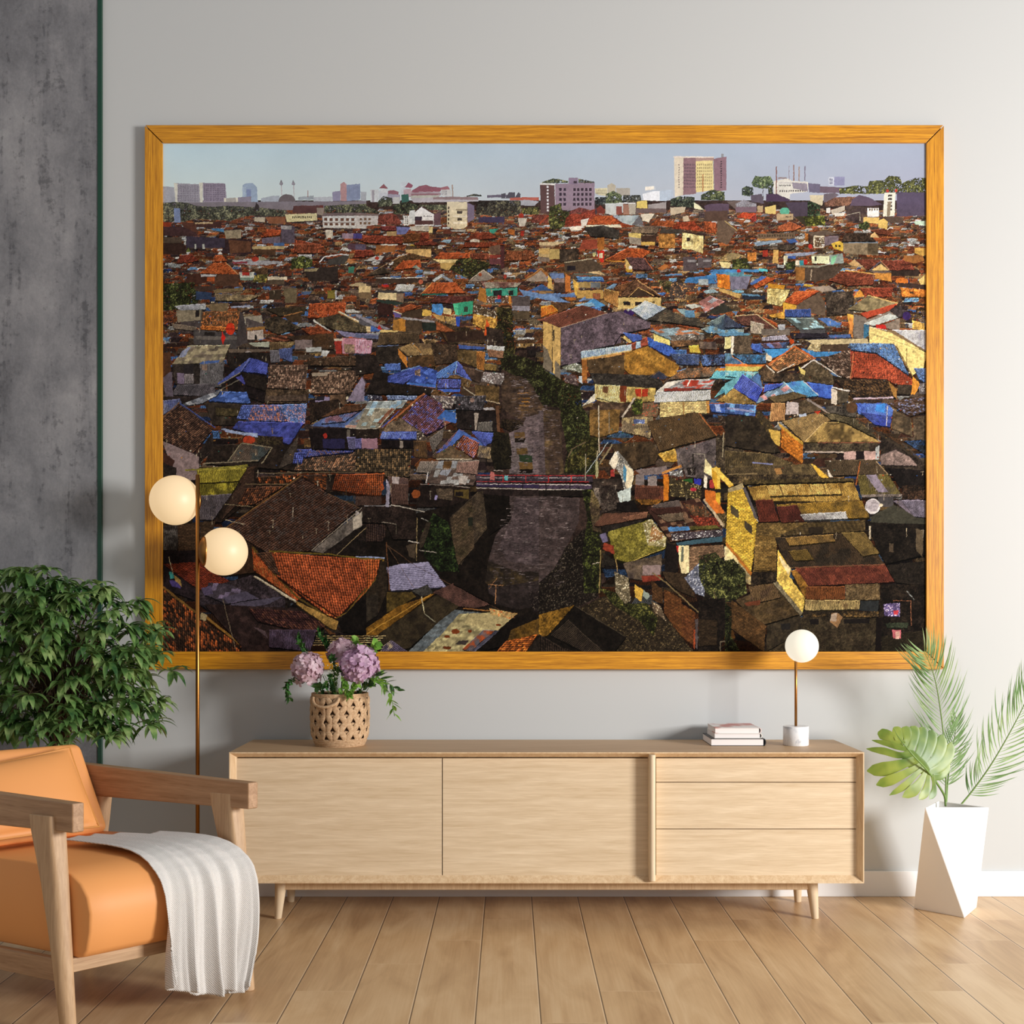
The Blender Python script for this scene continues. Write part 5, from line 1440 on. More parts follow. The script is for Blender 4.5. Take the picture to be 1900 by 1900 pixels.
f c8bca0 785,500 915,500 900,600 850,580 790,555
f 6a6068 915,490 1020,480 1060,500 950,560 915,570
r 6a4c40 920,575 1020,520 1140,520 1080,600 930,610
r 745444 1040,540 1140,515 1230,520 1140,600 1010,600
f 5e5060 1240,500 1330,520 1460,590 1360,600 1160,600 1180,540
g 5c4c44 1120,600 1310,610 1310,760 1130,740 | 44383a
f e8e4e4 1320,620 1425,620 1425,700 1320,700
n4x1 6c6048 1330,620 1420,650
f e4e0dc 940,620 975,620 975,665 940,665
f c4b8a8 975,640 1110,600 1110,640 1000,690
f e0dcd4 1010,670 1110,665 1100,690 1020,700
l4 b0a898 1100,690 1250,660 1250,740
f d8b870 1280,705 1430,710 1420,765 1280,755
f e0c070 1420,740 1470,715 1510,750 1500,820 1420,800
f 5c4c44 1480,700 1640,705 1660,760 1510,755
f c4e0d0 1750,745 1860,740 1868,790 1760,770
v 343c28 1240,770 1310,740 1350,790 1300,830 1240,810 | 4c5430
f 4c3c50 380,490 480,490 600,540 600,560 380,560
f 5d5460 240,500 340,490 360,580 240,560
c 88868e 100,580 170,545 290,580 290,620 110,620 | 6c6468
f 7a6470 95,610 295,610 290,660 100,660
f d8c078 370,615 470,590 470,675 375,670
f b49c78 300,600 350,600 350,660 300,660
e 5ca890 508,615 598,690
f b8a080 478,675 632,675 630,730 478,735
n7x1 5c4a40 560,690 625,715
r c04a30 150,665 290,668 230,720 110,710
r 8c3a34 230,720 290,670 290,740 250,755
f 423c30 640,700 900,690 900,780 740,790
v 4a5028 720,700 920,690 930,780 760,790 | 6a6a30
r a85c3c 490,790 600,750 720,790 640,830 480,840
f 4a3438 620,740 740,790 720,800 640,760
f 7c6858 300,860 650,850 650,900 300,905
n14x1 54483c 310,860 640,895
f b88c58 300,905 480,902 480,920 300,925
f 86a0c0 260,940 520,915 535,935 300,970
f 4468b8 565,915 640,905 680,935 600,945
f 6a5c54 740,850 940,830 1050,860 880,885 760,880
g b07034 740,850 770,860 770,930 745,930
g 4c3a30 770,860 830,890 820,970 770,940
f d8d0c0 820,875 920,880 915,990 820,990
s 7a6450 830,890 925,890 920,980 830,980 | e8e0d0
f 7c7080 920,885 1050,875 1050,930 920,980
f d8b848 985,950 1060,925 1095,945 1095,1020 1010,1000
n2x1 3c3428 1015,955 1080,990
f 8a7c68 1095,940 1420,940 1420,1060 1100,1040
f 5c5040 1320,950 1420,950 1420,1050 1320,1050
f 7888a0 1095,935 1420,930 1420,945 1095,945
g 3c3028 1110,850 1330,850 1400,925 1080,930 | 54443c
e c03830 770,955 808,998
r 6c3c2c 1340,830 1480,810 1560,880 1420,860
f c8a878 1345,875 1385,845 1430,895 1350,890
g 463e38 260,975 680,960 600,1010 300,1000 | 5a5048
f c4a060 450,1010 495,1010 495,1140 440,1130
f a8382c 350,1010 395,1010 395,1070 350,1070
f 8c98b8 545,1045 860,1025 800,1055 600,1075
f 3c60b4 580,1065 660,1065 650,1090 580,1085
f e0e0c8 545,1060 580,1060 575,1150 545,1145
f dce8c8 800,1060 965,1060 965,1140 805,1130
f 8a9ca0 965,1060 1090,1040 1100,1130 975,1140
f 7ac0a0 990,1070 1040,1060 1000,1140 975,1140
f 342c2c 830,1070 850,1070 850,1110 830,1110
f 908878 790,1045 1000,1045 960,1065 800,1065
e c83028 728,1098 764,1145
f 3898b0 690,1105 730,1105 730,1150 690,1150
f e0d8cc 655,1105 690,1105 690,1150 655,1150
f 8a8a80 650,1150 960,1150 860,1175 660,1165
f 9c6c38 655,1165 740,1175 740,1290 655,1290
f 544840 740,1175 860,1175 1110,1160 1000,1270 860,1300 740,1290
f a09080 795,1190 805,1190 800,1290 790,1290
g b87838 205,1030 290,1030 290,1110 210,1110
f 9c8c68 0,1080 60,1030 160,1060 30,1115
v 3a4026 70,1100 200,1080 240,1180 60,1190 | 565a30
v 2f3824 560,1120 650,1110 650,1190 560,1190 | 464c2c
r 6e3c30 1200,1095 1440,1100 1440,1130 1320,1190 1270,1150
f c0a070 1140,1140 1195,1100 1270,1165 1200,1160
l5 c8a888 1195,1095 1275,1165
r 743c30 1440,1110 1700,1105 1760,1190 1520,1200
l5 c09070 1445,1110 1525,1200
f d8bc80 1360,1195 1445,1140 1520,1200 1380,1200
f 6c605c 1340,1205 1540,1205 1530,1230 1400,1230
f c88c40 1380,1225 1540,1225 1540,1305 1390,1270
f 3c302c 1540,1200 1800,1195 1800,1250 1545,1250
f 5c5868 1330,1200 1440,1110 1445,1120 1340,1205
r 784030 1115,1200 1390,1230 1370,1330 1150,1340 955,1290
l8 d8a860 1110,1195 1390,1235
e d87c30 1580,1265 1700,1330
f d8c078 1790,1290 1850,1240 1868,1210 1868,1330 1820,1330
f c8a050 1755,990 1868,990 1868,1050 1830,1070 1760,1040
f 9c6838 1655,1060 1830,1060 1850,1110 1750,1135 1660,1110
f 58c8e0 310,1178 395,1190 390,1210 310,1205
f 4890d8 0,1190 310,1190 310,1215 0,1212
e c83030 105,1188 145,1220
f e0842c 0,1240 45,1240 45,1375 0,1370
f 7c7c9c 48,1250 240,1245 200,1370 55,1370
f 5c96b0 45,1235 260,1240 240,1255 45,1255
f 4870c0 230,1320 340,1250 400,1260 250,1335
r b0542c 380,1260 465,1275 290,1370 260,1345
f 6cb0d8 60,1385 160,1385 150,1405 70,1400
f 2c3448 160,1425 375,1430 375,1470 160,1465
f 5c8cb8 155,1415 300,1420 330,1440 160,1430
f d8c890 390,1365 505,1375 505,1530 390,1500
g c8b878 395,1370 600,1380 560,1470 520,1530 390,1500 | e0d8a0
f c8902c 400,1320 555,1335 550,1375 400,1360
f c8a840 735,1325 825,1330 800,1350 730,1340
f 9c9088 780,1355 960,1340 1030,1380 900,1400
r c05a30 640,1400 860,1385 660,1520 545,1490
r a04828 760,1430 870,1390 660,1520 640,1510
f 6c5c50 660,1520 870,1400 930,1500 930,1620 820,1600 660,1560
f e0b040 535,1495 660,1520 660,1560 540,1590
g 3c342f 930,1400 1190,1390 1190,1600 940,1620 | 564c44
r 88402e 1250,1365 1560,1360 1540,1440 1300,1450
f d89840 1195,1440 1245,1375 1295,1440 1200,1450
g c87430 1620,1355 1860,1380 1868,1445 1640,1440 | d88838
n1x1 4c3c30 1700,1390 1760,1420
f 483834 1600,1310 1868,1330 1868,1380 1610,1350
d 988c6c 1325,1430 1600,1505 1420,1590 1140,1560 | 7c7458
r b85034 1600,1500 1590,1520 1320,1640 1250,1600
f b84c34 1420,1555 1590,1510 1520,1575 1310,1640 1250,1598
l8 d8b878 1325,1430 1600,1505
f 7c7470 1190,1600 1310,1640 1300,1840 1190,1820
f 8c8480 1300,1665 1520,1580 1620,1630 1290,1700
f c4d0d8 1520,1598 1620,1632 1380,1712 1285,1690
f 8c8078 1620,1640 1620,1760 1420,1720
f 3f7ca8 1285,1700 1335,1700 1330,1800 1285,1830
g 4c4448 1530,1570 1620,1530 1700,1600 1620,1640
e 402c70 1645,1580 1720,1660
f e4b04c 1130,1600 1190,1610 1190,1700 1160,1740
f d89048 1150,1640 1185,1640 1185,1820 1150,1800
f c82c28 1395,1700 1490,1700 1495,1740 1400,1740
f f0e4b8 1335,1720 1500,1760 1868,1880 1868,1900 1335,1900
c c4c8dc 1550,1750 1868,1755 1868,1900 1850,1900 | a4a8c0
f 8c7458 1500,1750 1560,1752 1840,1890 1800,1890
g d0a858 1735,1660 1850,1690 1850,1760 1740,1740
c 3e5498 555,1560 795,1558 795,1630 555,1630 | 2e4484
d 6c7c80 560,1640 820,1640 930,1740 690,1750 | 8cb4cc
f 4c78c8 860,1640 960,1640 1080,1700 960,1715
g c89840 410,1610 550,1580 550,1650 420,1630
c 4c586c 0,1625 60,1660 160,1740 0,1740 | 38445c
f 64a0c0 0,1760 240,1790 220,1805 0,1795
r 5c3e38 90,1620 300,1608 480,1740 400,1740 150,1700
l6 d0b890 90,1620 300,1606 490,1750
r b05830 350,1630 480,1690 500,1730 440,1700
c b0a898 235,1670 360,1700 340,1790 240,1780 | 8c847c
f 746c68 330,1740 600,1740 600,1800 340,1800
f a0a8b8 490,1700 560,1700 550,1750 500,1750
f 505058 690,1750 930,1745 930,1780 700,1790
e e05820 595,1835 640,1880
f 3c3c50 740,1830 1170,1790 1170,1830 780,1850
f 5070b8 960,1800 1160,1790 1170,1820 980,1825
f c8bc98 760,1845 1320,1830 1330,1880 820,1890
t 300 560
f 55504f 180,80 380,70 400,240 180,250
c 8a90a0 125,40 410,15 415,70 180,80 | a0a8b4
f 8c8474 140,80 370,75 360,170 150,190
f 2a2626 315,80 352,75 352,140 318,145
f 50484c 180,190 370,170 350,240 160,230
c 6a6058 95,200 330,235 320,270 120,250 | 8a7c70
f 7c6c54 450,20 620,10 610,90 450,80
f 9ca8cc 645,40 820,30 820,50 650,55
r 6e5038 380,95 745,85 715,260 365,245 | 9c5c34
r a8602c 380,225 600,235 600,270 365,260
f 4a4448 730,80 765,130 800,380 690,420 700,300
f 4f4c50 300,260 520,275 700,300 700,440 300,390
f 6c6868 320,320 700,320 700,350 320,350
f 2c2828 400,280 500,285 495,315 400,312
e d83c20 598,195 682,305
f b83420 600,240 680,240 680,262 600,262
f d82c24 565,270 598,330 575,400 555,340
f 9c9890 765,140 930,125 945,200 780,210
f 5c5458 780,150 940,200 960,240 790,240
f 9c7440 790,240 960,225 960,255 795,260
f bcb4b4 795,270 945,260 945,345 800,345
f 282828 865,305 885,305 885,345 865,345
r 9c4c2c 1370,20 1715,10 1690,150 1360,150
g 3a342e 960,160 1080,130 1300,240 1080,300 960,240 | 5c5040
g 4a4030 960,60 1340,40 1330,110 1100,130 | 38322c
l7 a87848 1140,130 1310,90
f 4c3c2c 1140,140 1300,95 1300,200 1180,180
g 4c4438 1410,170 1640,110 1900,230 1900,280 1600,260 | 6a6048
l14 b8a070 1640,90 1830,190
l9 e0d8c8 1650,90 1830,180
l12 c8ccd0 1410,170 1570,280
r 7c4028 1300,250 1480,225 1590,290 1400,320
r 6a4030 840,370 1200,290 1240,320 1300,350 1130,365
g 58402c 1160,320 1600,290 1600,440 1340,430 | 40342c
f a0a8a0 810,380 1000,370 1000,420 850,410
f 7c7074 1240,355 1400,350 1400,440 1240,440
c 5c4c38 1005,375 1240,370 1200,430 1010,445 | 7c6c4c
c 5c5c68 1005,450 1100,450 1100,560 1015,565
c 4a5890 1090,440 1215,430 1215,560 1100,520 | 3c4878
f a83830 1605,360 1670,350 1670,480 1620,480
f b8849c 1670,335 1900,340 1900,475 1680,480
g 8c7868 1690,390 1790,400 1790,470 1700,470
f 8080ac 1610,260 1900,310 1900,340 1700,320
f c8c0b8 1600,340 1680,340 1680,360 1600,362
f a8b0b8 1340,425 1485,420 1485,462 1345,465
f c0c8d4 1490,450 1560,455 1530,505 1480,500
f 6c6058 620,440 1005,440 1000,460 630,475
e a0989c 775,455 835,500
g 2c2624 600,470 1010,470 1000,590 640,640
d a8a088 240,410 635,400 570,560 100,580 | 6c645c
f 8c98c0 190,460 250,420 270,420 220,510 160,520
f 4c6cb4 390,548 540,540 520,570 350,575
g 36302f 100,580 580,575 600,800 130,760
c 5c5c64 360,580 590,560 560,790 360,800
f 302c30 200,580 300,580 300,660 210,660
f 7c7090 145,660 210,660 210,760 150,755
c 706c74 215,670 300,670 300,760 215,760
f 8c7870 375,585 425,585 425,635 378,635
c 4c4a54 150,770 500,760 500,880 100,860 | 5c5864
f 645c70 0,640 100,650 110,880 40,880
f 5a3c2c 0,480 90,460 90,640 20,700 0,700
g 241e20 600,620 980,640 980,940 620,820
c 3c489c 830,515 990,570 975,670 780,650 740,640 520,780 | 4450a8
c 4858a8 820,520 840,520 740,650 530,770 520,760
l7 707cc8 820,520 740,640
f 4c50b0 690,700 740,680 790,740 770,765
l8 8a8478 530,775 730,655
l7 6c6860 550,815 730,715
g 2a2422 740,650 970,700 980,830 790,770
d 4060b4 550,830 790,840 830,940 440,920 | 5070c8
r 5a4840 1000,590 1355,585 1340,810 985,800 | 8c7468
r 5c4a40 1400,655 1860,640 1740,850 1380,850 | 8a7264
r 4c3c30 1350,520 1900,500 1900,590 1380,590
f a89c90 1395,660 1545,655 1540,685 1400,690
g 3f342c 970,810 1370,820 1360,940 960,940 | 5c4c3c
g 5a4c44 960,870 1340,860 1340,920 960,920
f 8c84b0 1420,880 1560,880 1570,1000 1440,980
f 2c2a38 1420,880 1515,880 1510,915 1425,915
g 6a5444 1560,860 1715,860 1700,960 1570,960
f 8c84a4 1760,850 1860,690 1890,760 1880,920 1720,920
l7 585060 1860,690 1900,760
g 342c2c 0,880 400,870 400,940 0,940
c 60688c 0,920 170,900 190,930 0,1060 | 4a5488
d 7c8498 180,950 560,810 520,860 380,940 200,965 | 9ca4b4
r 46342e 170,950 480,1180 290,1410 10,1270 10,1080 | 5c4438
l9 7c5c48 10,1075 170,935
l9 4858a0 170,935 500,1165
g 2f2826 340,1400 480,1200 480,1360 360,1480
f 8c7c84 10,1290 280,1400 350,1440 340,1640 250,1660 130,1600
f 4a302a 0,1380 130,1470 100,1540 0,1500
g 2c2624 0,1480 140,1540 140,1620 0,1620
g 443c34 400,930 800,950 760,1140 480,1140 | 2c2624
g 4c4430 500,980 730,990 740,1060 510,1050
r 5c64a0 760,960 1345,950 1325,1110 790,1100 | 9c6458
r 5a78c0 1080,960 1350,945 1330,1130 1180,1120 | 8c7080
r 4c60b0 750,960 850,960 800,1090 700,1080
d 4450b0 710,1110 1320,1120 1190,1320 660,1170 | 3c4494
l9 94a4d0 560,1180 720,1215 890,1235
f 94a8d8 570,1170 720,1205 895,1220 890,1255 600,1205
l5 3c4060 1020,1130 1030,1330
e b04024 755,1240 870,1320
g 28201f 900,1240 1130,1250 1130,1330 880,1330 | 4c4430
g 302824 480,1330 1330,1320 1240,1560 400,1500
c 564c46 740,1310 1020,1350 900,1480 620,1475 | 3c4448
l8 8c8470 620,1475 740,1310 1030,1350 930,1500
g 4c4440 1150,1400 1270,1240 1240,1480 1080,1550
l9 847c6c 380,1500 900,1470
c 74702c 330,1550 780,1540 650,1790 340,1800 | 9c9438
c 7c7838 250,1560 820,1530 790,1545 330,1560 | 908830
l6 8a8434 225,1565 800,1510
l6 7c7468 265,1650 330,1560
c 58525c 330,1800 650,1780 560,1900 340,1900
g 302622 780,1540 900,1500 850,1640 600,1900 560,1900
k 4c382e 800,1540 900,1510 860,1660 720,1680
r 4c4038 1330,1370 1900,1380 1900,1570 1230,1560 | 7c5c48
r 4450a0 1260,1370 1800,1370 1760,1395 1300,1440 | 584850
r 4450a0 1240,1400 1330,1400 1300,1500 1220,1500
l9 5c5040 880,1590 1900,1575
r 3f302a 870,1620 1540,1600 1540,1740 860,1680
r 8c4428 1630,1610 1900,1590 1900,1770 1600,1740
l7 706868 890,1590 1050,1590
r 50382c 760,1710 1130,1710 900,1880 700,1890
g 3c3028 1550,1600 1620,1600 1590,1760 1540,1760
d 8a98b0 1880,990 1900,990 1900,1180 1700,1165 | 8c7068
f 5068a8 1380,1150 1500,1080 1850,1000 1880,990 1700,1165
c 5c70ac 1500,1080 1850,1000 1700,1110 1480,1130 | 74586c
l5 b0a8a0 1700,1165 1900,1180
g 221c1e 1370,1170 1900,1180 1900,1370 1390,1360
f 6a6460 1720,1185 1750,1185 1750,1260 1720,1260
c 5c5c88 1720,1255 1860,1255 1855,1365 1740,1365
f 2c2a54 1490,1270 1700,1270 1700,1360 1500,1360
e a83028 1500,1215 1540,1265
f 907084 1870,1260 1900,1260 1900,1360 1870,1360
g 2a2220 1370,940 1640,900 1700,980 1380,1120 | 3c3028
g 5a4030 1640,980 1900,940 1860,1000 1480,1070
t 660 560
v 2c2a1c 1310,100 1450,100 1480,480 1360,500 1240,300 1320,200 | 484426
v 2a2a1c 1340,440 1500,500 1600,520 1750,600 1790,760 1880,880 1880,980 1700,960 1560,800 1470,680 1350,620 | 3c4026
g 3a302c 1210,230 1370,260 1370,430 1220,430
g 3c3228 730,180 1180,270 1200,380 860,390 | 5c4630
f 3c2c26 820,280 1175,265 1210,350 860,375
g 8c5030 750,180 920,270 830,280 750,260
c 564838 230,300 590,290 590,380 200,400 | 3e342a
l7 60709c 200,410 400,405
g 36302c 200,415 540,400 400,600 180,560
f b888a4 0,350 155,360 150,480 0,485
c b888a4 0,350 155,360 150,480 0,480 | a47c94
f 5c6890 0,290 215,320 210,345 0,325
g 2f2826 0,490 180,490 250,640 0,680
c 6a5844 400,430 520,380 730,390 720,490 480,500 | 8a7450
l9 b88c50 520,380 610,470
f c88438 390,430 475,520 480,610 400,500
g 6a5034 480,510 730,490 740,600 490,610 | 503c2a
g 40342c 700,380 940,400 940,560 740,580 | 5c4a3a
c 5c4e44 955,380 1220,400 1215,440 960,435 | 4c4038
f 4460b0 955,400 1090,410 1200,420 1190,440 960,435
f 6c5838 945,440 1125,455 1125,600 945,540
g 6c5838 945,440 1125,455 1125,610 945,545 | 544630
c a06c34 1125,460 1200,465 1195,640 1125,620 | 6c4828
c b8c0c8 1215,405 1380,415 1375,455 1220,440
c 80604c 1220,440 1370,460 1370,520 1240,510
l8 3c5060 1195,560 1310,590
c 746038 1190,570 1310,590 1305,640 1200,630
c 4a68b8 270,575 415,570 420,640 280,635
l6 9c98a0 270,665 410,670
g 2a2422 180,640 400,680 300,740 700,800 700,860 100,850
d 4054b0 420,640 590,590 640,620 530,700 440,760 300,740 300,690 | 4c5cb8
d 3f5cc0 640,600 760,640 740,800 470,760 540,690 | 4868cc
l7 78a0e0 420,640 590,592
f 4474d4 480,745 740,770 740,800 500,765
l5 7c5c4c 500,770 740,800
s 6c5c58 545,640 600,620 600,690 550,680 | 988878
c 5078d0 940,545 955,560 880,700 750,710 750,660 | 4468c0
c 4c5cb8 940,545 1085,715 1060,720 940,660
l7 88b0e8 940,548 925,665
l6 5070c0 770,710 930,670 1080,725
r 5058a8 760,725 980,710 970,800 760,800 | 4058b8
f 3c64d0 760,810 970,810 970,835 820,835
g 604c34 880,680 940,675 1080,730 1050,800 980,780 980,710 850,710 | 7c6444
c 54443c 990,600 1190,650 1150,750 1080,720 | 403430
s 7c7478 1190,650 1375,660 1390,780 1160,735 | c8ccd4
g 5c4a30 1110,770 1330,785 1330,940 1110,890 | 6c5838
f 4c3c30 980,780 1110,800 1110,900 980,860
l6 b0a898 1000,790 1110,870
r 686068 700,870 930,875 890,990 800,990 | a09894
r 7084b8 290,870 570,875 560,910 300,905
r 3c3a40 930,880 1210,870 1180,1005 930,1000 | 54525c
s 3c3c50 110,860 240,870 250,910 110,905 | b0b8d0
e 8c7470 1060,890 1100,930
c 7c4c40 640,850 930,1090 660,1240 430,1080 | 4c4a8c
r 5c4a80 640,850 800,950 820,1150 660,1240 430,1080 | 7c4c44
r 6c4854 640,850 800,950 830,1090 740,1200 650,1230 430,1080 | 4c4c8c
l12 b06c44 290,1130 430,1030 580,890 640,850
g 6a5c50 290,1140 420,1080 600,1200 260,1200 | 7c6c5c
d 9cacb8 120,925 480,915 430,985 90,990 | 7c9cbc
d a09c90 90,990 330,985 200,1170 0,1165 | 88a0ac
c 7c5444 330,985 370,990 250,1130 200,1120
l8 a8a49c 0,1170 200,1175 380,980 480,920
f 4458a8 230,1170 400,1010 420,1000 270,1150
f 3e6ec8 750,1080 830,1005 985,1045 930,1125
c 4858a8 245,1205 570,1205 560,1275 230,1270 | 5c70bc
s 4c4440 570,1200 610,1200 660,1270 560,1280 | b0a8a0
g 201a1c 240,1280 560,1285 560,1360 240,1355
f 9c7890 55,1265 205,1265 205,1360 60,1360
c 5c5c98 0,1260 55,1265 50,1360 0,1360
f 8c8480 410,1290 440,1290 440,1355 410,1355
c 54402c 535,1290 660,1290 665,1450 550,1440 | 3c3026
c 5c5858 680,1270 820,1170 800,1280 720,1400
g 2c2420 0,1180 220,1180 220,1260 0,1260
g 2a2424 930,1010 1310,1010 1310,1200 940,1170
c 5a5858 1140,1120 1270,1110 1270,1200 1130,1200
f a09894 1100,1030 1145,1030 1120,1190 1105,1180
f 6c4c38 1300,960 1330,960 1340,1220 1310,1200
l8 b0a088 1210,910 1340,945
f a8a8b4 1180,985 1270,980 1300,1000 1190,1005
c 4c5cb0 960,1180 1010,1190 900,1330 860,1360 740,1410 | 6c5058
f 4c70c8 960,1180 1190,1310 1170,1350 1000,1230 900,1330 870,1310
r a05c48 1000,1240 1150,1310 1100,1450 930,1340 | 585070
c 4858b0 1080,1200 1280,1220 1275,1290 1200,1340 | 3c488c
g 70604c 710,1440 880,1330 1080,1450 900,1460 | 5c4c3c
l9 b0a898 750,1455 1080,1458
c 5c5450 1150,1330 1260,1350 1250,1460 1130,1440 | 8c7c60
r 40382e 0,1370 525,1365 500,1620 280,1620 270,1580 0,1570 | 6c5840
r 9c5028 0,1600 270,1590 240,1780 0,1770 | 5c3424
c 4c3834 0,1780 230,1770 230,1880 0,1880
c 5c4844 300,1620 490,1640 490,1880 340,1880 | 4c3c3c
f a0a0c0 285,1640 320,1700 310,1880 290,1880
f b0a8b0 340,1620 410,1625 400,1690 340,1680
c 706a68 600,1480 1145,1470 1130,1620 560,1580 | 807470
d 6c5c58 700,1560 950,1550 1130,1620 1090,1700 650,1680 | 8c9098
f 98a0b0 770,1475 820,1475 800,1545 740,1545
f 98a0b0 900,1475 945,1475 935,1540 885,1540
f 6c5030 820,1475 895,1475 875,1545 810,1545
f 9098ac 800,1555 890,1555 850,1610 780,1600
c 7c6460 950,1490 1145,1475 1130,1600 930,1580
f b8b4b8 950,1610 1050,1615 1020,1695 960,1680
l9 b4b4bc 670,1575 655,1680
l7 7c7474 600,1690 900,1700 1060,1725
g 28201e 600,1700 1060,1730 1080,1900 560,1900
k 5c5044 740,1730 900,1730 900,1840 760,1820
f 5a4c28 915,1740 1050,1740 1050,1830 920,1800
f 221c1c 925,1760 1000,1760 1000,1800 925,1800
e 8c4a24 520,1740 600,1820
f 8c88c0 740,1790 760,1800 750,1840 730,1830
t 1000 560
w 40362f 0,960 60,1000 180,1000 210,1250 230,1580 0,1600 | 5c4c3c
v 282a1a 0,590 60,640 180,700 260,760 380,760 400,960 470,1080 480,1300 560,1500 540,1600 230,1590 260,1400 230,1200 180,960 0,950 | 3a4024
v 34341c 370,1280 560,1240 540,1500 240,1580 260,1450 400,1350 | 4c4828
l10 6a5e48 270,1440 310,1360 430,1300
f 6a4434 0,170 410,30 630,105 195,245
c 74463a 0,170 410,30 630,105 195,245 | 5c3a30
l6 b8a090 195,245 630,105
f 64586a 200,245 630,105 760,90 1035,190 1030,240 760,300 760,380 400,440 390,560 205,590
g 5e5462 200,250 630,108 760,95 1035,190 1030,240 760,300 700,395 395,460 390,560 205,590
g 645868 204,250 630,108 760,95 1035,192 1030,238 760,298 700,393 395,458 388,558 205,588 | 665a6a
f c8a868 40,180 120,210 120,660 40,610
f d0b070 120,212 200,245 200,720 130,660
f 7c7468 40,400 80,440 120,560 120,660 40,610
f 7c7468 150,540 200,590 200,720 140,680
l5 4c4034 122,210 125,660
f 4c4438 128,260 142,260 142,360 128,360
f e0a838 20,120 20,40 120,30 180,85 20,145
c c86c28 20,60 120,35 170,85 20,145 | d88838
s 7c8478 215,600 340,565 405,590 400,660 230,620 | d8e0e0
s 58484c 230,680 340,680 370,780 240,740 | 8c8080
f b8c8dc 370,690 400,690 400,760 370,740
c 8ca8dc 390,460 860,395 860,450 395,525 | a8c0e8
f c89858 400,525 770,470 760,490 450,550 400,550
g 645038 440,540 790,490 790,680 470,660 | 4a3c2c
f a86c34 400,540 445,540 445,720 400,740
g b08438 790,470 1000,410 1300,590 1270,690 880,700 790,620 | 8c6428
l9 d8c088 395,530 870,450
d b85c48 860,390 1005,325 1010,400 860,450 | 94b0d8
f 3460c8 1005,325 1230,420 1290,480 1200,500 1020,410
c 3a5cc0 1005,330 1230,420 1290,480 1190,500 1015,405 | 3058b0
r 4c5c84 1210,480 1490,490 1480,585 1290,580 | 30406c
c 4460b8 780,285 950,310 960,350 870,370 | 3850a0
f d8c078 785,310 860,370 840,385 785,340
g 7c4c3c 900,280 1060,300 1010,320 950,300
d 98b8d0 1020,265 1300,235 1540,300 1530,340 1240,360 1100,300 | a87050
s 6c6460 1200,310 1540,300 1530,345 1240,365 | a8a8a8
f e8dc88 1065,295 1215,360 1215,405 1065,360
g 4c3c30 1220,360 1530,350 1480,400 1240,420 | 8c6848
l14 9c5030 1140,180 1480,250
c 9cb0d8 870,80 1010,0 1180,60 990,165 | c0d0e8
f 443c38 1000,165 1180,65 1340,140 1480,150 1540,230 1140,180
c 44403c 1000,165 1180,65 1340,140 1480,160 1540,235 1140,180 | 5c5448
c 687c84 1555,200 1725,115 1895,240 1700,255 | 38485c
f 3c4860 1725,115 1895,235 1700,260
c 7c8c90 1500,250 1600,220 1700,260 1900,250 1900,300 1580,290 | 5c8cb8
f 5c94c4 1650,290 1900,280 1900,310 1680,320
f d8d8b0 1720,330 1780,325 1780,420 1720,430
f dcdcdc 1785,320 1808,320 1800,490 1780,490
g 5c5040 1810,320 1900,310 1900,480 1810,480
g 78685c 1490,370 1640,370 1650,440 1490,430 | 54484a
c c8a040 1390,410 1480,405 1500,475 1400,470 | a07c2c
g 2c2830 1480,490 1900,480 1900,580 1520,590 | 5070b0
f d08c40 1340,640 1900,600 1900,640 1450,640
g 34302e 470,660 1100,680 1180,800 1050,800 520,760 | 44403c
l6 5c5450 1010,700 1110,640 1200,700
f 3c4058 1030,700 1115,645 1190,700 1160,720
f c8bc80 520,765 890,790 880,830 1070,800 1080,920 800,930 660,960 520,900
c d0c48c 525,770 750,780 740,940 530,890 | b0a070
f 7c3c24 750,780 812,780 810,930 750,930
f 6c4830 590,780 640,785 640,845 590,840
g d8c070 815,790 1080,800 1080,920 820,930 | 9c8850
f b83c24 890,810 1010,805 1010,880 900,880
l5 d8b060 950,810 950,880
f d8d8d0 400,965 520,850 520,920
g 6c5848 520,920 800,940 1080,930 1100,1060 640,1080 470,1000 | 403028
v 3a4420 860,900 960,900 960,1040 860,1050 | 566028
s 7c6850 960,940 1110,930 1100,1070 960,1060 | b04030
l14 c0b8b0 770,1070 890,890
g 8c6c3c 470,1000 750,1000 740,1200 560,1260 470,1230 | 6c5430
l8 c0b8a8 552,960 556,1400
l7 8c8474 650,1020 652,1220
c 6c6050 770,1080 880,1060 1060,1070 1030,1260 770,1200 | 9c8c68
s 4c5c90 880,1090 980,1090 980,1130 880,1130 | 8ca0d0
f dcdcdc 1190,740 1330,725 1640,715 1590,800 1590,910 1065,935 1090,830
c b8c0cc 1090,830 1590,820 1590,910 1065,935 | d4d8e0
d b0b4c0 1330,725 1640,715 1590,805 1150,820 | a8483c
f b04030 1360,725 1490,725 1450,775 1330,775
l9 e0e0e0 1400,725 1375,780
f 8c3c34 1160,800 1460,795 1400,825 1150,825
k d8c488 1120,930 1580,920 1570,1030 1120,1070
f a08050 1330,930 1350,930 1350,1040 1335,1050
f b88848 1550,920 1580,920 1580,1030 1555,1030
f 544538 1000,1110 1440,1020 1500,1030 1650,1240 1120,1385
c 54432f 1000,1110 1440,1020 1500,1030 1650,1240 1120,1385 | 4a3c2c
l6 b86c3c 1480,1030 1650,1240
g 4a3c2c 660,1320 1040,1290 1110,1390 1080,1500 850,1560 700,1400 | 3c3226
g b89038 1100,1410 1260,1360 1300,1480 1160,1480 | d8b860
g 6c6468 1270,1370 1640,1260 1640,1450 1290,1560 | 544c54
g 6a6264 1300,1410 1640,1400 1620,1640 1360,1620 | 544c50
f 34302e 1420,1410 1435,1410 1435,1510 1420,1510
l5 98948c 1435,1410 1535,1410 1535,1510
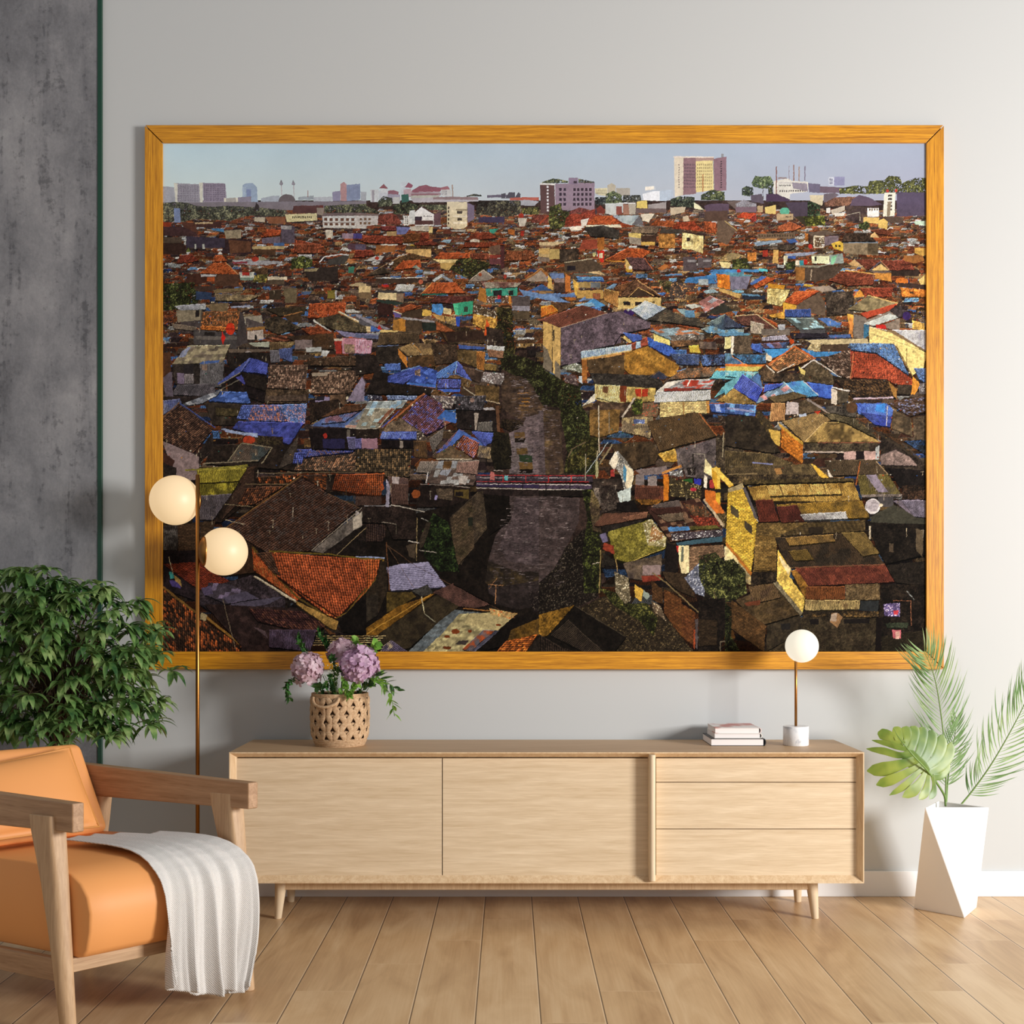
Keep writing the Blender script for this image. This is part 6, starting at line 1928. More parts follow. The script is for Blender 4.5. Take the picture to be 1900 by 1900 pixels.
g 38302a 1640,1260 1900,1300 1900,1700 1780,1680 1640,1500 | 544a3c
l7 a8a088 1710,1210 1700,1440
s 40342c 1650,1050 1900,1080 1900,1240 1720,1200 | 6c6058
l12 8cb0cc 1820,1170 1900,1250
d 4064c0 1580,950 1900,940 1900,1050 1600,1020 | 7c90c8
c 60b0d8 1640,640 1900,650 1830,720 1580,710 | 4c90c8
c 70b8d0 1890,670 1790,810 1620,890 1700,790 | 4c98c0
f 3c58b8 1880,690 1900,690 1900,880 1800,790
g a88848 1640,920 1800,810 1900,890 1900,940
g 605850 1220,700 1340,620 1640,600 1600,690 1200,720 | 9c6c48
l7 6c90c0 1280,640 1360,620
s 8c8c8c 650,1480 730,1380 830,1500 880,1570 860,1720 800,1800 760,1600 | e8e4d8
f dcd8cc 710,1380 740,1460 700,1560 650,1500
f e8e0c8 790,1500 870,1560 880,1620 840,1780 800,1700 
f 4c8cb8 785,1500 815,1560 805,1680 780,1640
f a83c38 665,1560 705,1550 700,1620 660,1620
f c0d4dc 720,1770 790,1740 850,1720 850,1840 760,1870
g 4c403a 480,1640 760,1640 780,1740 500,1720 | 2c2624
g 342a26 480,1720 720,1740 760,1900 480,1900 | 6c6460
f 8c8488 1010,1620 1090,1610 1095,1740 1010,1735
f 7c7478 895,1600 975,1600 975,1700 895,1700
f 807478 890,1560 1180,1520 1190,1590 950,1610
c 5c3c30 890,1700 1155,1710 1155,1830 890,1830 | 6c4434
f d07828 1155,1600 1200,1600 1195,1840 1155,1850
l20 c88c48 1140,1590 1320,1520
s 6c6c70 1210,1570 1330,1560 1340,1620 1210,1610 | d8e0e8
f 2c6430 1310,1650 1425,1640 1425,1710 1320,1720
f 2c34b0 1440,1640 1505,1640 1500,1695 1440,1695
s 443c2c 1200,1620 1500,1700 1500,1830 1220,1800 | a09060
e b83048 1400,1720 1460,1755
s 2c2624 1370,1540 1450,1530 1450,1610 1380,1610 | 847c7c
f e8e0b0 1540,1450 1600,1530 1600,1620 1530,1580
f e0dcd4 1530,1600 1560,1620 1555,1730 1530,1720
f a83838 1580,1650 1640,1640 1620,1730 1580,1720
f d8a830 1600,1540 1680,1540 1680,1880 1650,1880 1640,1740 1600,1620
f e0c050 1650,1580 1680,1600 1680,1860 1655,1860
f e8c868 1640,1530 1800,1700 1760,1720 1650,1590
f c87030 1540,1740 1640,1760 1640,1900 1540,1850
f d8b048 1760,1730 1900,1680 1900,1900 1750,1900
t 1345 560
g 6c9cb8 0,480 380,490 380,580 0,580 | 3c5c90
f c8c068 0,595 350,600 300,640 0,640
c 5ca4cc 0,640 310,650 240,710 0,690 | 88c0d8
f d87c38 0,575 380,575 350,600 0,598
l6 c88c50 60,500 180,580
g 40506c 60,490 370,490 380,570 200,570 | 3c7cb8
f 5888b0 0,290 240,290 200,300 0,310
c 343c58 0,120 60,160 160,240 0,240 | 465068
g 5c5044 80,320 240,310 240,480 90,480
f d0cc94 0,330 50,330 50,430 0,440
f dcd8d0 58,325 78,325 74,490 55,490
g 44465c 250,390 600,370 560,430 260,470 | 4468b0
c 8c8ca4 340,330 560,310 600,355 340,360
c 4060c0 250,390 320,400 350,480 250,440 
d 6c5468 330,390 500,380 540,430 370,430 | 5068a8
g 302c38 600,290 950,290 950,330 620,340
f c0b490 740,355 1320,340 1320,380 820,392
f 544438 820,395 1140,390 1140,450 900,462
s b8a880 790,390 890,400 880,465 760,440 | e0d8b8
f 3f90d8 360,440 620,432 520,490 420,530 380,470
f 3f88d0 700,430 850,465 1080,460 1000,500 820,510
f e0d8c8 380,475 430,510 430,550 380,540
r a8603c 640,410 840,520 820,540 480,660 400,590 | 6c4c38
r 7c5c40 640,425 810,530 480,655 410,590 | a86840
l10 d87838 400,580 640,412
l10 c86c30 640,412 840,525
g 3a322c 310,640 400,600 460,660 740,660 740,740 360,740 | 6c5844
l8 d0ccc4 380,590 460,655
l8 c8c0b8 480,660 640,575
g 4c4434 680,690 820,540 1010,690 1010,770 700,730 | 5c5040
l10 c4c0c0 690,630 820,535 1080,700
f d8c878 680,600 745,640 740,680 700,660
r 504038 880,530 1150,440 1190,480 1160,720 1060,680 | 7c6c64
g 302820 1000,680 1160,720 1100,760 1010,740
r 984434 1160,450 1560,460 1740,760 1560,770 1500,720 1170,710 | 7c3424
r a04a34 1190,450 1380,455 1620,640 1740,720 1730,770 1570,760 1500,720 1180,700 | 8c3c28
r 5c7cb0 1150,385 1565,385 1700,680 1590,600 1400,470 1170,445 | 4468a8
l7 c07850 1190,480 1160,715
f e8d890 1335,235 1560,280 1868,470 1840,610 1740,680 1580,390 1335,380
l6 a88c58 1560,380 1740,690
l4 9c8c60 1340,290 1860,460
l6 8c7448 1685,430 1680,580
c bcc0d8 1540,262 1868,265 1868,460 1840,450 | 9ca0bc
f 8c7458 1400,250 1560,262 1860,450 1840,452 1540,290
l4 f0e8c8 1340,230 1500,265
r 342a24 1020,725 1500,720 1590,890 1180,880 | 54402c
f a87c40 1510,730 1590,810 1590,900 1560,870
g 403830 1600,770 1740,770 1720,860 1600,850
f b8a8c0 1180,890 1560,880 1560,895 1190,905
r 5c78b0 1750,615 1868,618 1868,760 1800,720 | 4060a0
f d89438 1740,690 1810,760 1760,860 1725,860
s 6c6870 1800,760 1868,750 1868,860 1800,850 | c8ccd0
r 4c3a30 1510,940 1868,870 1868,1020 1720,1060 | 5c6488
l7 b0a090 1500,960 1690,1085
g 6c5c48 1560,1000 1720,1080 1740,1250 1540,1170 | 40382e
g 54483c 1740,1080 1868,1050 1868,1280 1750,1280
c 4a6cd0 1200,940 1500,940 1560,1000 1550,1060 1240,1040 | 3c58c0
c 3c4c9c 1250,1020 1550,1060 1530,1160 1390,1140 | 3040a0
l6 b8b8c8 1505,960 1495,1150
f 3c8cf0 1400,950 1490,940 1480,1030 1390,1010
c 3858c0 760,745 1000,780 990,900 860,880 | 3c60d0
c 4888d0 560,750 720,730 870,870 760,880 640,830 | 3c64b8
d 8cb0d8 540,740 640,830 420,890 290,940 280,910 | b08088
l6 a8d0e0 540,738 640,830
l5 b8c8d8 720,730 870,870
c 3c54b8 370,770 540,755 500,790 360,840
f 68b0c8 0,760 160,670 80,780 0,870
c 4c5cb8 160,670 350,810 290,930 80,800 | 3848b0
f 5078b8 230,710 310,660 350,800
g a88c50 0,870 80,800 280,940 0,950 | 8c7444
d 4868b8 0,940 290,960 280,1060 0,1030 | 6090d0
f 8c94c8 20,975 280,1010 270,1025 20,995
f 5c503c 390,880 650,835 770,870 480,940
g 5a4e38 390,880 650,835 770,872 470,940
f a89068 430,940 500,940 480,1110 410,1110
c a07850 430,940 560,940 550,1100 420,1110 | 7c6040
f b8b0b8 575,925 680,935 680,1040 560,1045
g 584c3c 680,940 760,900 900,1000 690,1050
l16 8c8484 760,900 930,1010
f e0dce0 990,790 1160,820 1140,830 1000,800
f d8d0c8 985,800 1040,825 1035,950 985,940
g 5c5448 1040,830 1150,830 1140,930 1040,940
g 4c4844 930,960 1220,970 1210,1070 940,1020
n3x2 302c2c 1030,970 1110,1020
e 5c4430 1120,930 1230,1030
c 7c6844 520,1110 860,1020 980,1090 880,1150 740,1300 | 8c7850
c 84704c 530,1110 850,1020 985,1095 905,1130 735,1300 | 6c5a3c
f c84028 820,1015 890,1010 860,1040
f a8b8d8 680,1045 750,1030 750,1055 690,1070
c 9c8450 920,1120 1090,1115 1440,1300 740,1300 | 54462c
l6 c8b080 740,1295 910,1120
l8 a89890 900,1000 1440,1295
g 4a4434 900,1020 1210,1080 1430,1280 1100,1110 980,1090 | 5c5440
l6 98604c 860,1305 1440,1305
k c87828 520,1150 720,1310 720,1500 520,1350 | d89038
f c8a040 495,1120 720,1300 720,1330 500,1150
g 38302a 740,1310 1430,1310 1430,1400 740,1390 | 544c3c
f a89c98 740,1385 1100,1385 1100,1400 740,1400
n3x1 4c3c2c 740,1400 1060,1455
f b89c9c 1100,1390 1210,1385 1210,1460 1100,1460
f b89c9c 1290,1385 1395,1385 1395,1460 1290,1465
f 241e20 1210,1385 1290,1385 1290,1460 1210,1460
f a8b0b8 1395,1350 1430,1330 1430,1460 1395,1465
g 2a2422 1440,1200 1868,1500 1868,1660 1500,1600 1440,1400 | 3c342e
l14 40382f 1220,1090 1868,1500
l10 4c4440 1640,1310 1840,1480
g 2c3038 1650,1290 1868,1280 1868,1420 | 2c4c84
f 6a5c60 1440,1420 1580,1370 1720,1440 1780,1520 1440,1510
g 7c6c6c 1440,1430 1580,1375 1720,1440 1780,1520 1440,1510
g 3c3428 300,1000 430,1120 500,1300 400,1320 280,1100 | 7c6838
f c8a850 400,1180 510,1200 510,1340 440,1290
l14 b8c8c8 90,1165 210,1270
g 3c342a 0,1060 280,1060 520,1390 440,1400 0,1330 | 2c2622
c 5c5038 0,1380 420,1410 640,1500 0,1590 | 40382a
l10 7c84b8 250,1490 440,1505
c 4a4030 0,1540 800,1500 880,1620 180,1680 80,1690 | 5c5038
g 2f2822 0,1600 400,1600 880,1600 880,1640 80,1690 | 6c5c40
l10 7c6c50 20,1600 300,1590
f a07848 455,1545 515,1540 530,1595 475,1600
f d8b040 795,1500 830,1510 960,1630 890,1630
f d8a838 0,1610 80,1700 40,1720 0,1680
c 4e4234 920,1470 1400,1465 1510,1600 960,1610 | 42382c
f d8d0c8 950,1550 1000,1630 960,1620
l8 a86030 1250,1480 1215,1700
l5 b8a080 1400,1475 1510,1600
c 5c5430 1230,1610 1510,1600 1630,1780 1260,1790 | 4c463c
f 847c94 1305,1605 1395,1600 1510,1760 1420,1765
g 746c6c 1260,1785 1640,1780 1630,1805 1270,1810
f 4c4a50 1420,1810 1560,1810 1560,1900 1420,1900
g 201c1c 1510,1540 1868,1560 1868,1700 1620,1720
g 1f1a18 1640,1700 1868,1700 1868,1830 1640,1830 | 4c382c
t 660 560
w 4a3c34 1400,680 1540,690 1640,780 1700,900 1760,1000 1900,1010 1900,1600 1410,1590 1450,1400 1420,1220 1540,1150 1560,1100 1440,1050 1360,980 1350,760 | 64503c
w 6c6068 1580,1070 1740,1030 1740,1600 1640,1600 1560,1380 1440,1300 1420,1220 1540,1160 | 6a606c
l12 5c4830 1490,800 1560,790
l10 8c6430 1500,850 1600,845
l14 7c5a30 1510,900 1620,895
l12 a07438 1540,925 1615,930
l12 8c6834 1520,960 1620,965
l8 6c5434 1480,720 1540,715
l8 6c5434 1500,1010 1600,1005
w 6c646a 1430,1230 1580,1280 1640,1400 1660,1600 1420,1590 1450,1400 | 6c6470
g 241e18 1360,1080 1540,1100 1560,1140 1440,1200 1340,1160 | 44382c
g 1c1a16 1280,1200 1420,1220 1450,1400 1440,1540 1290,1550 1250,1400 | 302c20
f 6c5434 1470,1210 1565,1205 1570,1265 1475,1265
f 241e1a 1475,1262 1572,1262 1565,1305 1475,1305
f 64502e 1490,1355 1590,1355 1600,1415 1495,1415
f 2c3e2c 1510,1415 1635,1425 1640,1490 1520,1480
f 6c5430 1510,1485 1640,1490 1645,1550 1520,1550
f 201a16 1520,1550 1645,1550 1640,1590 1525,1590
l4 b0a8a8 1280,1560 1370,1565
w 3a3234 1430,1810 1900,1800 1900,1900 1400,1900 | 544a50
g 3c3440 1110,1600 1900,1605 1900,1670 1120,1680
f 382e54 1120,1680 1900,1700 1900,1735 1120,1710
g 2a2222 1120,1740 1900,1745 1900,1800 1160,1800
l5 b03030 1120,1605 1900,1610
l5 a82c2c 1120,1665 1900,1668
l4 9c98a4 1150,1630 1900,1632
l6 b8b4bc 1120,1690 1900,1690
l6 b0acac 1120,1725 1900,1742
l6 a82c2c 1368,1605 1368,1665
l6 a82c2c 1578,1605 1578,1665
l6 a82c2c 1790,1605 1790,1668
l5 1c1818 1328,1670 1328,1760
l5 1c1818 1548,1670 1548,1770
l5 1c1818 1768,1670 1768,1770
f b06868 1250,1570 1285,1580 1290,1650 1245,1650
f 58b0c0 1385,1610 1412,1610 1410,1655 1385,1650
e 2c2430 1475,1620 1500,1660
t 1000 560
w 4a3c34 0,1010 160,1020 200,1250 230,1590 0,1600 | 6a5840
w 584e54 0,1010 40,1010 60,1600 0,1600 | 665c64
g 3c3440 0,1605 500,1605 500,1670 0,1670
g 443a50 0,1690 490,1690 490,1740 0,1735
g 221c1a 0,1745 460,1745 440,1800 0,1805
l5 b03030 0,1610 520,1612
l5 a82c2c 0,1668 460,1668
l4 a8a4b0 0,1632 440,1634
l6 b8b4bc 0,1692 480,1696
l6 b0acac 0,1738 440,1740
l7 a82c2c 90,1610 90,1670
l7 b02c2c 300,1610 300,1670
l5 1c1818 66,1670 66,1770
l5 1c1818 288,1670 288,1780
l6 9c9888 430,1410 432,1660
l8 b0a88c 540,1380 535,1640
l5 a8b8c0 440,1590 640,1300
l14 8c8064 565,1500 680,1320
f 9c9c78 525,1480 550,1480 550,1620 525,1620
t 660 840
g 1e1916 560,560 900,480 1150,400 1430,400 1900,410 1900,1845 0,1845 0,500
w 443a3c 1430,400 1900,400 1900,1100 1820,1250 1500,1420 1230,1300 1230,1000 1300,760 1440,600 | 4c4246
w 4c4248 1480,420 1900,410 1900,900 1700,1050 1400,1000 1330,860 1440,640 | 685c64
g 1a1613 1180,380 1430,400 1440,600 1400,660 1240,760 1230,420
w 2c2622 1230,1000 1500,1100 1900,1100 1900,1250 1560,1440 1200,1200 | 4a3e2a
w 2a2424 1300,1250 1880,1150 1900,1400 1500,1450 1300,1400 | 3a3234
s 262020 1600,1300 1900,1250 1900,1430 1650,1480 | 5c5450
k 4a4036 870,600 1120,370 1180,350 1220,700 1060,900 980,1040 950,1020 900,800 | 5c5040
k 5a4c3c 880,600 1080,430 1100,880 950,1040 900,820 | 48402f
f 262a22 1040,600 1090,595 1090,680 1045,680
v 1e2818 620,720 720,560 860,640 900,800 960,1100 780,1100 640,960 | 2c3c1c
r 3c2e2a 0,500 200,560 300,640 260,820 0,820 | 282020
g 241d1b 0,450 560,500 560,800 350,800 280,650 0,640 | 342a28
c 4a3834 330,290 490,290 490,480 340,480
c 443430 0,390 240,380 240,480 0,490
r 8c4826 0,195 270,195 240,395 0,390 | 583424
e b85828 225,285 265,350
f 8c8ca8 290,300 320,320 310,500 280,500
l6 b0aca8 330,480 640,545
l6 8c8c98 80,490 330,490
f a8a4ac 0,520 55,580 55,680 0,710
l5 8c7c5c 570,600 565,1000
l6 b8b4b4 490,815 620,840
l4 a8a4a0 590,900 750,925
l4 a0a0a0 610,605 680,635
l4 989088 240,640 380,660
g 3c342c 590,820 660,640 700,640 640,840 600,900
f 4a4036 470,860 560,830 550,980 500,960
r 6c3c26 0,985 230,985 190,1170 0,1400 | b0582a
r b0582c 0,990 225,990 190,1160 100,1290 0,1390 | 7c4426
l9 7c6428 0,975 260,985 180,1190 0,1410
l10 8c9cc8 0,960 270,972
g 302820 240,1000 290,1000 290,1290 210,1500 0,1620 0,1410 180,1190
g 3a342c 90,1350 210,1290 210,1500 60,1600 | 2a2420
c 7c7ca8 420,1030 670,1010 840,1240 330,1275 290,1060 | 5c5c88
f 9494c0 420,1030 670,1010 840,1240 330,1275 290,1060
y 58587c 295,1080 700,1040 840,1245 330,1270
g 5c4c24 290,1290 520,1290 560,1330 420,1420 290,1480 | 483c20
f 34383a 520,1285 670,1215 720,1300 620,1330
g 3c3c3c 525,1285 670,1215 720,1300 620,1330
l7 6c4830 285,830 315,1270
l4 5c4434 290,850 560,1050 1500,1540
l3 6c5444 290,850 540,1250
c 543c38 720,1290 900,1210 1260,1400 1100,1440 960,1420 | 3c2c2a
g 201a17 900,1210 1260,1400 1230,1290 1100,1200 960,1180
g 8c6420 0,1690 400,1420 740,1300 640,1370 200,1690 | 6c4c1c
l7 b88c38 100,1680 700,1310
c 3e3628 250,1650 760,1310 960,1420 490,1810 100,1840 | 2c261e
l6 c0b898 610,1330 640,1490
l5 8c8c7c 640,1490 740,1570
d 6c7884 920,1455 1240,1490 1440,1540 1100,1845 490,1840 780,1560 | 586470
d b0a880 960,1490 1240,1485 1440,1540 1230,1720 1050,1845 620,1845 800,1680 | a09a74
f b0a67c 1060,1490 1240,1480 1440,1540 1310,1650 1000,1580
l7 9c6c38 1000,1440 1500,1490
s b49c68 1240,1440 1500,1490 1440,1540 1250,1500 | a85020
e 7c3c1c 890,1630 965,1680
e 7c3c1c 820,1690 880,1715
e 843c1c 1040,1640 1080,1665
e 7c3c1c 1300,1585 1350,1605
e 6c3418 810,1790 890,1820
f 443c3c 960,1740 1050,1735 1020,1780 920,1775
c 5c5c6c 1180,1640 1340,1650 1090,1845 990,1820 | 8c4424
c 44465a 1340,1650 1100,1845 1060,1845 1300,1640
g 1a1614 1440,1540 1600,1480 1650,1640 1400,1780 1150,1845 1120,1845
g 6c501c 1440,1640 1900,1450 1900,1530 1680,1700 1400,1780 | 544020
r 8c4c22 1310,1845 1400,1740 1690,1680 1580,1845 | b46024
g 28221e 1720,1680 1900,1530 1900,1845 1580,1845
l5 5c4c3c 1720,1670 1900,1770
l5 a87c58 1300,1220 1298,1400
l4 a87c58 1230,1220 1370,1230
l3 987050 1240,1260 1310,1160
y c8b080 0,1690 290,1690 200,1770 0,1770
c 4c4660 330,1735 480,1840 230,1840 250,1790 | a09478
t 300 840
c 5c5820 340,155 790,145 650,380 350,400 | 8a842c
c 8c8430 340,160 790,150 720,260 340,280 | 6c6828
c 54505c 350,400 650,380 480,620 350,620 | 48444c
l12 8c8838 220,160 800,120
g 2a211d 660,380 900,100 880,300 740,500 560,640 480,640
k 4a3830 660,380 860,150 860,300 700,480 560,620
k 4c3a2c 150,670 320,650 320,900 160,905
c 302c2c 10,680 150,670 150,905 10,905 | 4c4a4c
k 4c3c2e 360,640 500,630 480,720 360,800
g 241c20 0,910 350,900 360,1040 130,1040 10,1020
r 70301f 20,1030 350,1010 520,1130 640,1190 620,1240 350,1270 | 54241c
l10 9c5024 20,1050 320,1270
g 2a2228 0,1020 350,1280 400,1400 0,1250
f 40a8b0 70,1100 110,1110 120,1165 85,1170
f 4c4088 70,1180 180,1190 180,1255 100,1240
f a88c50 120,1130 180,1180 190,1240 130,1190
r 3a2a22 10,1240 400,1560 740,1790 720,1840 10,1840 | 8c4824
l16 7c5c2c 10,1240 320,1480
l18 8c6830 390,1500 740,1780
f 9c9070 370,1480 430,1500 410,1560 360,1540
g 2c262c 360,1280 600,1200 850,1130 1150,1350 1150,1450 780,1440 500,1500 350,1400 | 403844
d 4c4658 440,1200 640,1220 800,1300 910,1350 600,1400 400,1310 | 605878
f 54506c 570,1340 780,1285 905,1350 620,1390
f 504c64 640,1400 900,1360 1130,1330 1000,1400 700,1450
f 544c70 370,1250 460,1230 480,1310 400,1320
f 44443a 560,1440 860,1420 780,1480 600,1500
c 2a2020 400,1400 1250,1440 1540,1580 1300,1840 740,1840 740,1780 | 382a2a
r 3a2426 800,1440 1300,1470 1540,1590 1400,1680 900,1560 | 4c3028
f 5c4c54 850,1610 960,1650 990,1720
l3 9c8c78 570,1350 690,1830
c 3c3040 1000,1640 1440,1640 1380,1840 1000,1800 | 4c4058
r 442c26 1310,215 1540,375 1830,500 1380,900 1000,930 600,690 | 5c3a30
r 4a342c 1290,225 1540,375 1830,505 1380,905 990,930 610,700 | 38302f
l8 7c5c34 590,700 1300,210
l7 5c4838 1540,375 1840,510
r 4c3328 780,330 1130,310 850,480 700,500 | 6c4028
r 38291f 880,230 1290,200 1160,290 900,300 | 8c4824
r 3c2a22 1300,220 1540,200 1520,340 | 74401f
r 7c3c20 1620,200 1900,200 1900,390 1580,340 | 4c2c20
g 2c2420 1540,200 1620,200 1580,340 1530,370
l7 6c5c48 780,290 1200,290
l8 584c3c 880,185 1900,180
f 8c8a84 1400,910 1770,600 1860,540 1860,680 1780,720 1500,930
g 6c6664 1400,910 1770,600 1780,720 1520,930 | 4c4848
f b0aaa4 1775,610 1850,555 1860,670 1780,720
l6 8c847c 1390,905 1860,510
g 1e1a18 1500,930 1900,650 1900,950 1640,950 | 2c2422
l5 8c7c60 1630,940 1900,690
g 3c2a1e 340,900 600,700 850,860 1060,1110 850,1110 560,1140 | 2f241e
r a85028 840,880 1000,1080 1300,1340 1250,1370 860,1090 | 6c4828
l16 5c4a20 840,870 1050,1120 1250,1330 1620,1560
l14 a8a090 860,1140 1130,1310 1250,1380
l7 d0c8b8 870,1140 1240,1370
g a08044 1250,1370 1640,1560 1620,1640 1560,1620 1250,1400 | 8c6c38
r 96482a 1020,920 1900,990 1900,1240 1620,1530 1540,1500 1080,1150 | c06430
r a04e2c 1040,930 1860,980 1900,1000 1900,1250 1640,1520 1090,1150 | 743a24
l12 6c5c24 1000,910 1560,940 1900,985
l9 6c5828 1900,1250 1720,1480 1620,1530
r 50382c 880,930 1020,920 1100,1130 1040,1110 | 3c2e28
g 1a1614 1640,1560 1900,1290 1900,1690 1680,1660
g 5c3c24 1500,1610 1620,1680 1560,1680
y b8a070 1440,1690 1900,1690 1900,1790 1400,1790
l5 a09888 590,620 770,660
l4 8c8068 590,475 850,500
l4 d0c0a0 70,960 110,1120
t 1000 840
w 443a3c 0,400 380,420 370,640 240,900 140,1090 0,1200 | 5c5054
s 221d1a 140,1080 240,880 420,700 560,780 560,1100 540,1340 340,1440 0,1500 0,1200 | 4a443c
v 242619 400,340 500,330 570,600 580,1300 420,1300 400,900 450,600 | 38401c
s 342c22 340,1450 600,1330 820,1400 1050,1400 1200,1540 1380,1780 1440,1845 700,1845 740,1690 | 5c5038
v 2c301a 560,1250 700,1290 850,1400 1000,1390 1100,1540 1060,1700 940,1560 700,1420 | 4c4c26
g 1c1815 0,1700 340,1420 810,1700 700,1845 0,1845
c 332c26 270,1550 600,1845 420,1845 110,1690 | 28221e
g 6c501c 0,1500 330,1410 90,1680 0,1730 | 8c6824
l5 4c4438 340,1420 800,1700
r 2c2420 0,1680 200,1800 380,1845 0,1845
g 4c4034 490,340 560,460 580,740 500,720 470,480 | 6c6040
g 2c2422 560,300 720,300 720,520 580,560 | 504844
g 1c1818 720,460 880,440 940,560 720,530
c 503228 890,320 1155,320 1155,440 890,430 | 6a3c2c
g 6c4c24 890,430 1150,430 1100,480 950,480 | a06c28
f c8781f 1155,210 1205,220 1200,440 1155,440
c 5c4034 600,560 1000,545 1000,600 780,640 540,680 510,670 | 4c342c
c 6c4c3c 780,600 1010,545 1000,600 830,630
g 282422 580,680 960,620 900,700 600,740
d 4a302a 1000,500 1480,420 1700,700 1700,760 1220,820 1030,560 | 6c5444
c 544c4c 1070,480 1300,440 1320,500 1050,510
c 3c2622 1030,520 1320,500 1340,560 1100,570
s 5c4634 1340,470 1540,500 1600,580 1440,600 | 8c5030
c 5c5044 1100,580 1330,555 1350,620 1200,640
s 6a3024 1400,580 1640,600 1680,680 1480,690 | b04a34
f 4a88d0 1190,690 1390,680 1400,715 1210,730
g 545028 1400,680 1640,670 1680,700 1400,715
s 4c4450 1220,750 1700,710 1710,770 1240,810 | c8c8d0
f 3c5c70 1270,830 1700,770 1700,820 1290,860
c 66642c 640,730 960,640 1040,610 1180,860 1160,890 820,1020 700,990 | 807c38
g 76702c 640,740 960,650 1000,800 1100,900 820,1010 700,980 | 8a843c
s 9c9468 960,650 1040,610 1180,790 1170,870 1010,860 | d8d0b8
s 9c7448 1050,660 1160,750 1140,800 1020,830 | e0d4b0
l6 b0a050 840,1010 1170,880
f 98402c 600,830 690,860 700,940 590,890
f 6c6890 560,760 620,740 640,820 590,830
g 2c2824 590,920 700,990 700,1050 600,1040
l8 8c7c50 570,900 560,1300
l8 a08858 710,980 730,1100
l5 b0a89c 490,1030 560,1012
g 605448 780,1020 1140,940 1130,1140 960,1180 830,1160 | 403838
f 8c7c80 960,1040 1130,1040 1120,1130 960,1130
f 84382a 950,1140 1130,1130 1130,1180 960,1200
g 201b1a 1180,830 1290,860 1290,1100 1160,1120
k 8c7058 1395,870 1710,850 1720,960 1380,1110 | 6c5444
f e8dcb0 1290,860 1390,860 1390,1110 1320,1130 1300,1000
f 6c7468 1320,870 1340,870 1340,1000 1315,1010
f c03030 1275,860 1295,860 1292,920 1280,920
g 3c3024 1140,1100 1400,1120 1440,1340 1300,1280 1180,1180
s 6c7490 1350,1160 1510,990 1560,1060 1530,1330 1450,1300 | c0c8dc
v 2f3420 1480,960 1640,920 1760,1060 1800,1300 1640,1380 1540,1280 1480,1140 | 5a5c34
v 343820 1720,1000 1850,980 1900,1160 1760,1200 | 545828
l4 7c6c54 1620,1280 1740,1600
f d8b048 885,1220 970,1270 945,1380 890,1330
f 8c9c98 970,1270 1030,1320 1000,1360 965,1330
s 6c6450 700,1100 830,1160 850,1370 800,1400 710,1290 | b0a894
s 6c5c4c 1040,1370 1130,1420 1180,1560 1060,1460 | b8a890
k 6c4426 1160,1260 1320,1350 1330,1720 1160,1480 | 8c5c30
k 6a4026 1320,1390 1450,1480 1440,1790 1320,1700 | 845428
k 5c4028 1040,1180 1140,1260 1150,1400 1050,1360
l10 7c6c4c 1050,1110 1200,1220 1480,1480
f a04828 1435,1640 1450,1640 1445,1820 1430,1800
f 544c50 1450,1540 1475,1540 1470,1820 1450,1800
g 1a1614 1480,1360 1700,1350 1800,1500 1660,1840 1480,1840 | 2c241f
k 3c3024 1480,1540 1650,1550 1650,1780 1480,1790
l8 6c6458 1680,1840 1680,1750 1780,1745
g 4c4028 1540,360 1740,560 1720,700 1580,520 | c8b488
l20 b8a890 1530,430 1710,680
f d8782c 1540,350 1620,360 1720,560 1640,560 1540,440
f d8b030 1640,360 1680,350 1670,480 1640,440
f e8c858 1600,140 1650,130 1800,290 1760,310
k e0bc44 1750,370 1900,320 1900,1080 1730,840 | c8a030
f 2c2824 1630,335 1760,320 1750,370 1640,370
f b8ac84 1760,330 1890,285 1900,320 1770,370
f e8dcb0 1720,860 1850,1000 1860,1040 1800,980 1720,1000
f 58503c 1775,490 1845,540 1845,605 1775,560
t 1345 840
k d8b43c 25,340 160,340 300,640 240,1120 10,830 | c09a30
k dcb840 30,330 160,345 285,620 240,1110 10,820 | e8c850
f 9c9070 25,335 160,280 170,330 30,365
l24 5c5860 175,320 290,610
f 544c38 50,480 125,530 125,610 55,560
f 484034 180,620 250,680 250,760 180,690
f e8dca4 10,850 120,960 120,1030 20,1000
f b8742c 10,820 250,1110 240,1140 10,860
g c8bc98 120,1000 240,1140 240,1220 180,1200 | 8c7c50
k 6c5834 290,650 760,640 760,770 480,780 470,1100 260,1100 | 8c7444
k 7c6234 280,760 480,780 475,1090 265,1085 | 9c8048
k 54462c 760,650 1300,620 1300,720 480,770 | 64543a
f 302820 770,690 915,680 905,750 775,750
c 9c8040 210,310 1190,260 1260,460 270,440 | 6c5428
c b09454 380,290 1040,260 1090,380 420,400 | 846830
c 7c6228 480,480 1265,440 1340,600 560,620 | 5c4a24
c 5a2c22 280,440 440,430 500,635 320,640 | 48241e
c 502822 480,500 670,485 745,635 520,645 | 40201c
c 9ca0a8 700,570 1120,545 1140,610 740,625 | 74747c
l5 302820 450,470 1265,440
l4 58442a 500,290 570,480
l4 58442a 640,285 710,475
l4 58442a 770,280 850,470
l4 58442a 900,275 970,460
l4 58442a 1040,265 1110,450
l4 c0b8a8 290,615 310,640
g 443c40 190,280 380,265 370,290 220,310 | 8c8c9c
g 3c3424 160,250 1190,235 1190,262 180,290 | 54482c
c 3e3226 460,785 1280,735 1480,1035 590,1065 | 2c2620
c 7c6234 560,790 1000,755 1020,820 600,860 | 54442a
c 645430 1080,740 1290,735 1430,930 1280,960 | 4c4028
c 584824 590,910 760,895 830,990 650,1000
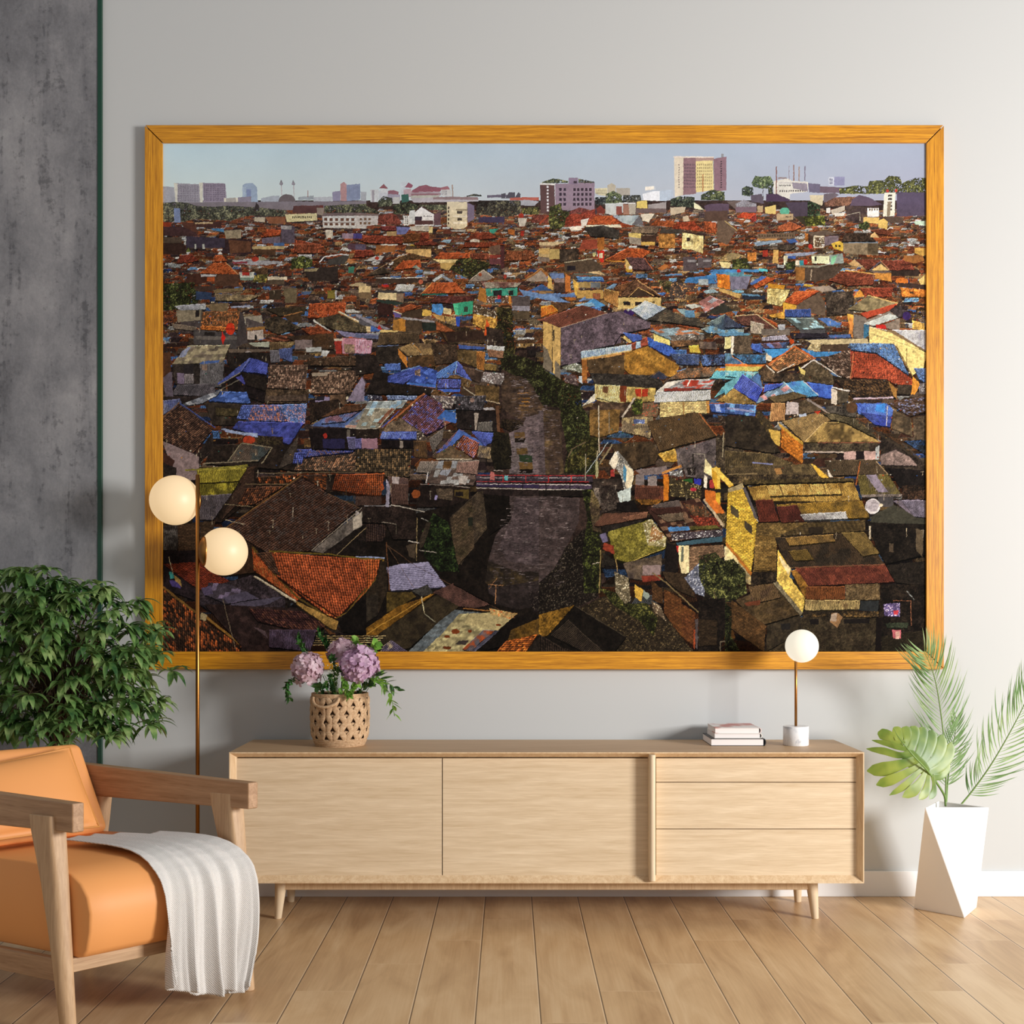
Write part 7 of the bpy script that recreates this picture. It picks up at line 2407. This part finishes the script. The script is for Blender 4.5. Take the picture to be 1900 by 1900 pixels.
c 562c24 650,1060 1480,1030 1575,1195 740,1235 | 643428
l4 6c5438 600,1065 1480,1035
f d8bc58 490,900 610,1080 600,1150 740,1350 720,1480 480,1190
g dcc060 490,900 600,1080 590,1150 735,1350 715,1480 485,1190 | ccac50
f e8d8a8 500,950 610,1070 590,1130 520,1020
c a07434 610,1100 660,1080 770,1250 740,1350 | 6c4420
g 8c6428 610,1090 680,1110 775,1240 735,1340
c 6a3f22 750,1240 1110,1240 1110,1360 750,1360 | 54321c
g 5c4c34 1115,1220 1435,1210 1435,1360 1115,1360 | 6c5c44
c 8c7c54 745,1365 1250,1370 1240,1450 740,1460 | 5c4c34
f 2c3034 1250,1370 1425,1370 1420,1470 1250,1460
g 2a241e 720,1470 1430,1470 1420,1520 720,1520 | 6c5430
g 342c22 700,1520 1400,1530 1420,1840 380,1840 390,1600 | 40382a
f 1e1a1a 780,1540 870,1540 870,1590 790,1590
f 1e1a1a 1100,1540 1340,1530 1340,1580 1100,1580
f 8c6c4c 985,1490 1040,1480 1090,1520 1040,1620 975,1570
f 9c8c80 985,1495 1040,1480 1030,1560 975,1560
g 3a3226 390,1590 700,1500 700,1660 380,1840 | 302a22
f 262424 515,1580 605,1580 605,1640 520,1640
g 54442c 100,1370 430,1210 480,1190 700,1490 330,1600 | 44382a
c 5c4a34 220,1240 430,1200 520,1340 250,1400 | 44362a
f 6c3c28 180,1390 330,1360 320,1410 200,1420
g 78705c 440,1200 480,1190 720,1480 700,1510
k 5a4228 60,1360 380,1600 360,1840 20,1600 | 6c4c2c
g 241e1a 250,1100 480,1110 470,1190 240,1230 | 40362a
v 2c301c 0,1000 80,980 190,1100 200,1300 100,1360 0,1380 | 505430
v 1c1e14 0,1380 60,1440 60,1700 140,1840 0,1840 | 30341c
g 3a3a32 1340,640 1440,540 1870,640 1870,660 1420,660 | 44443a
f 42423a 1340,600 1560,480 1870,620 1870,660 1420,660
f 6c6478 1560,445 1780,430 1870,450 1870,600 1750,590
c 6c6880 1640,440 1870,445 1870,600 1760,590 | 565264
g 1c1816 1310,640 1870,665 1870,940 1490,1030 1430,920 | 241f1b
f b0a898 1335,680 1352,680 1350,800 1335,800
f 54483c 1520,840 1560,840 1560,920 1520,920
f 5c5040 1770,700 1840,720 1830,960 1770,900
g 24201c 1490,1040 1870,1000 1870,1230 1580,1200 | 2e2824
g 1a1614 1440,1220 1870,1220 1870,1840 1420,1840 | 2e2620
f 1a1414 1400,1530 1450,1530 1440,1840 1390,1840
k 302a20 1450,1700 1870,1640 1870,1840 1450,1840
s 5c5088 1470,1400 1620,1390 1620,1520 1480,1510 | b0a0c8
f c03c4c 1560,1460 1610,1460 1600,1500 1565,1500
f b86070 1545,1640 1630,1640 1630,1720 1560,1720
f c89c98 1580,1650 1620,1650 1615,1725 1580,1725
l5 8c5c44 1560,1370 1720,1370 1725,1600
l4 9ca4ac 1680,1280 1755,1360
g 343c30 1480,1580 1700,1570 1690,1620 1500,1620
e c8c8d4 1298,425 1440,565
e a8a4b4 1305,432 1425,545
e d0c8b8 1425,468 1462,500
'''
INK = 0.98
ox = oy = 0
def pt(s): a, b_ = s.split(','); return (ox+float(a)*.2, oy+float(b_)*.2)
for ln in PIC.strip().split('\n'):
    c2 = None
    if '|' in ln: ln, c2 = ln.split('|'); c2 = c2.strip()
    tk = ln.split(); k = tk[0]
    if k == 't': ox, oy = float(tk[1]), float(tk[2]); continue
    col = tk[1]; pts = [pt(s) for s in tk[2:]]
    if k[0] == 'l': line(pts, float(k[1:])*.2*1.15, col)
    elif k == 'e': ell(*pts[0], *pts[1], col)
    elif k[0] == 'n':
        nx, ny = map(int, k[1:].split('x')); (xa, ya), (xb, yb) = pts; dx, dy = (xb-xa)/nx, (yb-ya)/ny
        for i in range(nx):
            for j in range(ny):
                poly([(xa+dx*(i+.18), ya+dy*(j+.2)), (xa+dx*(i+.78), ya+dy*(j+.2)), (xa+dx*(i+.78), ya+dy*(j+.8)), (xa+dx*(i+.18), ya+dy*(j+.8))], col)
    elif k == 'y':                       # level ribs over an awning
        (xa, ya), (xb, yb), (xc, yc), (xd, yd_) = pts; n = max(3, int(abs(yc-yb)/3.4))
        for i in range(n):
            f = (i+.4)/n; line([(xa+(xd-xa)*f, ya+(yd_-ya)*f), (xb+(xc-xb)*f, yb+(yc-yb)*f)], 1.1, col)
    else:
        if len(pts) < 3: continue
        ymid = sum(p_[1] for p_ in pts)/len(pts); per = 0
        if k == 'r': per = np.interp(ymid, [400, 600, 800, 1000, 1200], [2.2, 2.6, 3.2, 4.4, 5.0])
        if k == 'c': per = np.interp(ymid, [400, 700, 1200], [2.0, 2.4, 2.8])
        dk = {'r': .45, 'c': .5, 'd': .5, 'g': .7, 'k': .8}.get(k)
        ext = max(p_[0] for p_ in pts)-min(p_[0] for p_ in pts)
        if dk and ext > 6 and ymid > 420:      # dark gap under the eaves of each roof
            o_ = min(3.0, .8+ext*.018); poly([(x, y+o_) for x, y in pts], hx(col)*.28, 'f')
        poly(pts, col, k, per, c2)
        if k in 'rcd' and ext > 10 and ymid > 420 and len(pts) == 4:
            line([pts[0], pts[1]], .8, np.minimum(hx(col)*1.35+10, 255)); line([pts[2], pts[3]], .7, hx(col)*.45)
# ripples on the river
rr = random.Random(8)
for _ in range(700):
    y = rr.uniform(700, 1090)
    xa = np.interp(y, [700, 780, 870, 880, 925, 1000, 1090], [948, 955, 948, 948, 948, 918, 915]); xb = np.interp(y, [700, 780, 870, 925, 1000, 1090], [975, 1035, 1040, 1045, 1060, 1040])
    if 878 < y < 922: continue
    x = rr.uniform(xa, xb); w_ = rr.uniform(3, 11)
    line([(x-w_/2, y), (x+w_/2, y+rr.uniform(-.5, .5))], rr.uniform(.5, 1.1), hx(rr.choice(['746a70', '463c40', '62585e', '342c2e', '887e84']))*(1 if y < 1000 else .8))
# fine litter of the scene: aerials, wires, laundry, tanks
rr = random.Random(31)
for _ in range(240):
    x, y = rr.uniform(305, 1715), rr.uniform(470, 1000)
    if not nowater(x, y): continue
    h_ = rr.uniform(5, 14)*((y-300)/500); line([(x, y), (x+rr.uniform(-.6, .6), y-h_)], .7, hx(rr.choice(['8c8474', 'a89c88', '5c5448', 'b8b0a4'])))
    if rr.random() < .5: line([(x-3, y-h_*.9), (x+3, y-h_*.85)], .6, hx('9c9080'))
bits(560, 900, 301, 1719, 420, 71, .8, 2.0, keep=nowater)

# a slight wander of every edge, as in a real photograph
dxw = ((vnoise(6, 61)-.5)*2.6+(vnoise(26, 62)-.5)*1.6); dyw = ((vnoise(6, 63)-.5)*2.6+(vnoise(26, 64)-.5)*1.6)
fadew = np.clip((np.arange(H_)/SS-150)/60, .25, 1)[:, None]
yi = np.clip(np.arange(H_)[:, None]+dyw*fadew, 0, H_-1).astype(int); xi = np.clip(np.arange(W_)[None, :]+dxw*fadew, 0, W_-1).astype(int)
CV = CV[yi, xi]
CV *= (1+.22*(NM-.5)*np.clip((np.arange(H_)/SS-110)/60, 0, 1)[:, None])[..., None]
grey = CV.mean(-1, keepdims=True); ks = np.clip((np.arange(H_)/SS-110)/60, 0, 1)[:, None, None]
wm = np.array([1.04, 1.0, .93], np.float32); CV = (CV*(1-.15*ks)+grey*.15*ks)*(1-ks+ks*wm)
CV = np.where(ks > 0, 255*(np.clip(CV, 0, 255)/255)**(1+.10*ks), CV)
CV = CV*(1-ks*.16*(np.clip(vnoise(3, 71)*.5+vnoise(7, 72)*.5-.42, 0, .3)/.3)[..., None])
# to ink on the sheet
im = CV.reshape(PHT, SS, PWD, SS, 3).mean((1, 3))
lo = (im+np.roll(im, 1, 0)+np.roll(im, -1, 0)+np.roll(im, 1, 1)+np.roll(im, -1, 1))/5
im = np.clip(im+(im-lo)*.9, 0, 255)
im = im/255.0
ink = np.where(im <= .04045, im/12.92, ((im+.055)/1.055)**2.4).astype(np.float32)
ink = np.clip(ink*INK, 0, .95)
nx, ny = PWD, PHT
gx = np.linspace(X(ix0-1, FD+.008), X(ix1+1, FD+.008), nx); gz = np.linspace(Z(iy0-1, FD+.008), Z(iy1+1, FD+.008), ny)
org = np.array([gx.mean(), -.027, gz.mean()])
yq, xq = np.mgrid[0:ny, 0:nx]
co = np.zeros((ny*nx, 3), np.float32); co[:, 0] = gx[xq.ravel()]-org[0]; co[:, 1] = 0; co[:, 2] = gz[yq.ravel()]-org[2]
i0 = (yq[:-1, :-1]*nx+xq[:-1, :-1]).ravel(); quads = np.stack([i0+nx, i0+nx+1, i0+1, i0], 1).astype(np.int32)
me = bpy.data.meshes.new('photo_print'); me.vertices.add(ny*nx); me.vertices.foreach_set('co', co.ravel())
me.loops.add(quads.size); me.loops.foreach_set('vertex_index', quads.ravel()); me.polygons.add(len(quads))
me.polygons.foreach_set('loop_start', np.arange(0, quads.size, 4, dtype=np.int32)); me.update(calc_edges=True)
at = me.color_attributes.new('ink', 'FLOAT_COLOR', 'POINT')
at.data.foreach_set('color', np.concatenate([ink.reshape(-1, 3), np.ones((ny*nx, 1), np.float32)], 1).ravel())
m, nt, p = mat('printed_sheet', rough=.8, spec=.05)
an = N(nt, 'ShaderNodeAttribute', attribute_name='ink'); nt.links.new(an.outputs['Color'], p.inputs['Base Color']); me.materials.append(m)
o = bpy.data.objects.new('photo_print', me); COL.objects.link(o); o.parent = fr
upd(); o.location = Vector(org)-fr.matrix_world.translation
